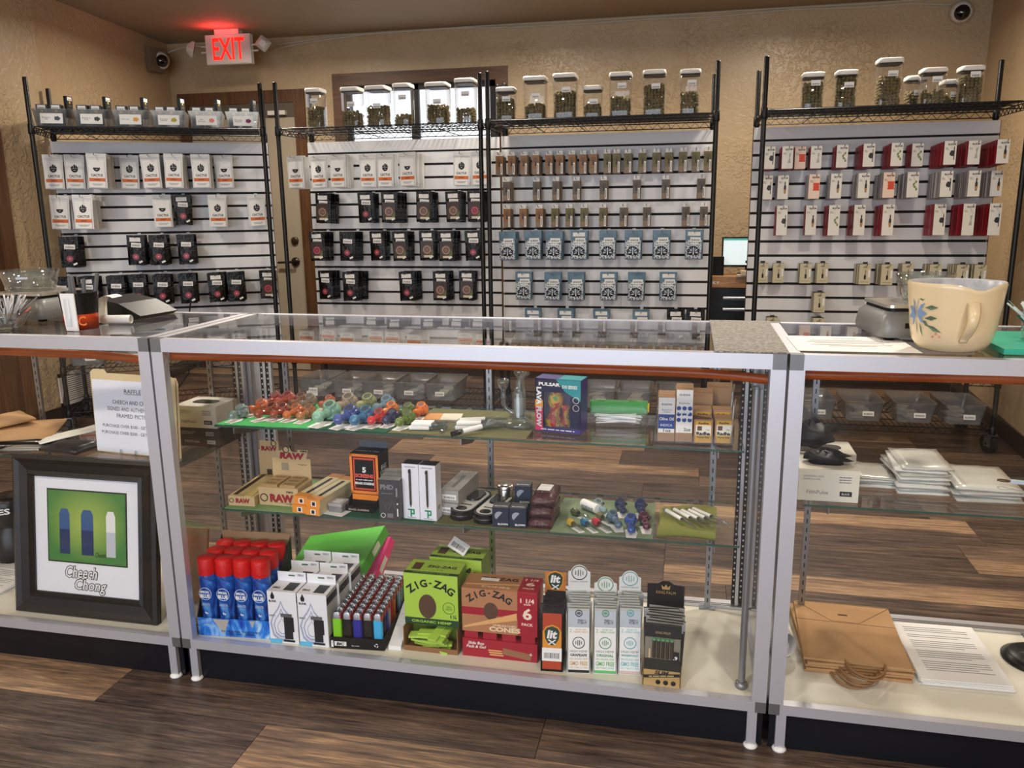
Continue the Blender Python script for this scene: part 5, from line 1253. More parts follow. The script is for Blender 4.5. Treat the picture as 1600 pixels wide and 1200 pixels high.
# ================================================================ middle case: bottom deck
def box_thing(name, label, cat, A, Bp, d, h, face, sides=None, z=ZD, top=None, group=None):
    """carton whose front bottom edge runs from A to Bp (x, y)"""
    w = math.hypot(Bp[0] - A[0], Bp[1] - A[1]); rz = math.atan2(Bp[1] - A[1], Bp[0] - A[0])
    t = thing(name, label, cat, ((A[0] + Bp[0]) / 2, (A[1] + Bp[1]) / 2, z + .0005), rz, group)
    sides = sides or face; top = top or sides
    if d: MB().bx(-w / 2, w / 2, 0, d, 0, h, [1, 2, 0, 1, 1, 1]).build('carton', [face, sides, top], t)
    return t, w
F = -.0006
# ---- tray of spray cans
def flame_mat(name, c0, c1, c2, sc=18):
    m, t, p = nt(name); p.inputs['Roughness'].default_value = .3
    tc = t.nodes.new('ShaderNodeTexCoord'); n = t.nodes.new('ShaderNodeTexNoise'); n.inputs['Scale'].default_value = sc; n.inputs['Detail'].default_value = 6; n.inputs['Distortion'].default_value = 1.6
    mp = t.nodes.new('ShaderNodeMapping'); mp.inputs['Scale'].default_value = (1, 1, .55); t.links.new(tc.outputs['Object'], mp.inputs[0]); t.links.new(mp.outputs[0], n.inputs['Vector'])
    r = t.nodes.new('ShaderNodeValToRGB'); e = r.color_ramp.elements; e[0].position = .36; e[0].color = lin(c0) + (1,); e[1].position = .72; e[1].color = lin(c2) + (1,); q = e.new(.52); q.color = lin(c1) + (1,)
    t.links.new(n.outputs['Fac'], r.inputs[0]); t.links.new(r.outputs[0], p.inputs['Base Color']); return m
CANB = flame_mat('blue smoke can print', (10, 40, 120), (24, 92, 186), (110, 178, 232), 30); TRAYB = flame_mat('blue flame tray print', (14, 60, 170), (40, 130, 226), (190, 226, 250), 22)
REDCAP = mat((206, 20, 22), .3, name='red plastic cap', bump=.25, bscale=300)
t, w = box_thing('can_tray', 'blue flame printed cardboard tray holding twelve spray cans', 'display tray', (.032, .034), (.238, .050), 0, 0, TRAYB)
d = .172
MB().bx(-w / 2, w / 2, -.001, .001, 0, .052).build('front_panel', TRAYB, t); 
b = MB(); b.add([(-.060, 0, .05), (-.03, 0, .006), (-.012, 0, .05)], [(0, 1, 2)]); b.add([(.045, 0, .05), (.055, 0, .03), (.062, 0, .05)], [(0, 1, 2)]); b.build('grey_flame_gap', mat((176, 170, 164), .5), t, (0, -.0014, 0))
text(t, '9X FILTERED NINE TIMES\nCONTENTS 300 ML', INK, (.018, -.0018, .012), .11, .013)
BLKB = mat((22, 22, 24), .5)
for sx in (-1, 1): MB().prism([(0, 0), (0, .055), (.03, .11), (d, .225), (d, 0)], -.001, .001).build('side_panel', BLKB, t, (sx * w / 2, 0, 0), (0, 0, R(90)))
MB().bx(-w / 2, w / 2, d - .002, d, 0, .235).build('back_panel', mat((150, 122, 92), .7), t)
MB().bx(-w / 2, w / 2, 0, d, 0, .002).build('tray_floor', BLKB, t)
CAN0 = None; ang = t.rotation_euler.z
for r_ in range(3):
    for c_ in range(4):
        lx = -w / 2 + .0265 + c_ * .0512; ly = .029 + r_ * .0535
        loc = (t.location.x + lx * math.cos(ang) - ly * math.sin(ang), t.location.y + lx * math.sin(ang) + ly * math.cos(ang), ZD + .003)
        lab = 'blue spray can with red cap, %s from left in the %s row of the tray' % (ORD[c_], ('front', 'middle', 'back')[r_])
        if CAN0 is None:
            CAN0 = thing('spray_can', lab, 'spray can', loc, ang, 'butane cans in the blue tray')
            MB().lathe([(0, 0), (.022, 0), (.0245, .004), (.0245, .164), (.022, .172)], 24).build('can_body', CANB, CAN0)
            MB().lathe([(.0253, .170), (.0256, .172), (.0250, .212), (.0238, .2155), (0, .2165)], 24).build('cap', REDCAP, CAN0)
            MB().tube([(.0175 * math.cos(2 * math.pi * k / 20), 0, .0175 * math.sin(2 * math.pi * k / 20)) for k in range(20)], .0011, 4, 0, None, True).build('white_ring_print', mat((190, 214, 240), .4), CAN0, (0, -.0246, .118))
            for s, z, w_, h_ in (('SPECIAL', .124, .026, .007), ('BLUE', .112, .028, .011)):
                text(CAN0, s, WHITE, (0, -.0262, z), w_, h_, bold=.05); 
            text(CAN0, '9x', WHITE, (0, -.0256, .062), .010, .007, bold=.04); text(CAN0, 'ULTRA PURE\nBUTANE FUEL', WHITE, (0, -.0256, .088), .024, .007)
        else: dup(CAN0, loc, None, lab)
# ---- torch lighter cartons
SBW = mat((236, 237, 242), .4); SBK = mat((40, 40, 44), .45)
SB0 = None
for c_ in range(2):
    for r_ in range(3):
        A = ((.246, .036), (.332, .036))[c_]; loc = (A[0] + .041 + .004 * r_, A[1] + .071 * r_ + (.0 if c_ == 0 else .001), ZD + .0005)
        lab = 'white torch lighter carton with grey flame, %s column, %s' % (('left', 'right')[c_], ('front', 'middle', 'rear')[r_])
        if SB0 is None:
            SB0 = thing('torch_carton', lab, 'box', loc, R(1.5), 'white torch lighter cartons')
            MB().bx(-.041, .041, 0, .069, 0, .150, [0, 0, 0, 1, 0, 0]).build('carton', [SBW, mat((214, 216, 222), .4)], SB0)
            MB().bx(-.041, .041, .066, .0675, .15, .176).build('hang_header', SBW, SB0)
            text(SB0, 'SB02', INK, (.026, .0655, .168), .018, .006); panel(SB0, 'hang_slot', mat((70, 110, 70), .5), 0, .0655, .166, .018, .004)
            FL = mat((166, 176, 204), .5)
            for sc_, off in ((1, 0), (.72, -.006), (.42, -.014)):
                pts = [(x * sc_ * .034, 0, .066 + off + z * sc_ * .06) for x, z in ((0, 1), (.25, .62), (.7, .3), (1, -.15), (.8, -.75), (.3, -1), (-.3, -1), (-.8, -.75), (-1, -.15), (-.75, .25), (-.35, .55), (-.1, .8))]
                cz = .066 + off; inn = [(x * .86, 0, cz + (z - cz) * .86) for x, _, z in pts]; b = MB(); b.loft([pts, inn], 0, False, None, False); b.build('flame_outline', FL, SB0, (-.004, -.0004, 0))
            b = MB(); b.add([(0, 0, .018), (.006, 0, .004), (.004, 0, -.004), (-.004, 0, -.004), (-.006, 0, .004)], [(0, 1, 2, 3, 4)]); b.build('drop_logo', INK, SB0, (-.026, F, .132))
            text(SB0, 'BLINK', INK, (-.026, F, .122), .022, .006, bold=.03); text(SB0, 'SB02', INK, (-.030, F, .080), .018, .005)
            b = MB(); b.bx(-.012, .012, -.0004, 0, -.052, .012); b.bx(-.016, .016, -.0004, 0, -.060, -.054); b.bx(-.020, .012, -.0006, -.0002, .012, .022, 1); b.bx(.012, .016, -.0004, 0, -.03, .012); b.build('torch_picture', [INK, STEEL], SB0, (.014, F, .066))
            panel(SB0, 'blue_corner', mat((96, 190, 236), .4), -.024, -.0003, .006, .034, .012); panel(SB0, 'flame_side', SBK, 0, 0, 0, .069, .02).location = (.0413, .0345, .13); CH[SB0.name][-1].rotation_euler = (0, 0, R(90))
            text(SB0, 'SB02', INK, (-.024, .022, .1506), .022, .010, (R(-90), 0, 0), bold=.02); MB().bx(.0, .03, .01, .055, .1503, .1507).build('torch_picture_top', SBK, SB0)
        else: dup(SB0, loc, None, lab)
# ---- binders behind
def slab(name, label, TR, TL, BR, th, m, m2):
    u = Vector(TL) - Vector(TR); v = Vector(BR) - Vector(TR); n = u.cross(v).normalized()
    if n.z < 0: n = -n
    t = thing(name, label, 'binder', TR); P_ = lambda a, b_, c: tuple(u * a + v * b_ + n * c)
    def plate(nm, a0, a1, b0, b1, c0, c1, mm):
        vs = [P_(a, b_, c) for c in (c0, c1) for a, b_ in ((a0, b0), (a1, b0), (a1, b1), (a0, b1))]
        MB().add(vs, [(0, 3, 2, 1), (4, 5, 6, 7), (0, 1, 5, 4), (1, 2, 6, 5), (2, 3, 7, 6), (3, 0, 4, 7)]).build(nm, mm, t)
    plate('top_cover', 0, 1, 0, 1, -.003, 0, m); plate('bottom_cover', 0, 1, 0, 1, -th, -th + .003, m); plate('spine', -.012, 0, 0, 1, -th, 0, m2); plate('pages', .02, .96, .03, .97, -th + .004, -.004, WHITE)
    plate('spine_label', -.0125, -.0119, .3, .55, -th * .8, -th * .2, mat((214, 224, 206), .4))
    return t
slab('ring_binder', 'bright green ring binder lying tilted behind the torch cartons', (.418, .452, .298), (.17, .448, .246), (.408, .262, .232), .034, mat((98, 200, 70), .35, name='green vinyl'), mat((84, 178, 60), .35))
slab('ring_binder', 'pink ring binder beneath the green one', (.435, .454, .262), (.20, .450, .20), (.430, .264, .150), .030, mat((250, 90, 150), .35, name='pink vinyl'), mat((236, 70, 130), .35))
# ---- tray of fifty lighters
t, w = box_thing('lighter_tray', 'black cardboard tray packed with coloured lighters', 'display tray', (.419, .040), (.563, .052), 0, 0, BLACK)
MB().bx(-w / 2, w / 2, -.001, .001, 0, .032).build('front_panel', BLACK, t); MB().bx(-w / 2, w / 2, .255, .257, 0, .05).build('back_panel', BLACK, t)
for sx in (-1, 1): MB().bx(sx * w / 2 - .001, sx * w / 2 + .001, 0, .256, 0, .034).build('side_panel', BLACK, t)
MB().bx(-w / 2, w / 2, 0, .256, 0, .0205).build('tray_floor', BLACK, t)
MB().rbx(-.016, .016, -.0004, .0002, -.006, .006, .0001).build('logo_plate', WHITE, t, (-.046, -.0012, .014)); text(t, 'BiC', INK, (-.046, -.0022, .014), .022, .009, bold=.05, shear=.2)
b = MB(); b.ball((0, 0, .008), .0035, 8, 5); b.bx(-.003, .003, -.001, .001, -.008, .005); b.build('logo_boy', WHITE, t, (-.068, -.002, .012))
for k in range(3): MB().bx(-.0008, .0048, -.0003, 0, -.0012, .0012, 0, Matrix.Translation((.052, -.0012, .014)) @ Matrix.Rotation(R(120 * k), 4, 'Y') @ Matrix.Translation((-.001, 0, .004))).build('recycle_arrow', WHITE, t)
text(t, 'bic.com', WHITE, (-.005, -.0012, .010), .02, .004)
lc = [(130, 206, 40), (22, 22, 24), (36, 44, 150), (22, 22, 24), (64, 176, 232), (206, 36, 30), (230, 120, 30), (60, 150, 80), (140, 200, 230), (150, 150, 156), (120, 60, 140)]
def lighter_me(col):
    b = MB(); b.loft([rr_ring(.0235, .0125, .005, 0), rr_ring(.0245, .0135, .0055, .004), rr_ring(.0245, .0135, .0055, .058), rr_ring(.0225, .0125, .005, .061)], 0, True); return b.mesh('lighter_body', mat(col, .22, name='lighter plastic'))
LM = [lighter_me(c) for c in lc]
hb = MB(); hb.loft([rr_ring(.0225, .0128, .004, .0605), rr_ring(.0215, .0124, .004, .073), rr_ring(.012, .010, .003, .079)], 0, True); HOOD = hb.mesh('metal_hood', CHROME)
wb_ = MB(); wb_.tube([(.004, -.004, .0765), (.004, .004, .0765)], .0042, 12); WHEEL = wb_.mesh('spark_wheel', STEEL)
bb_ = MB(); bb_.bx(.003, .0128, -.0055, .0055, .060, .0735); BTN = bb_.mesh('red_button', mat((150, 24, 22), .35))
ang = t.rotation_euler.z; rl = random.Random(21)
for r_ in range(10):
    for c_ in range(5):
        lx = -w / 2 + .0165 + c_ * .0278; ly = .012 + r_ * .0245
        loc = (t.location.x + lx * math.cos(ang) - ly * math.sin(ang), t.location.y + lx * math.sin(ang) + ly * math.cos(ang), ZD + .0215)
        ci = c_ if r_ == 0 else (rl.choice((5, 6, 7, 8, 9, 1, 2)) if r_ else 0)
        cn = ['lime green', 'black', 'navy', 'black', 'light blue', 'red', 'orange', 'green', 'pale blue', 'grey', 'purple'][ci]
        o = thing('lighter', '%s pocket lighter, row %s, %s from left in the black tray' % (cn, ORD[r_], ORD[c_]), 'lighter', loc, ang, 'lighters in the black tray')
        obj('lighter_body', LM[ci], o); obj('metal_hood', HOOD, o); obj('spark_wheel', WHEEL, o); obj('red_button', BTN, o)
# ---- white card box between lighters and the green display
t, w = box_thing('leaflet_box', 'white slanted card with barcode stickers beside the lighter tray', 'card', (.572, .060), (.606, .062), 0, 0, WHITE)
MB().prism([(0, 0), (0, .012), (.16, .062), (.16, 0)], -w / 2, w / 2).build('wedge', WHITE, t, (0, 0, 0), (0, 0, R(90)))
for k in range(3): MB().bx(-.014, .014, -.011, .011, 0, .0006).build('sticker', STICKER2, t, (0, .04 + .04 * k, .0255 + .0125 * k), (R(17), 0, 0))
# ---- green rolling paper displays
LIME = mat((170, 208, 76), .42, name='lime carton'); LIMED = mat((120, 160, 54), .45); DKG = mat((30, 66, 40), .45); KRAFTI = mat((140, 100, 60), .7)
def oval(t, x, y, z, rx, rz_):
    MB().add([(rx * math.cos(2 * math.pi * k / 24), 0, rz_ * math.sin(2 * math.pi * k / 24)) for k in range(24)], [tuple(range(24))]).build('brown_oval_print', mat((88, 62, 46), .5), t, (x, y, z))
def green_display(label, x0, y0, w, tray, rz=0):
    t = thing('paper_display', label, 'display box', (x0 + w / 2, y0, ZD + .0005), rz, 'lime green rolling paper displays')
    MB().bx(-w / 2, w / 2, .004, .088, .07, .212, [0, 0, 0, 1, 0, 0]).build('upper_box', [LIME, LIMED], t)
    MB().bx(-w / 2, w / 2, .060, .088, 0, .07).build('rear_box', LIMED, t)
    for sx in (-1, 1): MB().bx(sx * w / 2 - .001, sx * w / 2 + .001, -.012, .062, 0, .07 if sx > 0 else .066).build('tray_side', KRAFTI, t)
    MB().bx(-w / 2, w / 2, -.0125, -.0105, 0, .014).build('tray_lip', KRAFTI, t); MB().bx(-w / 2, w / 2, -.011, .06, 0, .0015).build('tray_floor', KRAFTI, t)
    arc_text(t, 'ZIG-ZAG', INK, (0, .0034, .100), .088, .022, -38, 38, bold=.035)
    panel(t, 'hemp_band', DKG, 0, .0037, .079, w, .018); text(t, 'ORGANIC HEMP', LIME, (0, .0030, .079), w * .74, .0075, bold=.02)
    MB().tube([(.016 * math.cos(2 * math.pi * k / 24), 0, .016 * math.sin(2 * math.pi * k / 24)) for k in range(24)], .0008, 4, 0, None, True).build('seal_ring', mat((90, 130, 40), .5), t, (.048, .0034, .122)); text(t, '100%\nHEMP', mat((90, 130, 40), .5), (.048, .0034, .122), .018, .012)
    text(t, '1¼', INK, (.060, .0034, .098), .016, .011, bold=.02)
    oval(t, -.010, .0034, .122, .024, .034)   # plain oval where a portrait is printed
    panel(t, 'top_band', DKG, 0, 0, 0, w, .012).location = (0, .012, .2125); CH[t.name][-1].rotation_euler = (R(-90), 0, 0)
    text(t, 'ORGANIC HEMP', LIME, (0, .012, .2132), w * .7, .006, (R(-90), 0, 0)); text(t, 'ZIG-ZAG', INK, (.018, .052, .2127), w * .55, .014, (R(-90), 0, 0), bold=.03); text(t, '1¼', INK, (.018, .034, .2127), .014, .008, (R(-90), 0, 0))
    MB().bx(-.060, -.036, .03, .07, .2121, .2125).build('brown_print_block', mat((92, 66, 44), .5), t)
    return t
green_display('front lime green rolling paper display with open tray of booklets', .613, .080, .146, True)
green_display('rear lime green rolling paper display with a sticker on top', .650, .185, .146, False, R(-1))
o = MB().bx(-.026, .026, -.0012, .0012, -.017, .017).build('loose_booklet', STICKER, None, (.724, .225, ZD + .234), (R(-50), R(28), R(-6))); tag(o, 'small booklet with barcode sticker leaning on the rear lime box', 'booklet')
rk = random.Random(14); bk = MB().bx(-.036, .036, -.012, .012, 0, .006, [1, 0, 0, 0, 0, 0]).mesh('paper_booklet', [mat((176, 212, 84), .4), DKG])
for k in range(16):
    z = .003 + .0072 * (k // 2) * .92; y = -.002 + .004 * (k % 2) + rk.uniform(0, .03); x = .686 + rk.uniform(-.028, .028) * (1 if k < 13 else 1.5)
    o = obj('paper_booklet', bk, None, (x, .080 + min(y, .045), ZD + z), (R(rk.uniform(-9, 9)), R(rk.uniform(-7, 7)), R(rk.uniform(-14, 14)) if k < 13 else R(80)))
    tag(o, 'lime rolling paper booklet, %s from the bottom of the open tray' % ORD[k], 'booklet', 'booklets in the lime display tray')
# ---- red and kraft cone display
CONEK = mat((178, 126, 88), .45, name='kraft printed carton'); CRIM = mat((162, 28, 48), .4, name='crimson carton')
t, w = box_thing('cone_display', 'crimson and kraft cone display box in the middle of the deck', 'display box', (.772, .074), (.969, .074), 0, 0, CONEK)
dp = .088
MB().bx(-w / 2, w / 2, 0, dp, .070, .190, [0, 0, 0, 1, 0, 0]).build('upper_box', [CONEK, CRIM], t); MB().bx(-w / 2, w / 2, -.002, dp, 0, .050).build('tray', CRIM, t); MB().bx(-w / 2 + .002, w / 2 - .002, .06, dp - .001, .05, .07).build('rear_filler', mat((100, 20, 34), .5), t)
panel(t, 'red_panel', CRIM, w * .37, -.0002, .130, w * .26, .120); panel(t, 'red_stripe', CRIM, -w * .13, -.0002, .128, w * .74, .020)
for s, z, w_, h_ in (('1 1/4', .168, .036, .012), ('SIZE', .158, .018, .004), ('6', .132, .024, .032), ('PACK', .103, .030, .008)): text(t, s, mat((244, 224, 200), .5), (w * .37, -.0008, z), w_, h_, bold=.03)
arc_text(t, 'ZIG-ZAG', INK, (-.026, -.0006, .094), .086, .019, -36, 36, bold=.035)
oval(t, -.022, -.0007, .131, .019, .024)
b = MB(); b.loft([[(-.094, -.0006, .082 - .0025), (-.094, -.0006, .082 + .0025)], [(.046, -.0006, .122 - .010), (.046, -.0006, .122 + .010)]], 0, False, None, False, False); b.build('cone_picture', mat((224, 172, 112), .5), t, (0, -.0006, 0))
text(t, 'UNBLEACHED', mat((240, 214, 176), .5), (.014, -.0018, .094), .062, .006, bold=.03); text(t, 'CONES', mat((240, 214, 176), .5), (.014, -.0018, .083), .082, .014, bold=.05)
text(t, 'Slide Box\nPack & Go!', WHITE, (-.062, -.0026, .034), .052, .018, shear=.2, bold=.02)
for k in range(3): panel(t, 'cone_stripe', mat((224, 172, 112), .5), -.012 + .002 * k, -.0023, .022 - .006 * k, .036, .0035)
panel(t, 'slide_box_picture', mat((150, 104, 76), .5), .045, -.0023, .018, .075, .018, (0, R(8), 0)); text(t, '6', WHITE, (.082, -.003, .022), .006, .008)
for s, y, z, w_, h_ in (('ZIG-ZAG', .062, .1906, .10, .016), ('CONES', .016, .1906, .075, .010)): text(t, s, INK if y > .05 else mat((240, 214, 176), .5), (-.012, y, z), w_, h_, (R(-90), 0, 0), bold=.03)
MB().bx(w * .24, w / 2, .001, dp - .001, .1901, .1905).build('red_top_panel', CRIM, t)
for s, y, w_, h_ in (('1 1/4', .070, .034, .012), ('6', .046, .024, .020), ('PACK', .022, .030, .008)): text(t, s, mat((244, 224, 200), .5), (w * .37, y, .1909), w_, h_, (R(-90), 0, 0), bold=.03)
MB().bx(-.09, .05, .030, .036, .1902, .1906, 0, Matrix.Translation((0, 0, 0)) @ Matrix.Rotation(R(6), 4, 'Z')).build('cone_picture_top', mat((224, 172, 112), .5), t); MB().bx(-.06, -.012, .050, .064, .1902, .1908).build('price_sticker', STICKER2, t)
sbm = MB().bx(-.018, .018, 0, .05, 0, .019, [1, 1, 0, 1, 1, 1]).mesh('slide_box', [CRIM, mat((130, 22, 38), .4)])
for k in range(4):
    o = obj('slide_box', sbm, None, (t.location.x - .076 + .050 * k, .076, ZD + .0508)); tag(o, 'small crimson slide box, %s from left in the cone display' % ORD[k], 'box', 'slide boxes in the cone display')
# ---- tall slim wrap displays
def wrap_display(label, A, Bp, ph, hz_, face, sidecol, n, draw, pcol, hdr, group, packlab, dz=.014):
    t, w = box_thing('wrap_display', label, 'display box', A, Bp, 0, 0, face, group=group); rz = t.rotation_euler.z
    MB().bx(-w / 2, w / 2, .11, .112, 0, hz_ - .03).build('back_card', face, t)
    for sx in (-1, 1): MB().prism([(0, 0), (0, .03), (.11, .09), (.11, 0)], -.0006, .0006).build('side_card', sidecol, t, (sx * w / 2, 0, 0), (0, 0, R(90)))
    MB().bx(-w / 2, w / 2, 0, .11, 0, .002).build('tray_floor', sidecol, t)
    hdr(t, w, hz_)
    rr = random.Random(int(A[0] * 1000)); cs, sn = math.cos(rz), math.sin(rz)
    for k in range(n):
        lx, ly = (rr.uniform(-.002, .002) if k else 0), .0015 + .0115 * k
        loc = (t.location.x + lx * cs - ly * sn, t.location.y + lx * sn + ly * cs, ZD + .003 + .0008 * k)
        o = MB().bx(-w / 2 + .002, w / 2 - .002, -.0008, .0008, 0, ph).build('wrap_pack', pcol, None, loc, (R(-7 - .3 * k), R(rr.uniform(-3, 3)) if k else 0, rz)); tag(o, '%s, %s from the front' % (packlab, ORD[k]), 'wrap pack', packlab + 's in one display')
        if k == 0: draw(o, w - .004, ph)
        else: MB().bx(-w / 2 + .0022, w / 2 - .0022, -.0012, -.0008, ph * .84, ph * .985).build('seal_strip', mat((176, 178, 178) if pcol is not LITP else (60, 62, 64), .25, .2), o)
LITP = mat((10, 10, 11), .25, name='black foil wrap pack'); LITO = mat((178, 66, 32), .35)
def shield(parent, x, y, z, w, h, c1, c2):
    pts = [(0, 1), (.7, .8), (1, .45), (.9, -.3), (.5, -.8), (0, -1), (-.5, -.8), (-.9, -.3), (-1, .45), (-.7, .8)]
    for sc_, m, dy in ((1, c1, 0), (.86, c2, -.0003)):
        MB().add([(px * w / 2 * sc_, dy, pz * h / 2 * sc_) for px, pz in pts], [tuple(range(10))]).build('shield_print', m, parent, (x, y, z))
GOLDO = mat((222, 148, 44), .4); FOREST = mat((34, 62, 48), .4)
def draw_lit(o, w, h):
    panel(o, 'orange_print', LITO, 0, -.0010, h * .47, w * .94, h * .90); panel(o, 'gold_print', GOLDO, 0, -.0014, h * .48, w * .94, h * .30)
    shield(o, 0, -.0018, h * .56, .044, .058, GOLDO, FOREST); text(o, 'lit', WHITE, (0, -.0024, h * .585), .026, .022, bold=.04, shear=.15)
    for a in (35, -35): panel(o, 'crossed_bar', WHITE, 0, -.0024, h * .46, .022, .003, (0, R(a), 0))
    panel(o, 'price_sticker', STICKER, 0, -.0022, h * .26, w * .98, .034)
def hdr_lit(t, w, hz_):
    MB().bx(-w / 2, w / 2, .1095, .111, hz_ - .062, hz_ - .006).build('header_card', mat((196, 122, 52), .5, var=.2, vscale=60), t); shield(t, 0, .1088, hz_ - .030, .044, .058, GOLDO, FOREST); text(t, 'lit', WHITE, (0, .1080, hz_ - .024), .026, .022, bold=.04, shear=.15)
    for a in (35, -35): panel(t, 'crossed_bar', WHITE, 0, .1082, hz_ - .046, .022, .003, (0, R(a), 0))
wrap_display('orange wrap display with shield header beside the cone box', (.984, .039), (1.038, .043), .160, .222, LITO, BLACK, 9, draw_lit, LITP, hdr_lit, None, 'orange and black wrap pack')
def hemp(ci, label, A, Bp, ph, hz_, col, flavour, packlab, base):
    ink = mat(col, .5); ink2 = mat(ci, .5); face = mat((226, 228, 226), .4)
    def ring(parent, x, y, z, r, m):
        MB().tube([(r * math.cos(2 * math.pi * k / 24), 0, r * .98 * math.sin(2 * math.pi * k / 24)) for k in range(24)], .0011, 4, 0, None, True).build('ring_logo', m, parent, (x, y, z))
        for dx, h0 in ((-.009, .010), (-.003, .017), (.003, .017), (.009, .010)): panel(parent, 'logo_stroke', m, dx * r / .019, y - .0004, z, .0016, h0 * r / .019)
    def draw(o, w, h):
        panel(o, 'white_print', mat((240, 241, 240), .4), 0, -.0010, h * .36, w * .99, h * .70)
        panel(o, 'clear_top', mat((190, 202, 212), .15, .1), 0, -.0010, h * .84, w * .97, h * .24)
        text(o, '2', ink2, (-w * .38, -.0016, h * .655), .005, .009); text(o, 'FILTER TIPS\nHERBAL WRAPS', ink2, (w * .1, -.0016, h * .655), .036, .010)
        ring(o, 0, -.0016, h * .47, .0145, ink)
        text(o, 'HIGH HEMP', GREYINK, (0, -.0016, h * .335), w * .84, .006); text(o, flavour, ink if flavour != 'GRAPEAPE' else INK, (0, -.0016, h * .275), w * .8, .007, bold=.03)
        text(o, '100% ORGANIC HEMP', ink2, (0, -.0016, h * .215), w * .86, .005); text(o, 'GMO FREE', ink2, (0, -.0016, h * .145), w * .86, .011, bold=.02); text(o, '100% TOBACCO FREE', ink2, (0, -.0016, h * .08), w * .86, .005)
        panel(o, 'base_band', base, 0, -.0014, h * .022, w * .98, h * .04); ring(o, 0, -.0018, h * .93, .008, ink)
        text(o, 'HEMP', mat((90, 96, 104), .4), (.008, -.0018, h * .80), .012, .022, (0, R(-90), 0))
    def hdr(t, w, hz_):
        b = MB(); pts = [(-w / 2, 0), (w / 2, 0), (w / 2, .035)] + [(.022 * math.cos(R(20 + 140 * k / 8)), .030 + .024 * math.sin(R(20 + 140 * k / 8))) for k in range(9)] + [(-w / 2, .035)]
        b.prism(pts, 0, .0012); b.build('header_card', face, t, (0, .109, hz_ - .054)); ring(t, 0, .1085, hz_ - .022, .019, ink)
        text(t, 'HIGH HEMP', GREYINK, (0, .1085, hz_ - .046), w * .8, .004)
    wrap_display(label, A, Bp, ph, hz_, face, face, 9, draw, mat((186, 190, 184), .3, name='pale wrap pack %d' % ci[0]), hdr, 'white hemp wrap displays', packlab)
hemp((206, 160, 90), 'white wrap display with black ring logo', (1.050, .041), (1.106, .048), .164, .241, (28, 28, 30), 'GRAPEAPE', 'white wrap pack with black ring logo', INK)
hemp((96, 176, 112), 'white wrap display with green ring logo', (1.114, .051), (1.171, .057), .165, .210, (70, 150, 96), 'ORIGINAL', 'white wrap pack with green ring logo', mat((96, 190, 110), .5))
hemp((112, 190, 204), 'white wrap display with pale blue ring logo', (1.175, .061), (1.230, .066), .167, .227, (96, 172, 180), 'MARIJMANGO', 'white wrap pack with pale blue ring logo', mat((214, 190, 184), .5))
KPK = mat((10, 10, 10), .4); KPG = mat((190, 158, 100), .35, .3)
def draw_kp(o, w, h):
    panel(o, 'gold_base', KPG, 0, -.0010, h * .13, w * .99, h * .26); panel(o, 'black_band', KPK, 0, -.0014, h * .175, w * .99, h * .05, (0, R(-7), 0)); text(o, 'SLIM', INK, (0, -.0018, h * .225), .034, .009, bold=.04, shear=.2)
    dashes(o, mat((200, 180, 130), .4), (0, -.002, h * .172), w * .7, .004, (0, R(-7), 0))
    panel(o, 'window', mat((128, 124, 112), .2), 0, -.0010, h * .61, w * .96, h * .34)
    for k in range(5): MB().tube([(-.020 + .0105 * k, -.003, h * .46), (-.020 + .0105 * k, -.003, h * .74)], .0042, 8).build('leaf_roll', mat((62, 54, 42), .7), o); MB().tube([(-.020 + .0105 * k, -.003, h * .74), (-.020 + .0105 * k, -.003, h * .775)], .0044, 8).build('green_tip', mat((96, 160, 116), .6), o)
    MB().tube([(-.030, -.003, h * .46), (-.030, -.003, h * .60)], .003, 8).build('packing_stick', mat((206, 178, 146), .6), o)
    panel(o, 'black_top', KPK, 0, -.0012, h * .88, w * .99, h * .16); text(o, 'KING PALM', KPG, (0, -.0018, h * .86), w * .4, .006); panel(o, 'weight_tag', KPK, .031, -.0058, h * .50, .017, .026); text(o, '.9', WHITE, (.031, -.0064, h * .49), .010, .009, bold=.03)
    for k in range(3): MB().lathe([(0, 0), (.006, 0), (.006, .0004), (0, .0004)], 12, 0, Matrix.Translation((-.008 + .018 * k, -.0014, h * .07)) @ Matrix.Rotation(R(90), 4, 'X')).build('round_icon', INK, o)
def hdr_kp(t, w, hz_):
    b = MB(); b.prism([(-w / 2, 0), (w / 2, 0), (w / 2, .044), (.02, .046), (.008, .054), (-.008, .054), (-.02, .046), (-w / 2, .044)], 0, .0014); b.build('header_card', KPK, t, (0, .108, hz_ - .054))
    b = MB(); b.add([(-.009, 0, 0), (.009, 0, 0), (.011, 0, .012), (.0045, 0, .006), (0, 0, .014), (-.0045, 0, .006), (-.011, 0, .012)], [tuple(range(7))]); b.build('crown_print', KPG, t, (0, .1074, hz_ - .022)); text(t, 'KING PALM', KPG, (0, .1074, hz_ - .030), w * .52, .008)
wrap_display('black and gold leaf roll display with crown header at the right', (1.236, .023), (1.327, .021), .156, .226, KPK, KPG, 9, draw_kp, mat((36, 40, 32), .25, name='dark leaf pouch'), hdr_kp, None, 'black and gold leaf roll pack')
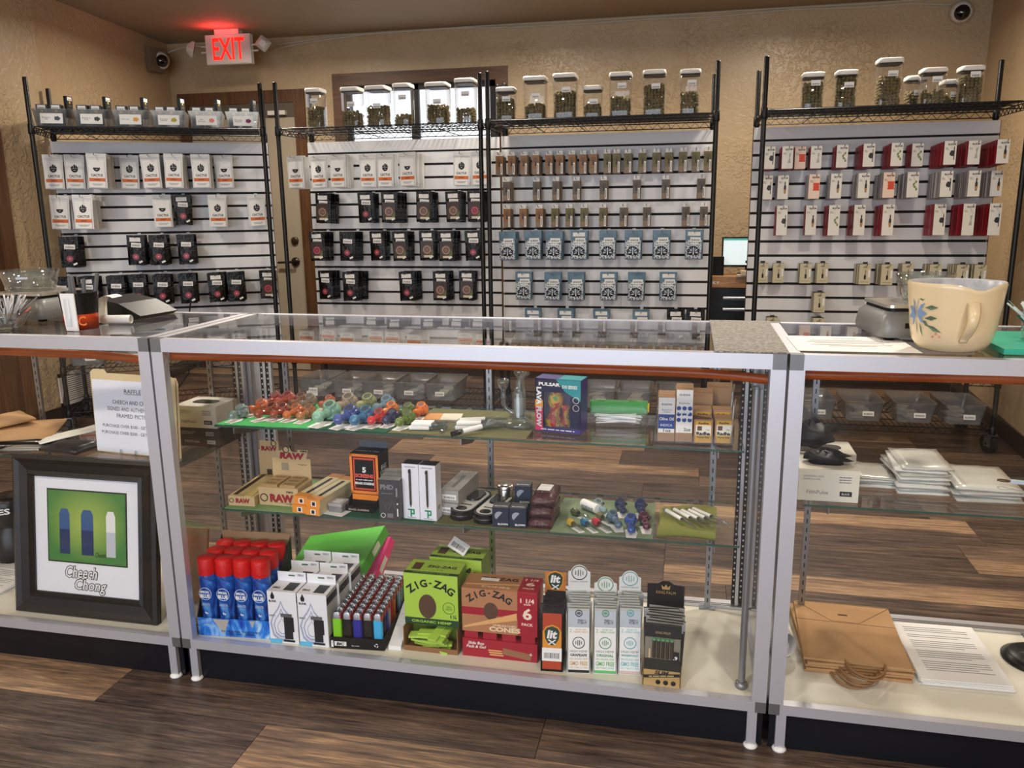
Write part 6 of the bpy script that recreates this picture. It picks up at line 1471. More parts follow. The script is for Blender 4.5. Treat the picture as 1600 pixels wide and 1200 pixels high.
# ================================================================ middle case: upper shelf
def cloth(label, pts, z, m, th=.0016):
    b = MB(); n = len(pts); b.add([(x, y, 0) for x, y in pts], [tuple(reversed(range(n)))]); b.add([(x, y, th) for x, y in pts], [tuple(range(n))])
    for i in range(n):
        j = (i + 1) % n; b.add([(pts[i][0], pts[i][1], 0), (pts[j][0], pts[j][1], 0), (pts[j][0], pts[j][1], th), (pts[i][0], pts[i][1], th)], [(0, 1, 2, 3)])
    return tag(b.build('felt_cloth', m, None, (0, 0, z)), label, 'cloth', 'cloths under the shelf goods')
GRN = mat((70, 176, 98), .85, name='bright green felt', bump=.3, bscale=300); DGRN = mat((16, 84, 56), .85, name='dark green felt', bump=.3, bscale=300); OLV = mat((104, 104, 66), .85, name='olive felt', bump=.3, bscale=300); GGR = mat((122, 140, 110), .85, name='grey green felt', bump=.3, bscale=300); LGR = mat((124, 158, 108), .85, name='pale green felt', bump=.3, bscale=300)
cloth('bright green cloth on the upper shelf under amber pipes', [(.072, .142), (.345, .144), (.352, .24), (.30, .40), (.11, .40), (.085, .25)], ZU + .0003, GRN)
cloth('dark green cloth on the upper shelf under coloured pipes', [(.353, .142), (.56, .142), (.60, .40), (.31, .40)], ZU + .0003, DGRN)
cloth('olive cloth on the upper shelf under clear glass', [(.565, .142), (.93, .142), (.93, .41), (.605, .41)], ZU + .0003, OLV)
def pipe_glass(col, trans=.45):
    m, t, p = nt('coloured pipe glass'); c = lin(col); p.inputs['Roughness'].default_value = .06; p.inputs['Transmission Weight'].default_value = trans; p.inputs['Coat Weight'].default_value = .6; p.inputs['Coat Roughness'].default_value = .03
    tc = t.nodes.new('ShaderNodeTexCoord'); n = t.nodes.new('ShaderNodeTexNoise'); n.inputs['Scale'].default_value = 95; n.inputs['Detail'].default_value = 3; t.links.new(tc.outputs['Object'], n.inputs['Vector'])
    mx = t.nodes.new('ShaderNodeMix'); mx.data_type = 'RGBA'; mx.inputs[6].default_value = tuple(v * .55 for v in c) + (1,); mx.inputs[7].default_value = tuple(min(1, v * 1.5 + .05) for v in c) + (1,)
    t.links.new(n.outputs['Fac'], mx.inputs[0]); t.links.new(mx.outputs[2], p.inputs['Base Color']); return m
def spoon_pipe(label, x, y, z, L, rb, col, rz, group, trans=.25, paper=True, knob=None, tailcol=None):
    """hand pipe: round bowl with a well at the far end, neck, round mouth end towards the viewer"""
    t = thing('glass_pipe', label, 'pipe', (x, y, z), rz, group)
    m = pipe_glass(col, trans); rt = rb * .66
    b = MB(); prof = []
    for k in range(8): a = R(-90 + 150 * k / 7); prof.append((rt * math.cos(a), rt * math.sin(a)))
    neck = rb * .55; prof += [(neck, L * .42), (neck * 1.02, L * .52)]
    for k in range(9): a = R(-62 + 152 * k / 8); prof.append((rb * math.cos(a) if k < 8 else .0008, L - rb + rb * math.sin(a) - rb * .0))
    M = Matrix.Translation((0, rt, rb * .98)) @ Matrix.Rotation(R(-90), 4, 'X')
    b.lathe([(max(r_, .0005), zz) for r_, zz in prof], 18, 0, M)
    b.build('pipe_body', m, t)
    by = rt + L - rb; bz = rb * .98
    MB().lathe([(rb * .70, rb * .68), (rb * .70, rb * .94), (rb * .60, rb * 1.06), (rb * .46, rb * 1.02), (rb * .44, rb * .96)], 18, 0, Matrix.Translation((0, by, bz)) @ Matrix.Rotation(R(28), 4, 'X')).build('bowl_rim', m, t)
    MB().lathe([(0, rb * 1.012), (rb * .46, rb * 1.012)], 14, 0, Matrix.Translation((0, by, bz)) @ Matrix.Rotation(R(28), 4, 'X')).build('bowl_well', mat(tuple(int(v * .45) for v in col), .5), t)
    if knob: MB().ball((rb * .95, by - .004, bz + .003), rb * .26, 10, 6).build('side_knob', pipe_glass(knob, .1), t)
    if paper:
        q = MB(); q.add([(-rt * 1.2, -rt * .5, .0008), (rt * .9, -rt * .7, .0008), (rt * 1.5, L * .35, .0008), (rt * 1.0, L * .7, .002), (-rt * 1.4, L * .6, .0008)], [(0, 1, 2, 3, 4)]); q.build('paper_tag', WHITE, t)
    return t
UP = ZU + .002
PG = 'glass pipes on the upper shelf'
AMB = (190, 84, 30); AMB2 = (160, 74, 40)
pl = [('clear glass pipe at the left end of the upper shelf', .104, .160, .062, .0150, (190, 206, 208), 6, .8), ('amber pipe, first of the front amber row', .122, .226, .062, .0150, (196, 88, 28), 14, .2), ('dark amber pipe, second of the front amber row', .166, .182, .070, .0155, (150, 64, 28), 24, .2),
      ('reddish amber pipe, third of the front amber row', .211, .190, .066, .0145, (160, 66, 30), 8, .2), ('bright orange-amber pipe, fourth of the front amber row', .250, .190, .064, .0145, (214, 104, 30), 10, .2), ('golden amber pipe, last of the front amber row', .294, .184, .068, .0145, (196, 120, 60), 4, .35),
      ('amber pipe at the back left of the green cloth', .120, .31, .066, .0150, (140, 46, 28), 12, .2), ('red-amber pipe at the back of the green cloth', .155, .315, .066, .0160, (164, 60, 34), 16, .2), ('smoky amber pipe at the back of the green cloth', .205, .31, .066, .0155, (150, 100, 70), 10, .4), ('pale smoky pipe at the back of the green cloth', .240, .30, .066, .0155, (170, 150, 130), 6, .6), ('small amber pipe behind the mint pipe', .290, .325, .060, .0130, (190, 96, 50), 8, .3),
      ('large mint green pipe on the upper shelf', .356, .156, .088, .0205, (150, 206, 176), 10, .25), ('speckled tan pipe behind the mint pipe', .366, .275, .080, .0190, (150, 136, 116), 6, .15), ('periwinkle blue pipe on dark green cloth', .418, .148, .080, .0185, (62, 86, 160), 14, .15), ('olive pipe at the back of the dark green cloth', .418, .300, .070, .0180, (128, 136, 84), 8, .15), ('teal blue pipe beside the periwinkle one', .463, .150, .080, .0180, (48, 116, 160), 12, .15),
      ('light blue speckled pipe at the back', .472, .285, .075, .0175, (110, 150, 170), 14, .3), ('red speckled pipe on dark green cloth', .504, .170, .064, .0148, (206, 38, 34), 8, .1), ('orange pipe behind the navy one', .510, .262, .060, .0145, (240, 116, 20), 4, .1), ('navy blue pipe beside the red one', .542, .182, .060, .0145, (22, 26, 78), 4, .1), ('olive green pipe, front', .583, .165, .068, .0150, (104, 134, 36), 10, .2), ('olive green pipe, behind', .556, .262, .060, .0142, (86, 112, 36), 8, .2), ('orange pipe right of the green pipes', .598, .262, .064, .0148, (246, 112, 20), 2, .1)]
for lab, x, y, L, rb, col, rz, tr in pl: spoon_pipe(lab, x, y, UP, L * 1.02, rb * 1.28, col, R(-rz), PG, tr)
# sleeve of papers, bundles of glass tubes
o = MB().bx(-.05, .05, -.035, .035, 0, .006).build('paper_sleeve', mat((226, 222, 204), .3), None, (.668, .300, UP), (0, 0, R(8))); tag(o, 'clear sleeve of cream papers lying behind the glass tubes', 'paper sleeve'); MB().bx(-.05, -.005, -.035, .035, .006, .0064).build('orange_print', mat((206, 146, 84), .4), o)
def glass_tube(label, a, b_, r, group, wrap=(.35, .8), tip=None, beads=0, cap=None):
    a, b_ = Vector(a), Vector(b_); L = (b_ - a).length; rz = math.atan2(b_.y - a.y, b_.x - a.x); ry = -math.asin((b_.z - a.z) / L)
    t = thing('glass_tube', label, 'glass tube', a, 0, group, rot=(0, ry, rz))
    MB().lathe([(r * .75, 0), (r, .004), (r, L * .62), (r * .55, L * .72), (r * .5, L), (r * .3, L), (r * .3, 0)], 12, 0, Matrix.Rotation(R(90), 4, 'Y')).build('tube_body', CRYSTAL, t)
    if wrap: MB().lathe([(r * 1.06, L * wrap[0]), (r * 1.06, L * wrap[1])], 12, 0, Matrix.Rotation(R(90), 4, 'Y')).build('paper_wrap', WHITE, t)
    for k in range(beads): MB().ball((L * (.66 + .05 * k), 0, r * (.5 if k % 2 else -.2)), r * .7, 8, 5).build('glass_bead', CRYSTAL, t)
    if tip: MB().lathe([(r * 1.08, 0), (r * 1.08, L * .16), (r * .9, L * .17)], 12, 0, Matrix.Rotation(R(90), 4, 'Y')).build('dark_tip', mat(tip, .2), t)
    return t
for k in range(6): glass_tube('paper-wrapped glass tube, %s of the left bundle on the upper shelf' % ORD[k], (.612 + .006 * (k % 2), .172 + .012 * (k // 2) + .004 * (k % 2), UP + .006 + .009 * (k % 2)), (.700 + .006 * (k % 2), .182 + .014 * (k // 2), UP + .006 + .009 * (k % 2)), .0052, 'left bundle of wrapped glass tubes', (.02, .62), None, 3)
for k in range(8): glass_tube('paper-wrapped glass tube, %s of the right bundle on the upper shelf' % ORD[k], (.728 + .004 * (k % 2), .190 + .012 * (k // 2), UP + .007 + .011 * (k % 2)), (.846 + .006 * (k % 3), .222 + .016 * (k // 2), UP + .007 + .010 * (k % 2)), .0058, 'right bundle of wrapped glass tubes', (.04, .55), None, 4)
glass_tube('long glass tube with dark tip sticking out over the shelf edge', (.742, .125, UP + .008), (.860, .225, UP + .024), .0062, None, (.20, .55), (30, 30, 32), 4)
glass_tube('clear curved glass tube across the front of the bundles', (.706, .152, UP + .006), (.712, .215, UP + .012), .006, None, None, None, 1)
# water pipe
wp = thing('water_pipe', 'clear glass water pipe standing on the upper shelf', 'water pipe', (.888, .262, UP))
MB().lathe([(0, 0), (.036, 0), (.039, .005), (.037, .012), (.022, .018), (.0175, .026), (.0175, .088), (.0135, .098), (.009, .108)], 24).build('water_chamber', CRYSTAL, wp)
MB().lathe([(0, .03), (.0125, .03), (.0125, .074), (0, .076)], 20).build('inner_percolator', thin_glass('frosted inner tube', (240, 246, 252), .2, .06, .35), wp)
MB().tube([(0, 0, .106), (.002, 0, .12), (.012, -.002, .136), (.026, -.004, .147)], .0075, 12, cap=False).build('mouthpiece', CRYSTAL, wp)
MB().tube([(-.016, 0, .034), (-.034, 0, .045), (-.042, 0, .058), (-.042, 0, .072)], .0058, 10, cap=False).build('stem_arm', CRYSTAL, wp)
MB().lathe([(.005, 0), (.0068, .004), (.0068, .020), (.006, .026), (.012, .034), (.016, .046), (.0155, .054), (.012, .054), (.008, .042), (.003, .036)], 16, 0, None, (-.042, 0, .070)).build('glass_bowl_piece', CRYSTAL, wp)
w2 = thing('water_pipe', 'second clear glass piece behind the water pipe', 'water pipe', (.872, .355, UP))
MB().lathe([(0, 0), (.03, 0), (.03, .01), (.014, .02), (.013, .06), (.018, .07), (.013, .08), (.012, .10), (.008, .11), (.017, .122), (.019, .136), (.014, .136), (.006, .12)], 20).build('glass_stem', CRYSTAL, w2)
# purple window carton with a coloured pipe inside
PUR = mat((52, 42, 120), .4, name='purple carton'); NAV = mat((22, 30, 66), .4); TEAL = mat((40, 150, 160), .4); MAG = mat((226, 52, 104), .4)
t, w = box_thing('window_carton', 'purple and teal window carton with a swirled pipe inside', 'box', (.939, .223), (1.059, .201), 0, 0, PUR, z=UP)
h = .139; d = .055
for a in ((-w / 2, w / 2, 0, d, 0, .012), (-w / 2, w / 2, 0, d, h - .004, h), (-w / 2, -w / 2 + .003, 0, d, .012, h - .004), (w / 2 - .003, w / 2, 0, d, .012, h - .004), (-w / 2, w / 2, d - .003, d, .012, h - .004)): MB().bx(*a).build('carton_wall', PUR if a[4] or a[5] < .02 else NAV, t)
for a in ((-w / 2, -w * .33, .012, h), (w * .27, w / 2, .012, h), (-w * .33, w * .27, h - .034, h)): MB().bx(a[0], a[1], 0, .0015, a[2], a[3]).build('front_frame', NAV, t)
MB().bx(-w * .33, w * .27, .003, .0045, .012, h - .034).build('window', CLEARP, t)
panel(t, 'magenta_strip', MAG, -w * .415, -.0002, h * .28, w * .17, h * .52); panel(t, 'amber_corner', mat((236, 160, 60), .4), -w * .415, -.0004, h * .52, w * .17, .02); b = MB(); b.add([(-.005, 0, .139), (w / 2, 0, .139), (w / 2, 0, .085), (.02, 0, .108)], [(0, 1, 2, 3)]); b.build('teal_swoosh', TEAL, t, (0, F, 0))
MB().bx(0, w / 2, .002, d, h + .0002, h + .0006).build('teal_top', TEAL, t)
text(t, 'PULSAR', WHITE, (-.022, -.0009, .125), .058, .009, bold=.05); text(t, '510 SERIES', WHITE, (.032, -.0012, .121), .040, .009, bold=.03)
text(t, 'LAVA FLOW', WHITE, (-w * .415, -.0009, h * .46), .105, .014, (0, R(90), 0), bold=.06)
dashes(t, WHITE, (0, -.0006, .0065), .09, .004)
for z in (.088, .068): MB().tube([(.008 * math.cos(2 * math.pi * k / 16), 0, .008 * math.sin(2 * math.pi * k / 16)) for k in range(16)], .001, 4, 0, None, True).build('round_icon', WHITE, t, (w * .40, -.0010, z))
SW = nt('red yellow green silicone')
m, tt, p = SW; tcn = tt.nodes.new('ShaderNodeTexCoord'); wn = tt.nodes.new('ShaderNodeTexNoise'); wn.inputs['Scale'].default_value = 26; wn.inputs['Distortion'].default_value = 1.5; tt.links.new(tcn.outputs['Object'], wn.inputs['Vector']); rpn = tt.nodes.new('ShaderNodeValToRGB'); rpn.color_ramp.interpolation = 'CONSTANT'
e = rpn.color_ramp.elements; e[0].color = lin((200, 40, 34)) + (1,); e[1].position = .46; e[1].color = lin((232, 170, 40)) + (1,); q = e.new(.56); q.color = lin((60, 160, 60)) + (1,); tt.links.new(wn.outputs['Fac'], rpn.inputs[0]); tt.links.new(rpn.outputs[0], p.inputs['Base Color']); p.inputs['Roughness'].default_value = .35
o = MB().lathe([(0, 0), (.022, 0), (.024, .012), (.014, .03), (.013, .045), (.021, .062), (.020, .075), (.012, .088), (.009, .096), (0, .097)], 20).build('silicone_pipe', m, None, (.985, .240, UP + .013), (0, R(4), 0)); tag(o, 'red, yellow and green swirled pipe inside the purple carton', 'pipe')
o = MB().lathe([(0, 0), (.013, 0), (.013, .012), (.008, .018), (.009, .04), (.012, .052), (0, .056)], 16).build('silicone_pipe', m, None, (1.016, .238, UP + .013)); tag(o, 'small swirled bubbler beside the tall pipe in the purple carton', 'pipe')
# bag of sticks
sb = thing('stick_bag', 'clear plastic bag with green top filled with white sticks', 'bag', (1.143, .330, UP), R(3))
fb = MB(); fb.loft([rr_ring(.150, .07, .03, .0), rr_ring(.158, .08, .035, .014), rr_ring(.150, .07, .03, .030)], 0, True); fb.build('bag_film', CLEARP, sb)
MB().bx(-.076, .076, .012, .034, .026, .056).build('green_header', thin_glass('green film', (150, 230, 150), .05, .08, .55, (80, 200, 90)), sb, bevel=.004)
MB().bx(.074, .080, .012, .032, .03, .05).build('yellow_zip', mat((226, 190, 50), .4), sb)
for k in range(16): o = MB().tube([(-.055, 0, 0), (.055, 0, 0)], .0022, 6).build('white_stick', WHITE, None, (1.143 + rk.uniform(-.01, .01), .312 + rk.uniform(0, .03), UP + .006 + .0013 * k), (0, R(rk.uniform(-4, 4)), R(rk.uniform(-14, 14)))); tag(o, 'white stick in the green topped bag, %s from the bottom' % ORD[k], 'stick', 'sticks in the green bag')
# clear tray of kraft cartons
ct = thing('acrylic_tray', 'clear acrylic tray holding small tincture cartons', 'tray', (1.338, .168, UP))
for a in ((-.094, .094, 0, .20, 0, .003), (-.094, .094, 0, .0025, .003, .022), (-.094, -.0915, 0, .20, .003, .05), (.0915, .094, 0, .20, .003, .05), (-.094, .094, .1975, .2, .003, .05)): MB().bx(*a).build('tray_wall', CLEARP, ct)
for y, h_ in ((.02, .105), (.10, .125), (.175, .13)): MB().tube([(-.0935, y, .004)] + [(-.0935 + .0 + (.187) * k / 12, y, h_ * (1 - abs(k / 6 - 1) ** 6) + .004) for k in (0, 1)] , .0015, 5).build('left_hoop', CRYSTAL, ct); MB().tube([(.0935 - .002 * abs(k - 3), y - .012 + .004 * k, .004 + h_ * math.sin(math.pi * k / 6)) for k in range(7)], .0028, 6).build('right_hoop', CRYSTAL, ct)
KC = mat((176, 138, 100), .6, name='plain kraft carton')
def kraft_carton(label, x, y, w, d, h, rz, draw, z=UP + .0035, open_top=True, group='kraft cartons in the clear tray'):
    t = thing('kraft_carton', label, 'box', (x, y, z), rz, group); MB().bx(-w / 2, w / 2, 0, d, 0, h).build('carton', KC, t)
    if open_top: MB().bx(-w / 2, w / 2, d * .3, d * .34, h, h + .012).build('top_flap', KC, t, (0, 0, 0), (R(0), 0, 0))
    draw(t, w, h); return t
BLUEI = mat((24, 70, 150), .45)
def d_olive(t, w, h):
    panel(t, 'white_label', WHITE, 0, -.0002, h * .58, w * .96, h * .78); panel(t, 'blue_block', BLUEI, 0, -.0006, h * .44, w * .96, h * .32); MB().bx(-w * .4, w * .4, -.0009, -.0005, h * .78, h * .88).build('barcode', STICKER, t)
    text(t, 'Olive Oil', WHITE, (0, -.0012, h * .50), w * .86, .008, bold=.03); text(t, 'INDICA', WHITE, (0, -.0012, h * .36), w * .7, .006); text(t, '1oz', INK, (.002, -.0008, h * .24), w * .44, .008, bold=.02); text(t, 'Alcohol Free\nTincture', BLUEI, (0, -.0008, h * .68), w * .6, .009)
def d_honey(t, w, h):
    panel(t, 'white_label', WHITE, 0, -.0002, h * .58, w * .96, h * .82); MB().bx(-w * .4, w * .4, -.0009, -.0005, h * .86, h * .95).build('barcode', STICKER, t)
    b = MB()
    for r_ in range(3):
        for c_ in range(3):
            cx, cz = (-.013 + .013 * c_ + (.0 if r_ % 2 else .0), h * .64 - .0145 * r_); b.add([(cx + .0058 * math.cos(R(60 * k + 30)), 0, cz + .0058 * math.sin(R(60 * k + 30))) for k in range(6)], [tuple(range(6))])
    b.build('hexagon_print', BLUEI, t, (0, -.0006, 0)); text(t, 'Keyway', INK, (0, -.0008, h * .735), w * .62, .006); text(t, 'Honey', WHITE, (-.002, -.0012, h * .565), w * .8, .010, bold=.06); text(t, 'Pot', WHITE, (.007, -.0012, h * .475), w * .46, .009, bold=.06); text(t, '2oz', INK, (.008, -.0008, h * .235), w * .4, .008, bold=.02)
def d_radha(t, w, h):
    YL = mat((232, 176, 44), .45)
    panel(t, 'yellow_label', YL, 0, -.0002, h * .47, w * .82, h * .92); panel(t, 'white_label', mat((240, 236, 222), .45), 0, -.0005, h * .54, w * .82, h * .44); text(t, 'Radha', INK, (0, -.0009, h * .40), w * .74, .0085, bold=.05); text(t, 'Power Rub', INK, (0, -.0009, h * .24), w * .66, .0045, bold=.03); text(t, '1/2oz', INK, (.010, -.0009, h * .56), w * .2, .004)
    panel(t, 'brown_oval_print', mat((110, 84, 60), .5), -.009, -.0009, h * .62, .011, .011); text(t, 'Radha', INK, (0, -.0009, h * .84), w * .55, .005, bold=.03)
kraft_carton('kraft carton with blue olive oil label in the clear tray', 1.272, .172, .040, .038, .112, R(3), d_olive)
kraft_carton('taller kraft carton with blue hexagon label', 1.314, .174, .040, .040, .130, R(3), d_honey)
kraft_carton('front left small yellow labelled carton in the clear tray', 1.360, .172, .044, .044, .058, R(4), d_radha, open_top=False); kraft_carton('front right small yellow labelled carton in the clear tray', 1.408, .176, .042, .044, .060, R(3), d_radha, open_top=False)
kraft_carton('rear left small yellow labelled carton in the clear tray', 1.358, .222, .044, .044, .070, R(2), d_radha, open_top=False); kraft_carton('rear right small yellow labelled carton in the clear tray', 1.405, .224, .044, .044, .070, R(2), d_radha, open_top=False)
plain = lambda t, w, h: panel(t, 'grey_label', mat((190, 192, 190), .4), 0, -.0002, h * .4, w * .96, h * .3)
kraft_carton('large plain kraft carton at the back left of the clear tray', 1.345, .275, .075, .04, .098, R(2), plain); kraft_carton('large plain kraft carton at the back right of the clear tray', 1.400, .318, .062, .04, .105, R(0), plain)

# ================================================================ middle case: lower shelf
LO = ZL + .002
cloth('pale green cloth on the lower shelf under the kraft paper boxes', [(.073, .142), (.30, .142), (.30, .41), (.11, .41)], ZL + .0003, LGR); cloth('dark green cloth on the lower shelf under the tall cartons', [(.305, .142), (.68, .142), (.68, .41), (.305, .41)], ZL + .0003, DGRN)
cloth('olive cloth on the lower shelf under the rolling tins', [(.685, .142), (.985, .142), (.985, .41), (.685, .41)], ZL + .0003, OLV); cloth('grey green cloth on the lower shelf under the small pipes', [(.99, .142), (1.248, .142), (1.245, .39), (.99, .39)], ZL + .0003, GGR)
RAWK = mat((198, 172, 128), .6, name='raw kraft carton'); RAWR = mat((150, 32, 44), .5); RAWB = mat((52, 38, 30), .5)
def ringlogo(t, x, y, z, r, m=INK, rot=(0, 0, 0)):
    MB().tube([(r * math.cos(2 * math.pi * k / 18), 0, r * math.sin(2 * math.pi * k / 18)) for k in range(18)], r * .14, 4, 0, None, True).build('ring_logo', m, t, (x, y, z), rot)
# slim paper box with open lid
t, w = box_thing('paper_box', 'low kraft box of rolling papers with raised lid, left end', 'box', (.078, .160), (.156, .163), .19, .028, RAWK, z=LO, top=mat((206, 182, 130), .6))
MB().bx(-.030, -.018, .012, .188, .0281, .0290).build('dark_slot', RAWB, t); MB().bx(.010, .030, .0, .1, .0284, .0296).build('paper_edge', mat((222, 196, 120), .6), t)
text(t, 'RAW', RAWR, (.004, F, .015), .042, .014, bold=.06); ringlogo(t, -.030, F, .015, .006)
MB().bx(-w / 2, w / 2 + .01, .19, .192, 0, .105).build('lid_back', RAWK, t); MB().bx(-w / 2 + .006, w / 2 - .012, .1885, .1895, .105, .134).build('lid_crest', RAWK, t)
text(t, 'RAW', RAWR, (-.003, .1878, .110), .050, .015, bold=.06); ringlogo(t, .012, .1878, .126, .008); panel(t, 'dark_square', RAWB, -.008, .1898, .036, .016, .018)
t, w = box_thing('paper_box', 'wide kraft box of filter tips with raised lid', 'box', (.160, .182), (.279, .181), .085, .052, RAWK, z=LO)
for k in range(3):
    for c_ in range(2): o = MB().bx(-.023, .023, -.012, .012, 0, .010).build('tips_booklet', mat((176, 146, 98), .6), t, (-.027 + .054 * c_, .016 + .026 * k, .050)); text(o, 'RAW', RAWB, (0, 0, .0104), .03, .006, (R(-90), 0, 0), bold=.04)
text(t, 'RAW', RAWR, (.010, F, .022), .072, .024, bold=.07); text(t, 'TIPS', INK, (.034, F, .041), .022, .006, bold=.04); ringlogo(t, -.044, F, .022, .0105); text(t, 'Original', INK, (.036, F, .006), .028, .005, shear=.2); dashes(t, GREYINK, (.014, F, .0085), .05, .0022)
text(t, 'RAW', RAWR, (w / 2 + .0006, .042, .022), .055, .02, (0, 0, R(90)), bold=.06)
MB().bx(-w / 2, w / 2, .085, .087, 0, .112).build('lid_back', RAWK, t); b = MB(); b.prism([(-.038, 0), (.042, 0), (.05, .03), (.018, .03), (.016, .022), (-.002, .024), (-.006, .034), (-.016, .038), (-.028, .034), (-.032, .024), (-.048, .026)], 0, .0014); b.build('lid_crest', RAWK, t, (.004, .0846, .108))
text(t, 'RAW', RAWR, (.004, .0838, .119), .078, .020, bold=.07, shear=.1); text(t, 'TIPS', INK, (.040, .0838, .134), .022, .006, bold=.04); ringlogo(t, -.014, .0838, .137, .009); text(t, 'Original', INK, (.034, .0842, .094), .03, .005, shear=.2); panel(t, 'grey_square', mat((150, 140, 120), .5), -.02, .0846, .086, .022, .022)
# orange pen boxes
ORB = mat((230, 146, 56), .45, name='orange carton'); ORC = mat((224, 210, 168), .45)
for k, (x, y, z) in enumerate(((.300, .142, 0), (.344, .132, 0), (.302, .150, .0222), (.346, .134, .0222))):
    t = thing('pen_carton', 'slim orange carton with barcode end, %s' % ('lower left', 'lower right', 'upper left', 'upper right')[k], 'box', (x, y, LO + z), R(-7), 'slim orange cartons on the lower shelf')
    MB().bx(-.0215, .0215, 0, .20, 0, .0218, [0, 1, 0, 1, 0, 1]).build('carton', [ORB, ORC], t); panel(t, 'barcode_square', WHITE, .002, -.0002, .010, .016, .014); panel(t, 'barcode', INK, .002, -.0006, .010, .009, .010)
    MB().bx(-.0215, .0215, 0, .03, .0219, .0222).build('orange_end', ORB, t); MB().bx(-.004, .006, .03, .16, .0219, .0223).build('pen_picture', INK, t); MB().bx(-.0215, .0215, .17, .2, .0219, .0222).build('orange_end', ORB, t)
t = thing('clear_tin', 'small clear plastic tin with grey lid', 'tin', (.395, .162, LO), R(-6)); MB().rbx(-.021, .021, 0, .042, 0, .018, .004).build('tin_body', mat((150, 150, 152), .2, name='smoky plastic', trans=.3), t); MB().rbx(-.022, .022, -.001, .043, .018, .026, .004).build('tin_lid', mat((176, 176, 178), .2, .2), t); MB().bx(-.012, .012, .008, .034, .026, .0266).build('lid_square', mat((206, 206, 206), .3), t)
tag(MB().bx(-.03, .035, -.015, .05, 0, .001).build('white_card', WHITE, None, (.395, .158, LO), (0, 0, R(-12))), 'white card under the small clear tin', 'card')
# black and orange screens display
t, w = box_thing('screen_display', 'black and orange dispenser box of brass screens', 'display box', (.418, .225), (.502, .221), .07, .150, BLACK, z=LO)
b = MB()
for a in ((-w / 2, w / 2, .142, .150), (-w / 2, w / 2, .036, .044), (-w / 2, -w / 2 + .007, .036, .150), (w / 2 - .007, w / 2, .036, .150)): b.bx(a[0], a[1], -.0006, 0, a[2], a[3])
b.build('orange_border', mat((240, 134, 52), .45), t); b = MB()
for a in ((-w / 2 + .010, w / 2 - .010, .134, .139), (-w / 2 + .010, w / 2 - .010, .047, .052), (-w / 2 + .010, -w / 2 + .014, .047, .139), (w / 2 - .014, w / 2 - .010, .047, .139)): b.bx(a[0], a[1], -.0006, 0, a[2], a[3])
b.build('red_border', mat((214, 74, 40), .45), t)
for s, z, w_, h_, m_ in (('5', .105, .011, .016, WHITE), ('SCREENS', .088, .054, .011, mat((226, 90, 80), .4)), ('in each wallet pack', .076, .050, .0045, WHITE), ('BRASS SCREENS', .066, .056, .007, WHITE)): text(t, s, m_, (0, -.0009, z), w_, h_, bold=.05)
panel(t, 'orange_mouth', mat((240, 140, 40), .45), 0, -.0003, .026, w * .92, .016)
MB().prism([(-w / 2 - .004, 0), (w / 2, 0), (w / 2, .014), (w * .2, .010), (-w / 2 - .004, .018)], -.045, -.043).build('tray_front', BLACK, t); text(t, 'BRASS SCREENS', mat((230, 200, 180), .5), (0, -.0456, .006), .06, .005); MB().bx(-w / 2, w / 2, -.045, 0, 0, .0015).build('tray_floor', BLACK, t)
for sx in (-1, 1): MB().prism([(0, 0), (-.045, 0), (-.045, .014), (0, .03)], -.0008, .0008).build('tray_side', BLACK, t, (sx * w / 2, 0, 0), (0, 0, R(90)))
text(t, 'SCREEN FILTERS', WHITE, (0, .028, .1506), .07, .010, (R(-90), 0, 0), bold=.04); text(t, 'BRASS\nSCREEN', WHITE, (w / 2 + .0006, .034, .10), .045, .03, (0, 0, R(90)), bold=.04)
MB().bx(-w / 2, w / 2, .066, .068, .15, .170).build('hang_header', mat((90, 96, 104), .4), t, (0, 0, 0), (R(0), 0, 0))
# dark grey carton row, tall white pen cartons, grey cartons
for k in range(3):
    t = thing('grinder_carton', 'dark grey printed carton, %s of the row beside white cartons' % ORD[k], 'box', (.5635 - .004 * k, .138 + .032 * k, LO), R(2), 'dark grey cartons on the lower shelf')
    MB().bx(-.0295, .0295, 0, .03, 0, .112, [0, 1, 0, 0, 0, 0]).build('carton', [mat((58, 58, 60), .45), mat((170, 170, 170), .4)], t)
    if k == 0:
        text(t, 'PHD', mat((130, 130, 134), .4), (-.006, F, .092), .036, .014, bold=.05); dashes(t, GREYINK, (-.006, F, .074), .03, .004)
        b = MB(); b.tube([(-.024 + .005 * j, 0, .038 + .012 * math.sin(j * 1.3)) for j in range(9)], .0005, 3); b.tube([(-.024 + .005 * j, 0, .048 + .008 * math.cos(j * 1.1)) for j in range(9)], .0005, 3); b.build('line_art', GREYINK, t, (0, F, 0)); panel(t, 'white_bar', mat((150, 150, 154), .4), .020, -.0003, .078, .004, .024); MB().lathe([(0, 0), (.0024, 0), (.0024, .0004), (0, .0004)], 10, 0, Matrix.Translation((.021, 0, .046)) @ Matrix.Rotation(R(90), 4, 'X')).build('white_dot', WHITE, t); panel(t, 'white_bar', WHITE, .021, -.0003, .022, .003, .022)
        ringlogo(t, -.019, F, .013, .006, WHITE); panel(t, 'fine_print', GREYINK, 0, -.0003, .013, .016, .012)
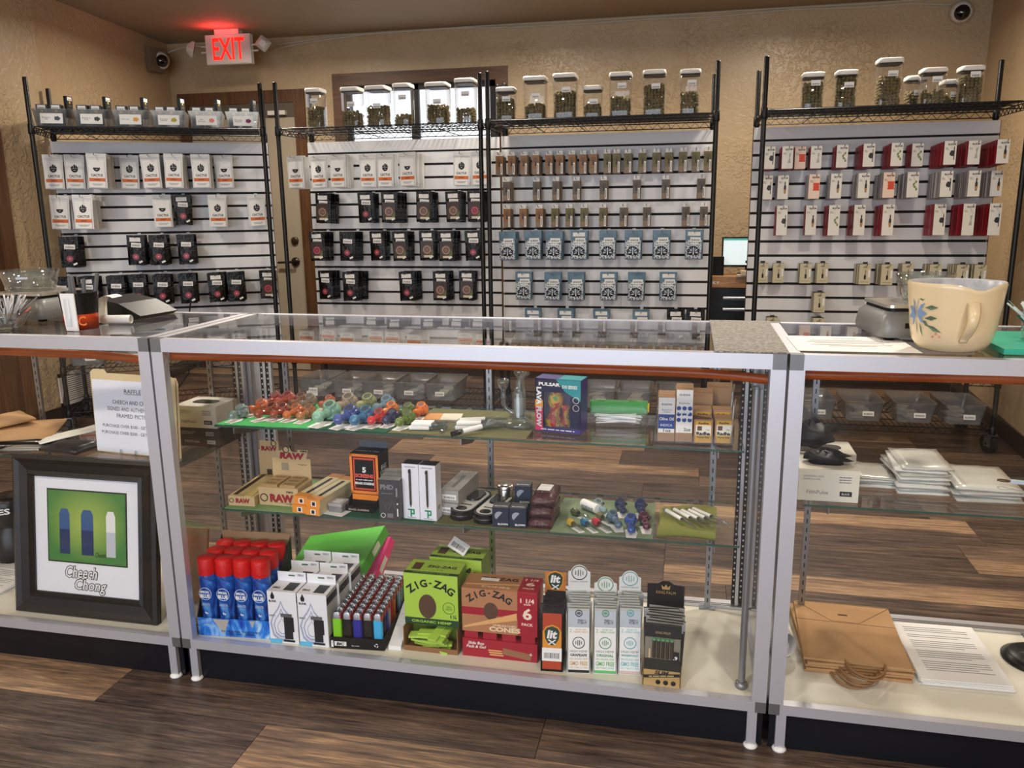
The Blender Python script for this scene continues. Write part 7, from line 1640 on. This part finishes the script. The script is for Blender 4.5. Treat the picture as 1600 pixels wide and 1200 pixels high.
for k, (x, y, rz) in enumerate(((.616, .158, -3), (.6635, .155, -3))):
    t = thing('pen_carton', 'tall white carton with silver pen picture and green mark, %s' % ('left', 'right')[k], 'box', (x, y, LO), R(rz), 'tall white pen cartons')
    MB().bx(-.023, .023, 0, .040, 0, .152, [0, 1, 0, 0, 0, 0]).build('carton', [mat((232, 236, 246), .4), BLACK], t); b = MB(); b.tube([(0, 0, .034), (0, 0, .042), (0, 0, .11), (0, 0, .128), (0, 0, .138)], [.0008, .0030, .0036, .0034, .003], 8); b.build('pen_picture', mat((110, 106, 102), .25, .8), t, (-.001, -.0008, 0)); panel(t, 'pen_dark_top', INK, -.001, -.0046, .133, .006, .008)
    b = MB(); b.bx(-.010, .006, -.0004, 0, .006, .010); b.bx(-.003, .001, -.0004, 0, -.012, .010); b.bx(.005, .009, -.0004, 0, -.002, .010); b.bx(-.003, .009, -.0004, 0, -.005, -.001); b.build('green_mark', TEALINK, t, (0, -.0002, .018)); dashes(t, GREYINK, (0, F, .144), .03, .003); dashes(t, GREYINK, (0, F, .004), .025, .0024)
    MB().bx(-.012, .012, -.0004, 0, .0, .03).build('side_barcode', STICKER, t, (.0232, .02, .02), (0, 0, R(90)))
for k in range(2):
    t = thing('grey_carton', 'grey flat carton behind the white pen cartons, %s' % ('lower', 'upper')[k], 'box', (.706, .20 + .006 * k, LO + .034 * k), R(-4), 'grey flat cartons'); MB().bx(-.026, .026, 0, .17, 0, .033).build('carton', mat((168, 166, 162), .45), t); MB().bx(-.020, .020, -.0004, 0, .008, .022).build('side_barcode', STICKER, t); MB().bx(-.006, .004, .03, .13, .0331, .0334).build('pen_picture', mat((90, 90, 92), .4), t)
# two black oval tins
for k, (x, y) in enumerate(((.738, .165), (.806, .152))):
    t = thing('rolling_tin', 'black and silver oval rolling tin, %s' % ('left', 'right')[k], 'tin', (x, y, LO), R(-10), 'oval rolling tins')
    for z0, z1, s_, m_ in ((0, .012, 1, BLK_GLOSS), (.012, .0135, 1.01, CHROME), (.0135, .024, .97, BLK_GLOSS), (.024, .0252, .86, mat((206, 206, 200), .3))): MB().loft([rr_ring(.064 * s_, .185 * s_, .0315 * s_, z0, 6), rr_ring(.064 * s_, .185 * s_, .0315 * s_, z1, 6)], 0, True, Matrix.Translation((0, .0925, 0))).build('tin_shell' if m_ is not CHROME else 'chrome_band', m_, t)
    MB().loft([rr_ring(.040, .075, .018, .0252, 5), rr_ring(.038, .072, .018, .030, 5)], 0, True, Matrix.Translation((0, .125, 0))).build('lid_window', mat((30, 30, 32), .12), t); dashes(t, INK, (0, .060, .0256), .034, .012, (R(-90), 0, 0)); MB().loft([rr_ring(.030, .026, .012, .0252, 4), rr_ring(.028, .024, .011, .027, 4)], 0, True, Matrix.Translation((0, .030, 0))).build('lid_badge', BLACK, t)
# metal canister and navy grinder cartons
t = thing('metal_canister', 'brushed metal canister behind the navy cartons', 'canister', (.838, .308, LO)); MB().lathe([(0, 0), (.021, 0), (.0215, .002), (.0215, .046), (.0205, .048)], 28).build('canister_body', mat((170, 166, 158), .25, 1, 'brushed metal'), t); MB().lathe([(.0225, .047), (.0225, .056), (.021, .058), (0, .058)], 28).build('canister_lid', mat((206, 200, 188), .25, 1), t)
NVY = mat((28, 38, 60), .45, name='navy carton')
for k, (x, y, z) in enumerate(((.8605, .146, 0), (.9055, .148, 0), (.900, .235, .0))):
    t = thing('grinder_carton', 'navy grinder carton, %s' % ('front left', 'front right', 'raised behind')[k], 'box', (x, y, LO + z), R(3), 'navy grinder cartons'); h_ = .052 if k < 2 else .082
    MB().bx(-.0215, .0215, 0, .044, 0, h_, [0, 1, 0, 0, 0, 0]).build('carton', [NVY, mat((20, 24, 34), .45)], t)
    b = MB(); b.add([(.012 * math.cos(R(50 + 180 * j / 10)), 0, .012 * math.sin(R(50 + 180 * j / 10))) for j in range(11)], [tuple(range(11))[::-1]]); b.build('half_disc_picture', mat((168, 176, 190), .3, .4), t, (-.003, F, h_ - .022)); text(t, 'BLOWN', WHITE, (.006, F, h_ - .044), .026, .005, bold=.04); text(t, 'BLOWN', WHITE, (0, .012, h_ + .0006), .032, .006, (R(-90), 0, 0), bold=.04)
# maroon bagged bundles
MRN = mat((82, 52, 54), .25, name='maroon film', bump=.6, bscale=60)
for k in range(3): flat_bag('maroon film wrapped bundle, %s of the stack' % ('bottom', 'middle', 'top')[k], (.963 + .002 * k, .215 + .004 * k, LO + .029 * k), .062, .12, .028, R(-2 + 2 * k), MRN, (0, 0), 'bundle', 'wrapped_bundle', 'maroon wrapped bundles', seed=k + 31)
o = MB().bx(-.017, .017, -.024, .024, 0, .0006).build('barcode_label', STICKER, None, (.965, .222, LO + .0872), (0, 0, R(-4))); tag(o, 'white barcode label on the top maroon bundle', 'label')
# glass chillums and small pipes
CG = 'small glass pieces on the lower shelf'
for lab, a, b_, col in (('olive and amber glass chillum at the front', (1.072, .146), (1.030, .196), (214, 170, 60)), ('blue headed glass chillum', (1.106, .150), (1.066, .205), (30, 120, 170)), ('red headed glass chillum with white wrap', (1.140, .158), (1.094, .212), (206, 50, 70)), ('olive headed glass chillum at the back left', (1.082, .222), (1.030, .270), (90, 96, 60)), ('olive glass chillum behind the red one', (1.138, .205), (1.100, .252), (110, 110, 70))):
    dx, dy = b_[0] - a[0], b_[1] - a[1]; L = math.hypot(dx, dy); t = thing('glass_chillum', lab, 'pipe', (a[0], a[1], LO + .009), 0, CG, rot=(0, 0, math.atan2(dy, dx)))
    MB().lathe([(.0045, 0), (.006, .003), (.0062, L * .6), (.0075, L * .68)], 12, 0, Matrix.Rotation(R(90), 4, 'Y')).build('clear_stem', CRYSTAL, t); MB().lathe([(.0072, L * .66), (.0095, L * .75), (.0105, L * .9), (.0088, L), (.005, L), (.0045, L * .85)], 14, 0, Matrix.Rotation(R(90), 4, 'Y')).build('coloured_head', pipe_glass(col, .2), t)
    MB().bx(0, L * .6, -.008, .008, -.0088, -.0080).build('paper_tag', WHITE, t)
o = MB().tube([(0, 0, 0), (.058, 0, 0)], .013, 16).build('label_roll', STICKER, None, (1.052, .318, LO + .014), (0, 0, R(-40))); tag(o, 'white barcode sleeve round a glass tube at the back', 'sleeve')
for lab, x, y, L, rb, col, rz, kn in (('clear pipe with dark knob, back left', 1.118, .262, .060, .0140, (150, 176, 176), 28, (20, 30, 50)), ('navy topped pipe, back middle', 1.166, .268, .062, .0140, (34, 60, 110), 14, (16, 26, 66)), ('deep blue topped pipe, back right', 1.214, .270, .062, .0145, (28, 66, 130), 8, (14, 20, 50)), ('teal grey pipe with round end', 1.164, .170, .072, .0140, (90, 126, 150), 22, None), ('bright blue pipe with round end at the shelf front', 1.196, .140, .076, .0150, (50, 92, 180), 6, (30, 36, 90)), ('plum and crimson pipe on the lower shelf', 1.232, .172, .070, .0140, (96, 30, 60), 10, (24, 16, 34))): spoon_pipe(lab, x, y, LO, L, rb * 1.12, col, R(rz), CG, .35, True, kn)
# folded olive cloth with glass straws
b = MB(); OLC = mat((134, 138, 66), .8, name='olive microfibre', bump=.2, bscale=260); pts = []
n = 10
prof = [(.012 * math.cos(R(-90 - 180 * k / 8)) - .010, .012 + .012 * math.sin(R(-90 - 180 * k / 8))) for k in range(9)]
b.loft([[(1.262 + (.135) * u, .150 + dy * 0 + (.0 if True else 0), .0) for dy in (0,)] + [] for u in (0, 1)], 0, False, None, True, False) if False else None
rows_ = []
for k in range(13):
    v = k / 12; y = .146 + .225 * v; z = .020 * max(0, 1 - v / .22) ** .5 * (v < .22) + .004 + .006 * math.sin(v * 3.2)
    rows_.append([(1.258 + .140 * u + .010 * v, y + .012 * math.sin(u * 3), z + .004 * math.sin(u * 5 + v * 4) * v) for u in [i / 8 for i in range(9)]])
for k in range(12): b.loft([rows_[k], rows_[k + 1]], 0, False, None, True, False)
b.loft([[(1.258 + .140 * u, .146 + .012 * math.sin(u * 3), .0242) for u in [i / 8 for i in range(9)]], [(1.258 + .140 * u, .142 + .012 * math.sin(u * 3), .012) for u in [i / 8 for i in range(9)]], [(1.258 + .140 * u, .150 + .012 * math.sin(u * 3), .001) for u in [i / 8 for i in range(9)]], [(1.258 + .140 * u, .36, .001) for u in [i / 8 for i in range(9)]]], 0, False, None, True, False)
tag(b.build('folded_cloth', OLC, None, (0, 0, LO)), 'folded olive microfibre cloth at the right of the lower shelf', 'cloth')
for k, (a, c_) in enumerate((((1.268, .295), (1.352, .160)), ((1.288, .305), (1.372, .175)), ((1.308, .300), (1.392, .175)), ((1.326, .305), (1.410, .185)), ((1.336, .318), (1.428, .200)))):
    glass_tube('clear glass straw with white wrap, %s from left on the olive cloth' % ORD[k], (a[0], a[1], LO + .022), (c_[0], c_[1], LO + .030), .0048, 'glass straws on the olive cloth', (.10, .58), None, 3)
